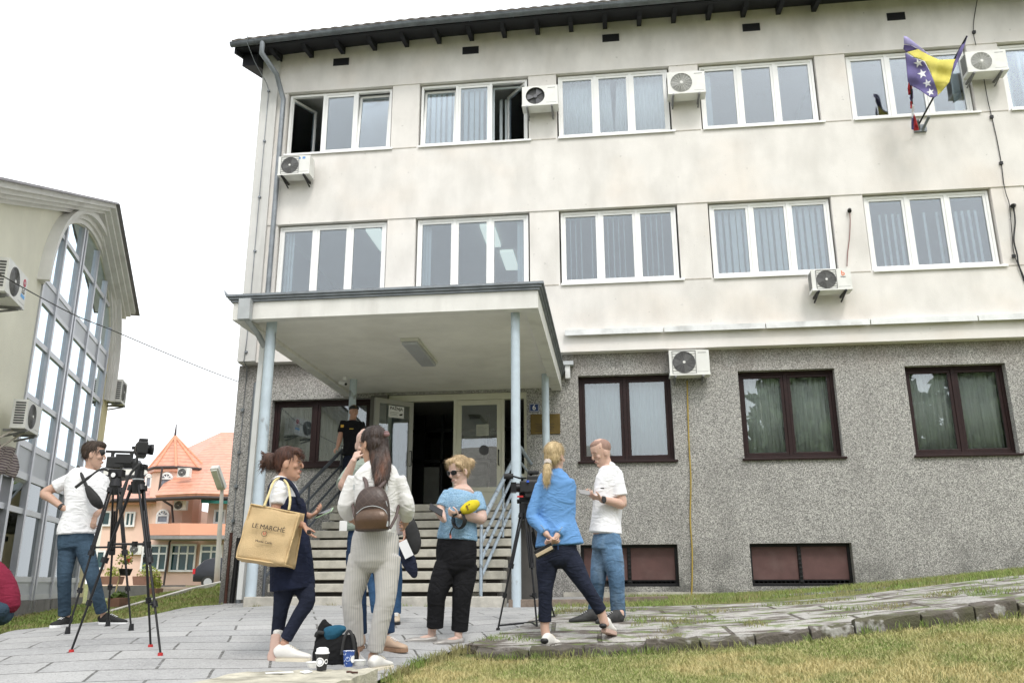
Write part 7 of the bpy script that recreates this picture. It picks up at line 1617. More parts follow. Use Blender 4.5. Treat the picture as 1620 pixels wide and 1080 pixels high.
    ph = thing('phone', p.J(690, 806, -.36), 'black phone in both hands of the woman in the blue top', 'phone'); m_ = MB(); box_at(m_, p.J(690, 806, -.36), p.J(683, 802, -.38)-p.J(697, 810, -.33), (0, .6, .8), .14, .07, .009); m_.build('body', M_PHONE, ph, bevel=.003)
    mic = thing('microphone', p.J(733, 812, -.3), 'yellow foam microphone with coiled black cable held under the woman\'s arm', 'microphone')
    q0, q1 = p.J(733, 807, -.27), p.J(754, 796, -.20); m_ = MB(); d_ = (q1-q0).normalized(); loft(m_, [(q0, .036, .036, UP), (q0.lerp(q1, .35), .052, .052, UP), (q0.lerp(q1, .7), .052, .052, UP), (q1, .036, .036, UP)], 16, 4, cap=.7); m_.build('windshield', mat('yellow_foam', (.62, .50, .02), .95, 0, .06, 30, .5, 120), mic)
    m_ = MB(); cc_ = q0.lerp(q1, .42); 
    for s_ in (-1, 1): box_at(m_, cc_+TOCAM*.050+d_*.014*s_, d_, UP, .016, .045, .006)
    m_.build('emblem', mat('brown_mark', (.20, .12, .02), .8), mic); MB().tube([q0, p.J(716, 815, -.28)], .014, 10).build('grip', M_BLACK, mic)
    m_ = MB()
    for i in range(7):
        c_ = p.J(724+i*.7, 822, -.26+.012*i); m_.tube([c_+RIGHT*(.052+.004*(i % 3))*math.cos(a_)+Vector((0, 0, .072+.003*(i % 2)))*math.sin(a_)+TOCAM*.02*math.cos(a_) for a_ in np.linspace(0, 2*math.pi, 21)], .0055, 6, caps=False)
    m_.tube(crom_pts([p.J(718, 832, -.27), p.J(713, 840, -.25), p.J(712, 848, -.22)]), .005, 6); m_.build('cable', M_BLACK, mic)
    MB().tube([p.J(712, 843, -.225), p.J(713, 851, -.22)], .009, 10).build('plug', mat('red_white_plug', (.55, .20, .16), .5), mic); p.done()
blue()

# --- 8 woman in the blue blazer, back to us
def blazer():
    p = P_('blonde ponytailed woman in bright blue blazer seen from behind, hands clasped', (868, 1020), 7.52, (.56, .37, .29)); t = p.t
    L, x, f, u, k = head(p.sk, t, p.J(879, 722, .0), 142, 0, .235, p.tone, True)
    limb(p.sk, [p.J(880, 754, .0), p.J(880, 742, .0), L(0, -.02, .045)], [.058, .050, .047])
    h = MB(); ell(h, L(0, -.024, .160), .083*k, .106*k, .086*k, x, f); ell(h, L(.0, -.050, .110), .076*k, .072*k, .075*k, x, f)
    M_H = hairmat('pale_blonde_hair', (.56, .41, .21), (.74, .58, .34)); fused(h, 'hair', M_H, t, .006, 1, .0025, 34, (1, 1, .2), strands=900)
    b = MB(); loft(b, [(p.J(867, 731, -.11), .026, .024, RIGHT), (p.J(866, 742, -.135), .036, .028, RIGHT), (p.J(865, 755, -.14), .034, .024, RIGHT), (p.J(864, 765, -.135), .018, .012, RIGHT)], 12, 4); fused(b, 'ponytail', M_H, t, .005, 0, .005, 50, (1, 1, .15), strands=350)
    m_ = MB(); m_.tube([p.J(867, 729, -.10), p.J(866, 735, -.125)], .034, 12); fused(m_, 'scrunchie', mat('cream_scrunchie', (.50, .44, .40), .8), t, .005, 1, .004, 60)
    A1, B1, C1 = p.arm((856, 767), (842, 817), (866, 846), (.05, .044, .038, .027), (0, -.02, -.15)); A2, B2, C2 = p.arm((902, 767), (900, 820), (880, 849), (.05, .044, .038, .027), (0, -.02, -.16))
    hand(p.sk, C1, p.J(880, 860, -.19)-C1, (.2, .4, .8), .6, .92, -1); hand(p.sk, C2, p.J(862, 866, -.20)-C2, (-.2, .5, .6), .7, .92, 1)
    M_BZ = fabric('blue_blazer_cloth', (.13, .29, .57), .05, 4, .15, 12, rough=.7)
    def sl(m_):
        for A, B, Cc in ((A1, B1, C1), (A2, B2, C2)): limb(m_, [A, A.lerp(B, .5), B, B.lerp(Cc, .5), B.lerp(Cc, .86)], [.056, .057, .056, .050, .046], cap=.15)
        limb(m_, [p.J(880, 750, .0), p.J(880, 742, .01)], [.064, .060], cap=.1)
    p.torso([(880, 744, 10, .065, .0), (880, 750, 19, .08, 0), (879, 758, 29, .10, 0), (880, 782, 31, .115, 0), (881, 815, 28, .11, 0), (883, 840, 33, .125, 0), (885, 862, 39, .14, 0)], 172, 'blazer', M_BZ, extra=sl, fold=.007, inner=.78)
    m_ = MB(); m_.tube([p.J(882, 845, -.165), p.J(883, 869, -.172)], .003, 6)
    m_.build('vent_seam', mat('dark_seam', (.03, .08, .22), .9), t)
    m_ = MB()
    for A, B in ((B1, C1), (B2, C2)):
        for i in range(4): q = A.lerp(B, .58+.075*i)+TOCAM*.052+UP*.012; ell(m_, q, .0042, .0042, .0042)
    m_.build('buttons', mat('brass_button', (.62, .50, .24), .3, .8), t)
    m_ = MB(); side = heading(172).cross(UP); loft(m_, [(p.J(880, 846), .155, .12, side), (p.J(881, 868), .175, .13, side), (p.J(882, 886), .165, .125, side)], 20, 4)
    p.leg(m_, (866, 880), (863, 930), (862, 982), (.098, .090, .066, .060, .056), (0, -.02, .02)); p.leg(m_, (898, 878), (925, 925), (951, 966), (.100, .090, .066, .058, .054), (0, -.04, .0))
    fused(m_, 'trousers', M_NTRO, t, .008, 2, .005)
    limb(p.sk, [p.J(862, 975, .02), p.J(862, 993, .02), p.J(864, 1004, .02)], [.044, .038, .040]); limb(p.sk, [p.J(948, 960), p.J(954, 977), p.J(957, 988)], [.044, .038, .04])
    a = gp(866, 1020, 7.46); s0_ = shoe(t, a-Vector((.02, .04, 0)), a+Vector((.09, .17, 0)), upper=M_WSHOE, sole=M_RSOLE, hgt=.085, so=.026)
    m_ = MB(); ell(m_, a+Vector((-.02, -.055, .075)), .034, .02, .025); m_.build('heel_tab', M_BLACK, s0_)
    q0, q1 = p.J(952, 995, -.02), p.J(972, 985, .05); hl, toe = p.J(957, 985, .0), p.J(966, 1004, .06)
    # raised rear shoe: heel up, toe down to the right
    m_ = MB(); A_, B_ = p.J(955, 992, -.03), p.J(976, 972, .10); dn = (p.J(968, 1000, .05)-p.J(958, 975, .0)).normalized()
    h_, t_ = p.J(956, 991, -.02), p.J(969, 983, .20); t_.z = gz(t_.x, t_.y)+.04
    s1_ = shoe(t, h_-Vector((0, 0, .045)), t_, upper=M_WSHOE, sole=M_RSOLE, hgt=.085, so=.024)
    m_ = MB(); ell(m_, h_+Vector((-.01, -.03, .01)), .033, .02, .022); m_.build('heel_tab', M_BLACK, s1_)
    w_ = thing('wallet', p.J(862, 871, -.22), 'black phone case held with a beige wallet behind the blue blazer', 'wallet')
    m_ = MB(); box_at(m_, p.J(861, 871, -.22), p.J(877, 863, -.22)-p.J(847, 879, -.22), UP, .165, .075, .014); m_.build('case', M_PHONE, w_, bevel=.004)
    m_ = MB(); box_at(m_, p.J(861, 872, -.235), p.J(877, 863, -.22)-p.J(847, 879, -.22), UP, .155, .03, .01); m_.build('strap', mat('beige_leather', (.45, .36, .24), .6), w_, bevel=.003); p.done()
blazer()

# --- 9 man in the white polo
def polo():
    p = P_('man in white polo shirt and faded jeans looking down at his phone', (957, 985), 8.48, (.56, .37, .29)); t = p.t
    L, x, f, u, k = head(p.sk, t, p.J(950, 716, .0), 292, -20, .250, p.tone)
    limb(p.sk, [p.J(963, 746, .03), p.J(960, 738, .02), L(0, -.02, .045)], [.068, .060, .057])
    h = MB(); ell(h, L(0, -.022, .158), .0795*k, .102*k, .082*k, x, f); ell(h, L(0, .012, .198), .062*k, .064*k, .040*k, x, f); fused(h, 'hair', mat('shaved_hair', (.30, .19, .15), .9, 0, .12, 40, .4, 160), t, .007, 1)
    A1, B1, C1 = p.arm((976, 760), (984, 797), (950, 789), (.058, .048, .043, .030), (-.05, -.08, -.22)); A2, B2, C2 = p.arm((950, 764), (950, 795), (940, 786), (.055, .046, .04, .029), (.12, .12, -.08))
    hand(p.sk, C1, p.J(934, 784, -.26)-C1, Vector((-.2, .3, 1)), .65, 1., -1); hand(p.sk, C2, p.J(930, 781, -.16)-C2, Vector((0, -.3, 1)), .6, 1., 1)
    def sl(m_):
        sleeve(m_, A1, B1, .66, .070, .074); sleeve(m_, A2, B2, .5, .066, .068); limb(m_, [p.J(963, 746, .02), p.J(963, 739, .03)], [.070, .068], cap=.1)
    p.torso([(964, 738, 8, .08, .0), (964, 744, 14, .11, 0), (965, 753, 19, .15, 0), (964, 776, 22, .17, 0), (961, 805, 23, .165, 0), (959, 825, 24, .16, 0), (958, 843, 26, .165, 0)], 300, 'polo_shirt', fabric('white_pique', (.80, .80, .82), .03, 5), extra=sl, fold=.009)
    m_ = MB(); loft(m_, [(p.J(962, 744, .02), .082, .078, RIGHT), (p.J(963, 736, .035), .070, .068, RIGHT), (p.J(964, 732, .04), .066, .064, RIGHT)], 16, 3, cap=.1); fused(m_, 'collar', M_TEE, t, .007, 1)
    m_ = MB(); box_at(m_, p.J(953, 772, -.19), RIGHT, UP, .035, .012, .003); m_.build('chest_logo', M_TEXT, t)
    m_ = MB(); side = heading(300).cross(UP); loft(m_, [(p.J(959, 840), .135, .115, side), (p.J(960, 855), .155, .14, side), (p.J(960, 868), .152, .145, side)], 20, 4, cap=.1)
    p.leg(m_, (953, 868), (946, 915), (941, 968), (.100, .094, .076, .070, .068), (.1, .02, .08)); p.leg(m_, (968, 868), (975, 915), (978, 974), (.102, .098, .080, .074, .072), (-.06, -.08, .0)); fused(m_, 'jeans', M_JEANL, t, .008, 2, .009)
    M_SN = mat('grey_black_mesh', (.035, .035, .035), .7, 0, .4, 20)
    a = gp(945, 978, 8.5); shoe(t, a, a-RIGHT*.27+TOCAM*.06, upper=M_SN, sole=mat('black_rubber_sole', (.04, .04, .038), .7), hgt=.10); m_ = MB(); loft(m_, [(a+Vector((-.07, -.045, .10)), .03, .012, UP), (a+Vector((-.14, -.06, .072)), .018, .012, UP)], 8, 3); m_.build('shoe_panel', mat('silver_mesh', (.45, .45, .45), .5), t)
    p.foot(a+Vector((-.01, 0, .11)), a-RIGHT*.18+Vector((0, 0, .05)))
    a = gp(984, 985, 8.40); shoe(t, a, a-RIGHT*.25+TOCAM*.10, upper=M_SN, sole=mat('black_rubber_sole', (.04, .04, .038), .7), hgt=.10); p.foot(a+Vector((-.01, 0, .11)), a-RIGHT*.18+Vector((0, 0, .05)))
    w_ = MB(); d = (B1-C1).normalized(); w_.tube([C1+d*.02, C1+d*.045], .035, 14); box_at(w_, C1+d*.032+TOCAM*.034, d, UP, .038, .044, .012); w_.build('wristwatch', M_BLACK, t)
    ph = thing('phone', p.J(924, 778, -.25), 'grey phone in the hands of the man in the white polo shirt', 'phone'); m_ = MB(); box_at(m_, p.J(925, 778.5, -.24), p.J(917, 777, -.26)-p.J(933, 780, -.2), (0, .6, .45), .14, .07, .009); m_.build('body', mat('grey_phone', (.25, .25, .25), .3), ph, bevel=.003); p.done()
polo()

# --- 10 policeman on the landing
def police():
    Dp = (Vector(onZ(560, 637, 3.02))-Vector(CAM)); D_ = Dp.x*HD[0]+Dp.y*HD[1]
    zf = stepZ(8); b = at(556, 760, D_); p = P_('policeman in black uniform and cap at the stair top, one hand on the rail', (556, 790), D_, (.42, .24, .17), base=(b.x, b.y, zf)); t = p.t; kx = 1.
    L, x, f, u, k = head(p.sk, t, p.J(560, 651, .0), 28, 0, .235, p.tone); limb(p.sk, [p.J(557, 668, .03), L(0, -.02, .05)], [.066, .06])
    c_ = MB(); ell(c_, L(0, -.012, .178), .090*k, .108*k, .058*k, x, f); loft(c_, [(L(0, .07, .168), .066*k, .010, x), (L(0, .125, .160), .060*k, .006, x), (L(0, .150, .155), .035*k, .004, x)], 12, 3); cp = fused(c_, 'cap', M_RUB, t, .007, 1); m_ = MB(); ell(m_, L(0, .092, .192), .014, .006, .014, x, f); m_.build('badge', M_BRASS, cp)
    A1, B1, C1 = p.arm((545, 668), (539, 688), (534, 707), (.058, .05, .045, .032), (0, -.05, -.12)); A2, B2, C2 = p.arm((570, 670), (576, 692), (574, 712), dd=(0, 0, -.1))
    hand(p.sk, C1, (-.3, -.4, -.5), (0, 0, -1), .5, 1, 1); hand(p.sk, C2, (0, -.2, -1), (-1, 0, 0), .4)
    p.torso([(558, 665, 6, .08, .0), (558, 669, 14, .11, 0), (559, 682, 16.5, .14, 0), (559, 698, 15.5, .14, 0), (559, 710, 15.5, .14, 0), (559, 720, 16, .14, 0)], 20, 'uniform_shirt', fabric('black_uniform', (.008, .008, .010), .1, 5), extra=lambda m_: (sleeve(m_, A1, B1, .8, .082, .078), sleeve(m_, A2, B2, .8, .08, .078)), fold=.006)
    m_ = MB(); box_at(m_, A1.lerp(B1, .35)+TOCAM*.082, RIGHT, UP, .055, .05, .004); m_.build('sleeve_badge', mat('gold_patch', (.60, .36, .05), .7), t)
    m_ = MB(); box_at(m_, p.J(556, 678, -.19), RIGHT, UP, .07, .014, .004); m_.build('name_tape', mat('gold_patch', (.50, .36, .05), .7), t)
    zc = Vector((0, 0, 1)); hp = p.J(559, 718); m_ = MB(); loft(m_, [(hp, .165, .12, RIGHT), (hp-zc*.12, .17, .12, RIGHT)], 16, 3)
    for s_ in (-1, 1):
        q = hp+RIGHT*.09*s_; kn = Vector((q.x+s_*.02, q.y, zf+.5)); an = Vector((kn.x, kn.y+.03, zf+.09)); limb(m_, [q-zc*.08, q.lerp(kn, .5), kn, kn.lerp(an, .4), an], [.095, .09, .07, .066, .062]); limb(p.sk, [q, kn, an], [.07, .05, .035]); shoe(t, Vector((an.x, an.y+.05, zf)), Vector((an.x+s_*.03, an.y-.2, zf)), sole=M_BLACK)
    fused(m_, 'uniform_trousers', fabric('navy_uniform', (.012, .016, .03), .15, 5), t, .009, 2, .005); p.done(.008)
police()
# ---------------------------------------------------------------- tripods and cameras
def tripod(label, apex, feet, D, footmat=M_RUB, mid=.45, spread=True, wide=False, pan=None, group=None, rb=.012):
    """apex (u, v); feet: (u, v, D)"""
    F_ = [gp(u, v, d) if len(r_) == 3 else None for r_ in feet for (u, v, d) in [r_]]
    A = at(apex[0], apex[1], D); t = thing('tripod', sum(F_, Vector())/3, label, 'tripod', group)
    MB().tube([A-Vector((0, 0, .06)), A+Vector((0, 0, .03))], [.045, .055], 16).build('crown', M_BLACKM, t)
    md = []
    for f in F_:
        o_ = (f-A); o_.z = 0; o_.normalize(); a = A+o_*.045-Vector((0, 0, .02)); sd_ = o_.cross(UP).normalized(); f2 = f+Vector((0, 0, .025)); q = a.lerp(f2, .46); q2 = a.lerp(f2, .72)
        m_ = MB()
        for s_ in (-1, 1): m_.tube([a+sd_*.022*s_, q+sd_*.018*s_], rb*.8, 8)
        m_.tube([a.lerp(f2, .15), q2], rb*.85, 8).tube([q2-(f2-a)*.02, f2], rb*.72, 8)
        for g_, r_ in ((.0, .03), (.46, .028), (.72, .022)): c_ = a.lerp(f2, g_); d_ = (f2-a).normalized(); m_.tube([c_-d_*.022, c_+d_*.022], r_, 10)
        c_ = a.lerp(f2, .72); m_.tube([c_, c_+sd_*.045], .009, 8)
        lg = m_.build('leg', M_BLACKM, t); n_ = MB()
        if wide: n_.tube([f, f+Vector((0, 0, .012))], .036, 14).tube([f+Vector((0, 0, .012)), f+Vector((0, 0, .07))], [.024, .018], 10)
        else: n_.tube([f, f+Vector((0, 0, .03))], [.021, .017], 12)
        n_.build('foot', footmat, lg); md.append(a.lerp(f2, mid))
    c_ = sum(md, Vector())/3; m_ = MB()
    if spread:
        for q in md: m_.tube([q, c_], .009, 8); m_.tube([q-Vector((0, 0, .02)), q+Vector((0, 0, .02))], .024, 10)
        m_.tube([c_-Vector((0, 0, .02)), c_+Vector((0, 0, .02))], .022, 12); m_.build('spreader', M_BLACKM, t)
    return t, A, F_
def pbox(mb, F_, x0, y0, z0, x1, y1, z1): return mb.box(x0, y0, z0, x1, y1, z1, F_)
# 1: front tripod, stills camera, red feet
t1, A, _ = tripod('black tripod with red feet nearest the viewer, stills camera on top', (218, 768), [(112, 1036, 6.75), (238, 1022, 7.0), (253, 1041, 6.6)], 6.85, M_RED, .36)
hd = MB().tube([A+Vector((0, 0, .02)), A+Vector((0, 0, .07))], .045, 16).tube([A+Vector((0, 0, .07)), A+Vector((0, 0, .13))], .036, 14); box_at(hd, A+Vector((0, 0, .15)), RIGHT, UP, .10, .04, .07); hd.build('fluid_head', M_BLACKM, t1)
MB().tube([A+Vector((0, 0, .045)), A+Vector((0, 0, .055))], .047, 16).build('bowl_ring', M_ZINCL, t1)
MB().tube(crom_pts([A+RIGHT*.03+Vector((0, -.03, .13)), A+RIGHT*.05+Vector((0, -.10, .16)), A+Vector((-.0, -.14, .06)), A+RIGHT*-.02+Vector((0, -.17, -.10)), A+RIGHT*-.025+Vector((0, -.18, -.20))]), [.011]*10+[.015]*7, 8).build('pan_handle', M_RUB, t1)
cm = thing('stills_camera', A+Vector((0, 0, .17)), 'black stills camera on the red footed tripod against the sky', 'camera')
cc = at(225, 709, 6.85); fx = (RIGHT*.86-TOCAM*.5).normalized(); sx_ = fx.cross(UP).normalized(); F_ = frameM(cc, -sx_, UP)   # z axis = sx x up
FX = frameM(cc, fx, UP)
m_ = MB(); m_.box(-.045, -.05, -.075, .035, .045, .075, FX); m_.box(-.03, .045, -.032, .035, .078, .032, FX); m_.box(-.035, -.075, -.06, .03, -.05, .06, FX); fused(m_, 'body', M_BLACK, cm, .004, 2)
m_ = MB(); m_.tube([FX @ Vector((.03, -.005, 0)), FX @ Vector((.06, -.005, 0)), FX @ Vector((.061, -.005, 0)), FX @ Vector((.085, -.005, 0))], [.040, .040, .044, .044], 20); m_.build('lens', M_BLACKM, cm)
m_ = MB(); m_.tube([FX @ Vector((-.005, .045, .055)), FX @ Vector((-.005, .056, .055))], .013, 12).tube([FX @ Vector((-.005, .045, -.055)), FX @ Vector((-.005, .056, -.055))], .016, 12); m_.build('dial', M_BLACKM, cm)
m_ = MB(); m_.box(-.049, -.035, -.05, -.0455, .028, .035, FX); m_.build('screen', M_PHONE, cm)
# 2: rear tripod with camcorder
t2, A, _ = tripod('black tripod with ground pads behind the red footed one, camcorder on top', (182, 772), [(107, 999, 7.9), (170, 992, 8.5), (207, 999, 8.1)], 8.12, M_BLACKM, .42, wide=True)
hd = MB().tube([A+Vector((0, 0, .02)), A+Vector((0, 0, .10))], [.06, .045], 16); box_at(hd, A+Vector((0, 0, .14)), RIGHT, UP, .13, .07, .08); hd.tube([A+Vector((0, -.045, .12)), A+Vector((0, -.055, .12))], .03, 16); hd.build('fluid_head', M_BLACKM, t2)
MB().tube([A+Vector((0, -.056, .12)), A+Vector((0, -.060, .12))], .022, 16).build('dial', M_WHITE, t2)
MB().tube(crom_pts([A+RIGHT*-.05+Vector((0, 0, .15)), at(160, 742, 8.0), at(140, 755, 7.9), at(119, 771, 7.85)]), [.010]*8+[.015]*5, 8).build('pan_handle', M_RUB, t2)
cm = thing('camcorder', A+Vector((0, 0, .18)), 'black professional camcorder with eyepiece the young man looks into', 'camcorder')
c0, c1 = at(170, 731, 8.1), at(209, 729, 8.15); fx = (c1-c0); fx.z = 0; FX = frameM(c0, fx, UP); Lc = fx.length
m_ = MB(); m_.box(0, -.055, -.06, .13, .05, .055, FX); m_.box(.12, -.04, -.055, Lc*.72, .035, .05, FX); m_.tube([FX @ Vector((Lc*.70, -.005, 0)), FX @ Vector((Lc*1.08, -.005, 0))], .046, 16); m_.tube([FX @ Vector((Lc*1.06, -.005, 0)), FX @ Vector((Lc*1.22, -.005, 0))], [.05, .062], 16); m_.box(.02, .05, -.03, .05, .105, .0, FX); m_.box(.19, .035, -.03, .22, .105, .0, FX); m_.box(-.03, .095, -.032, .28, .118, .0, FX); fused(m_, 'body', M_BLACK, cm, .005, 2)
m_ = MB(); m_.tube([FX @ Vector((-.04, .105, -.016)), FX @ Vector((-.075, .09, -.016))], [.022, .034], 14); m_.build('eyepiece', M_RUB, cm)
m_ = MB(); m_.tube([FX @ Vector((.20, .15, -.02)), FX @ Vector((.30, .15, -.02))], .016, 12).tube([FX @ Vector((.22, .118, -.02)), FX @ Vector((.24, .15, -.02))], .008, 8); m_.build('microphone', M_RUB, cm)
m_ = MB(); m_.box(.08, -.01, .056, .22, .075, .064, FX) ; m_.build('side_screen', M_BLACK, cm)
# 3: tripod by the post with broadcast camera
t3, A, _ = tripod('black tripod with ground spreader between the stair rail and the woman in the blue blazer', (831, 812), [(788, 993, 8.35), (850, 998, 8.25), (878, 986, 8.9)], 8.5, M_RUB, .5, spread=False)
m_ = MB(); cf = sum(_, Vector())/3+Vector((0, 0, .05))
for q in _: m_.tube([q+Vector((0, 0, .05)), cf], .009, 8)
m_.build('ground_spreader', M_BLACKM, t3)
hd = MB().tube([A+Vector((0, 0, .0)), A+Vector((0, 0, .10))], [.06, .06], 16); box_at(hd, A+Vector((0, 0, .16)), RIGHT, UP, .12, .10, .10); hd.tube([A+Vector((-.08, 0, .12)), A+Vector((-.04, 0, .12))], .022, 10); hd.build('fluid_head', M_BLACKM, t3)
cm = thing('broadcast_camera', A+Vector((0, 0, .22)), 'black broadcast camera with long foam microphone, partly hidden by the blue blazer', 'camera')
c0 = at(808, 771, 8.4); FX = frameM(c0, RIGHT, UP)
m_ = MB(); m_.box(.09, -.05, -.06, .34, .06, .05, FX); m_.box(.16, .06, -.04, .30, .115, .03, FX); m_.box(.17, .13, -.06, .28, .165, .03, FX); m_.box(.19, .11, -.02, .21, .14, .0, FX); m_.box(.14, -.10, -.05, .28, -.05, .04, FX); fused(m_, 'body', M_BLACK, cm, .006, 1)
m_ = MB(); m_.box(-.0, -.048, -.055, .055, .048, .055, FX); m_.tube([FX @ Vector((.05, 0, 0)), FX @ Vector((.11, 0, 0))], .045, 16); m_.build('lens_hood', M_BLACKM, cm)
m_ = MB(); m_.tube([at(797, 753, 8.3), at(812, 753, 8.3)], .027, 14); m_.build('foam_microphone', M_RUB, cm); m_ = MB(); m_.tube([at(812, 753, 8.3), at(822, 756, 8.35), at(832, 756, 8.45)], .009, 8).tube([at(826, 757, 8.4), at(826, 766, 8.42)], .012, 8); m_.build('microphone_arm', M_BLACKM, cm)
m_ = MB(); box_at(m_, at(823, 785, 8.35), RIGHT, UP, .06, .015, .03); m_.build('red_lever', M_RED, cm)
m_ = MB(); box_at(m_, at(835, 761, 8.33), RIGHT, UP, .025, .02, .01); m_.build('blue_button', mat('blue_plastic', (.03, .10, .55), .4), cm)

# ---------------------------------------------------------------- bench block, cups, tote
zt = -.652
bk = [onZ(415, 1074, zt), onZ(455, 1056.5, zt), onZ(598, 1054, zt), onZ(536, 1077.5, zt)]
P0, P1 = onZ(598, 1054, zt), onZ(536, 1077.5, zt); back = onZ(448, 1058, zt)
dr_ = (P1-P0).normalized(); dl_ = (back-P0).normalized()
q = [P0, P0+dl_*.85, P0+dl_*.85+dr_*2.2, P0+dr_*2.2]
M_BLK = mat('mossy_concrete_block', (.50, .47, .38), .95, 0, .2, 7, .9, 60, extra=lambda t, o, g: mixc(t, mul(t, noisefac(t, g, 5, .5, .66, None, 6), .7), o, (.20, .19, .15)))
m_ = MB(); n = 14; v = []; f_ = []
for i in range(n+1):
    for j in range(n+1): p_ = q[0].lerp(q[1], i/n).lerp(q[3].lerp(q[2], i/n), j/n); v.append(p_+Vector((0, 0, random.uniform(-.004, .004)-(.02*random.random() if i in (0, n) or j in (0, n) else 0))))
N0 = len(v); ring_ = [i*(n+1) for i in range(n+1)]+[n*(n+1)+j for j in range(1, n+1)]+[i*(n+1)+n for i in range(n-1, -1, -1)]+[j for j in range(n-1, 0, -1)]
for i in range(n):
    for j in range(n): a = i*(n+1)+j; f_.append((a, a+n+1, a+n+2, a+1))
for k in ring_: v.append(Vector(v[k])+Vector((random.uniform(-.006, .006), random.uniform(-.006, .006), -.34)))
for k in range(len(ring_)): f_.append((ring_[k], ring_[(k+1) % len(ring_)], N0+(k+1) % len(ring_), N0+k))
m_.add(v, f_).build('stone_bench', M_BLK, label='rough concrete block in the foreground with coffee cups on it', cat='bench')
def cup(c, h, r0, r1, mt, label, lid=False):
    t = thing('paper_cup', c, label, 'paper cup'); m_ = MB(); m_.tube([c, c+Vector((0, 0, h))], [r0, r1], 28); m_.tube([c+Vector((0, 0, h+.001+.004*math.sin(a)*0))+Vector((r1*math.cos(a), r1*math.sin(a), 0)) for a in np.linspace(0, 2*math.pi, 29)], .0025, 6, caps=False); m_.build('cup_body', mt, t); return t
cA, cB = onZ(508.5, 1059.5, zt+.002), onZ(551, 1053.5, zt+.002)
M_BC = mat('black_cup_print', (.02, .02, .022), .5); M_BL = mat('blue_cup_print', (.035, .09, .33), .5, extra=lambda t, o, g: mixc(t, noisefac(t, g, 60, .60, .64, None, 1), o, (.6, .65, .75)))
k1 = cup(cA, .098, .029, .040, M_BC, 'black and white coffee cup with a white lid on the concrete block')
m_ = MB(); m_.tube([cA+Vector((0, 0, .096)), cA+Vector((0, 0, .104)), cA+Vector((0, 0, .106)), cA+Vector((0, 0, .125)), cA+Vector((0, 0, .132))], [.043, .043, .038, .036, .022], 28); m_.build('lid', M_WHITE, k1)
tcm = (Vector((CAM[0], CAM[1], 0))-Vector((cA.x, cA.y, 0))).normalized(); sdm = tcm.cross(UP)
def decal(c, ang, z, rr, r_, mt, name, par, n=20):
    """round print bent to the cup's side"""
    m_ = MB(); v = []
    for k in range(n): a = 2*math.pi*k/n; th = ang+rr*math.cos(a)/r_; zz = z+rr*math.sin(a); v.append(c+Vector((0, 0, zz))+(tcm*math.cos(th)-sdm*math.sin(th))*(r_+.0018))
    v.append(c+Vector((0, 0, z))+(tcm*math.cos(ang)-sdm*math.sin(ang))*(r_+.0018)); return m_.add(v, [(n, k, (k+1) % n) for k in range(n)]).build(name, mt, par)
decal(cA, -.35, .05, .026, .0365, M_WHITE, 'print', k1); decal(cA, -.35, .05, .019, .0371, mat('grey_ring', (.35, .36, .4), .5), 'print', k1); decal(cA, -.35, .05, .015, .0377, M_WHITE, 'print', k1)
decal(cA, .75, .052, .014, .0366, M_WHITE, 'print', k1); decal(cA, .75, .052, .008, .0372, M_BC, 'print', k1)
k2 = cup(cB, .092, .027, .037, M_BL, 'blue patterned paper cup without lid beside the black tote bag')
m_ = MB(); m_.tube([cB+Vector((0, 0, .0925)), cB+Vector((0, 0, .0945))], .0385, 28); m_.build('rim', M_WHITE, k2)
decal(cB, .95, .045, .022, .034, M_WHITE, 'print', k2); decal(cB, -.2, .047, .014, .034, mat('pale_blue_mark', (.45, .55, .8), .5), 'print', k2); decal(cB, -.2, .047, .010, .0346, M_BL, 'print', k2)
for (u, v, lab) in ((496, 1055, 'white cup lid lying left of the black coffee cup'), (567, 1052, 'small white tray lying right of the blue cup')):
    c = onZ(u, v, zt+.003); m_ = MB(); m_.tube([c, c+Vector((0, 0, .012)), c+Vector((0, 0, .03))], [.036, .042, .046], 24); m_.tube([c+Vector((0, 0, .03)), c+Vector((0, 0, .034))], .049, 24); m_.build('cup_lid', M_WHITE, label=lab, cat='lid')
for (a, b, lab) in (((420, 1064), (464, 1062), 'white paper strip on the left of the concrete block'), ((478, 1063), (491, 1060.5), 'short white paper scrap on the concrete block')):
    p0, p1 = onZ(*a, zt+.008), onZ(*b, zt+.008); m_ = MB(); box_at(m_, (p0+p1)/2, p1-p0, Vector((0, 1, .05)), (p1-p0).length, .035, .002); m_.build('paper_scrap', M_WHITE, label=lab, cat='paper scrap')
m_ = MB(); p0, p1 = onZ(548, 1062, zt+.006), onZ(566, 1063, zt+.006); m_.tube([p0, p0.lerp(p1, .3)+Vector((0, .015, 0)), p0.lerp(p1, .6)-Vector((0, .01, 0)), p1], .006, 6); m_.build('twig', M_RUST, label='small brown twig on the concrete block', cat='twig')
# black tote bag on the paving
tb = thing('tote_bag', gp(531, 1049, 6.0), 'black tote bag with a teal garment inside standing on the paving', 'tote bag'); g0 = gp(531, 1049, 6.0); 
def JT(u, v, dd=0.): return at(u, v, 6.0+dd)
zb0 = JT(531, 1049).z
m_ = MB(); loft(m_, [(JT(531, 1049), .155, .075, RIGHT), (JT(531, 1034), .150, .08, RIGHT), (JT(530, 1015), .138, .07, RIGHT), (JT(529, 1002), .125, .045, RIGHT), (JT(532, 997), .115, .02, RIGHT)], 20, 4, cap=.05, ex=.7); fused(m_, 'bag_body', fabric('black_nylon', (.012, .012, .013), .2, 6), tb, .007, 1, .014, 9, (1, 1, .7))
m_ = MB()
for dd in (-.07, .05): m_.tube(crom_pts([JT(540, 1035, dd-.03), JT(545, 1008, dd-.02), JT(552, 997, dd), JT(558, 1008, dd-.02), JT(562, 1040, dd-.03)]), .010, 6)
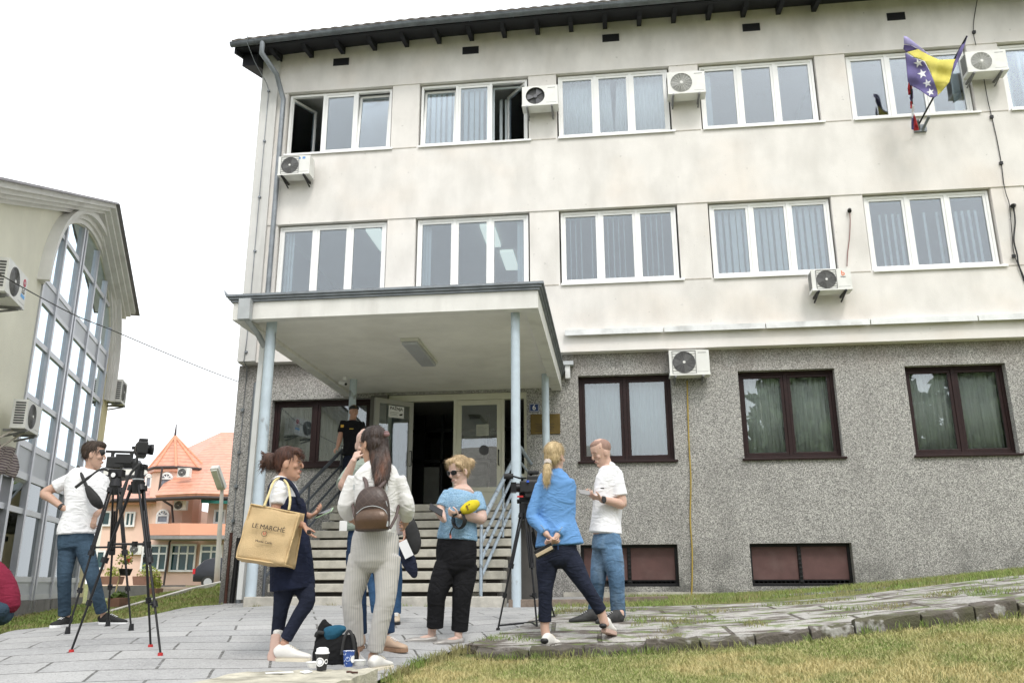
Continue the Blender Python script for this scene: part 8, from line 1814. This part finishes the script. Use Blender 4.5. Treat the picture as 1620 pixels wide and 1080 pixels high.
m_.build('handle', M_RUB, tb); m_ = MB(); m_.tube(crom_pts([JT(500, 1006, -.05), JT(503, 1000, -.06), JT(512, 1001, -.05)]), .014, 6); m_.build('handle', M_RUB, tb)
m_ = MB(); loft(m_, [(JT(518, 1004, -.03), .05, .035, UP), (JT(532, 998, -.04), .045, .04, UP), (JT(545, 994, -.03), .02, .03, UP)], 14, 4); fused(m_, 'garment', fabric('teal_cloth', (.02, .09, .15), .15, 6), tb, .006, 1, .008, 16)

# ---------------------------------------------------------------- trees across the road, behind the photographer: seen only as reflections
def tree(x, y, H, R_, seed, label):
    rg = np.random.RandomState(seed); z0 = gz(x, y); t = thing('tree', (x, y, z0), label, 'tree'); m_ = MB()
    m_.tube([(x, y, z0-.2), (x+.1, y, z0+H*.3), (x, y+.1, z0+H*.62), (x, y, z0+H*.85)], [.28, .22, .14, .05], 10)
    tips = []
    for i in range(12):
        a = rg.rand()*6.28; h = H*(.25+.5*rg.rand()); r_ = R_*(.5+.4*rg.rand()); p0 = Vector((x, y, z0+h)); p1 = p0+Vector((math.cos(a)*r_, math.sin(a)*r_, H*.12)); m_.tube([p0, p0.lerp(p1, .5)+Vector((0, 0, .2)), p1], [.09, .06, .02], 6); tips.append(p1)
    m_.build('trunk', mat('bark', (.09, .07, .05), .9, 0, .3, 6, .8, 20), t)
    lf = MB(); cl = [(Vector((x, y, z0+H*(.35+.62*q))), R_*(1-.75*q)+.3) for q in np.linspace(0, 1, 9)]
    for i in range(6000):
        c, r_ = cl[rg.randint(9)]; d = rg.normal(size=3); d /= np.linalg.norm(d); q = c+Vector(d)*r_*rg.rand()**.45
        if noise.noise(q*.55) < -.3: continue
        a = Vector(rg.normal(size=3)).normalized(); b = a.cross(Vector(rg.normal(size=3))).normalized(); s = .42*(.6+rg.rand()); lf.add([q-a*s, q+b*s*.45, q+a*s, q-b*s*.45], [(0, 1, 2, 3)])
    lf.build('crown', mat('tree_leaves', (.13, .18, .08), .7, 0, .4, 3), t)
for i, (x, y, H, R_) in enumerate([(17.6, -30, 15.5, 3.6), (22.5, -33, 15, 4.2), (28, -31, 17, 4), (13.2, -37, 12, 3.5)]):
    tree(x, y, H, R_, i+3, ['tall narrow tree across the road behind the viewer', 'broad tree across the road, right of the tall narrow one', 'large tree at the far right across the road', 'smaller tree across the road straight behind the viewer'][i])

# house across the road behind the photographer: mirrored in the entrance door and the first ground window
hs_ = thing('house', (0, -50, -1), 'two storey house with a pale tiled roof across the road behind the viewer', 'house')
MB().box(-13, -58, -2, 11, -46, 6.2).build('wall', mat('house_wall', (.55, .53, .47), .9, 0, .1, .5), hs_)
MB().add([(-13.8, -45.2, 6.0), (11.8, -45.2, 6.0), (11.8, -58.8, 6.0), (-13.8, -58.8, 6.0), (-8, -52, 10.8), (6, -52, 10.8)], [(0, 1, 5, 4), (1, 2, 5), (2, 3, 4, 5), (3, 0, 4), (3, 2, 1, 0)]).build('roof', mat('pale_roof_tile', (.40, .36, .31), .8, 0, .3, 3, 1., 9), hs_)
for k in range(6):
    for z in (.4, 3.4):
        x = -11.5+k*3.9; f = MB(); ring(f, x, z, x+1.6, z+1.7, .1, -45.99, -45.9); w_ = f.build('window', M_PVC, hs_); MB().box(x+.1, -45.97, z+.1, x+1.5, -45.95, z+1.6).build('pane', M_TEAL, w_)
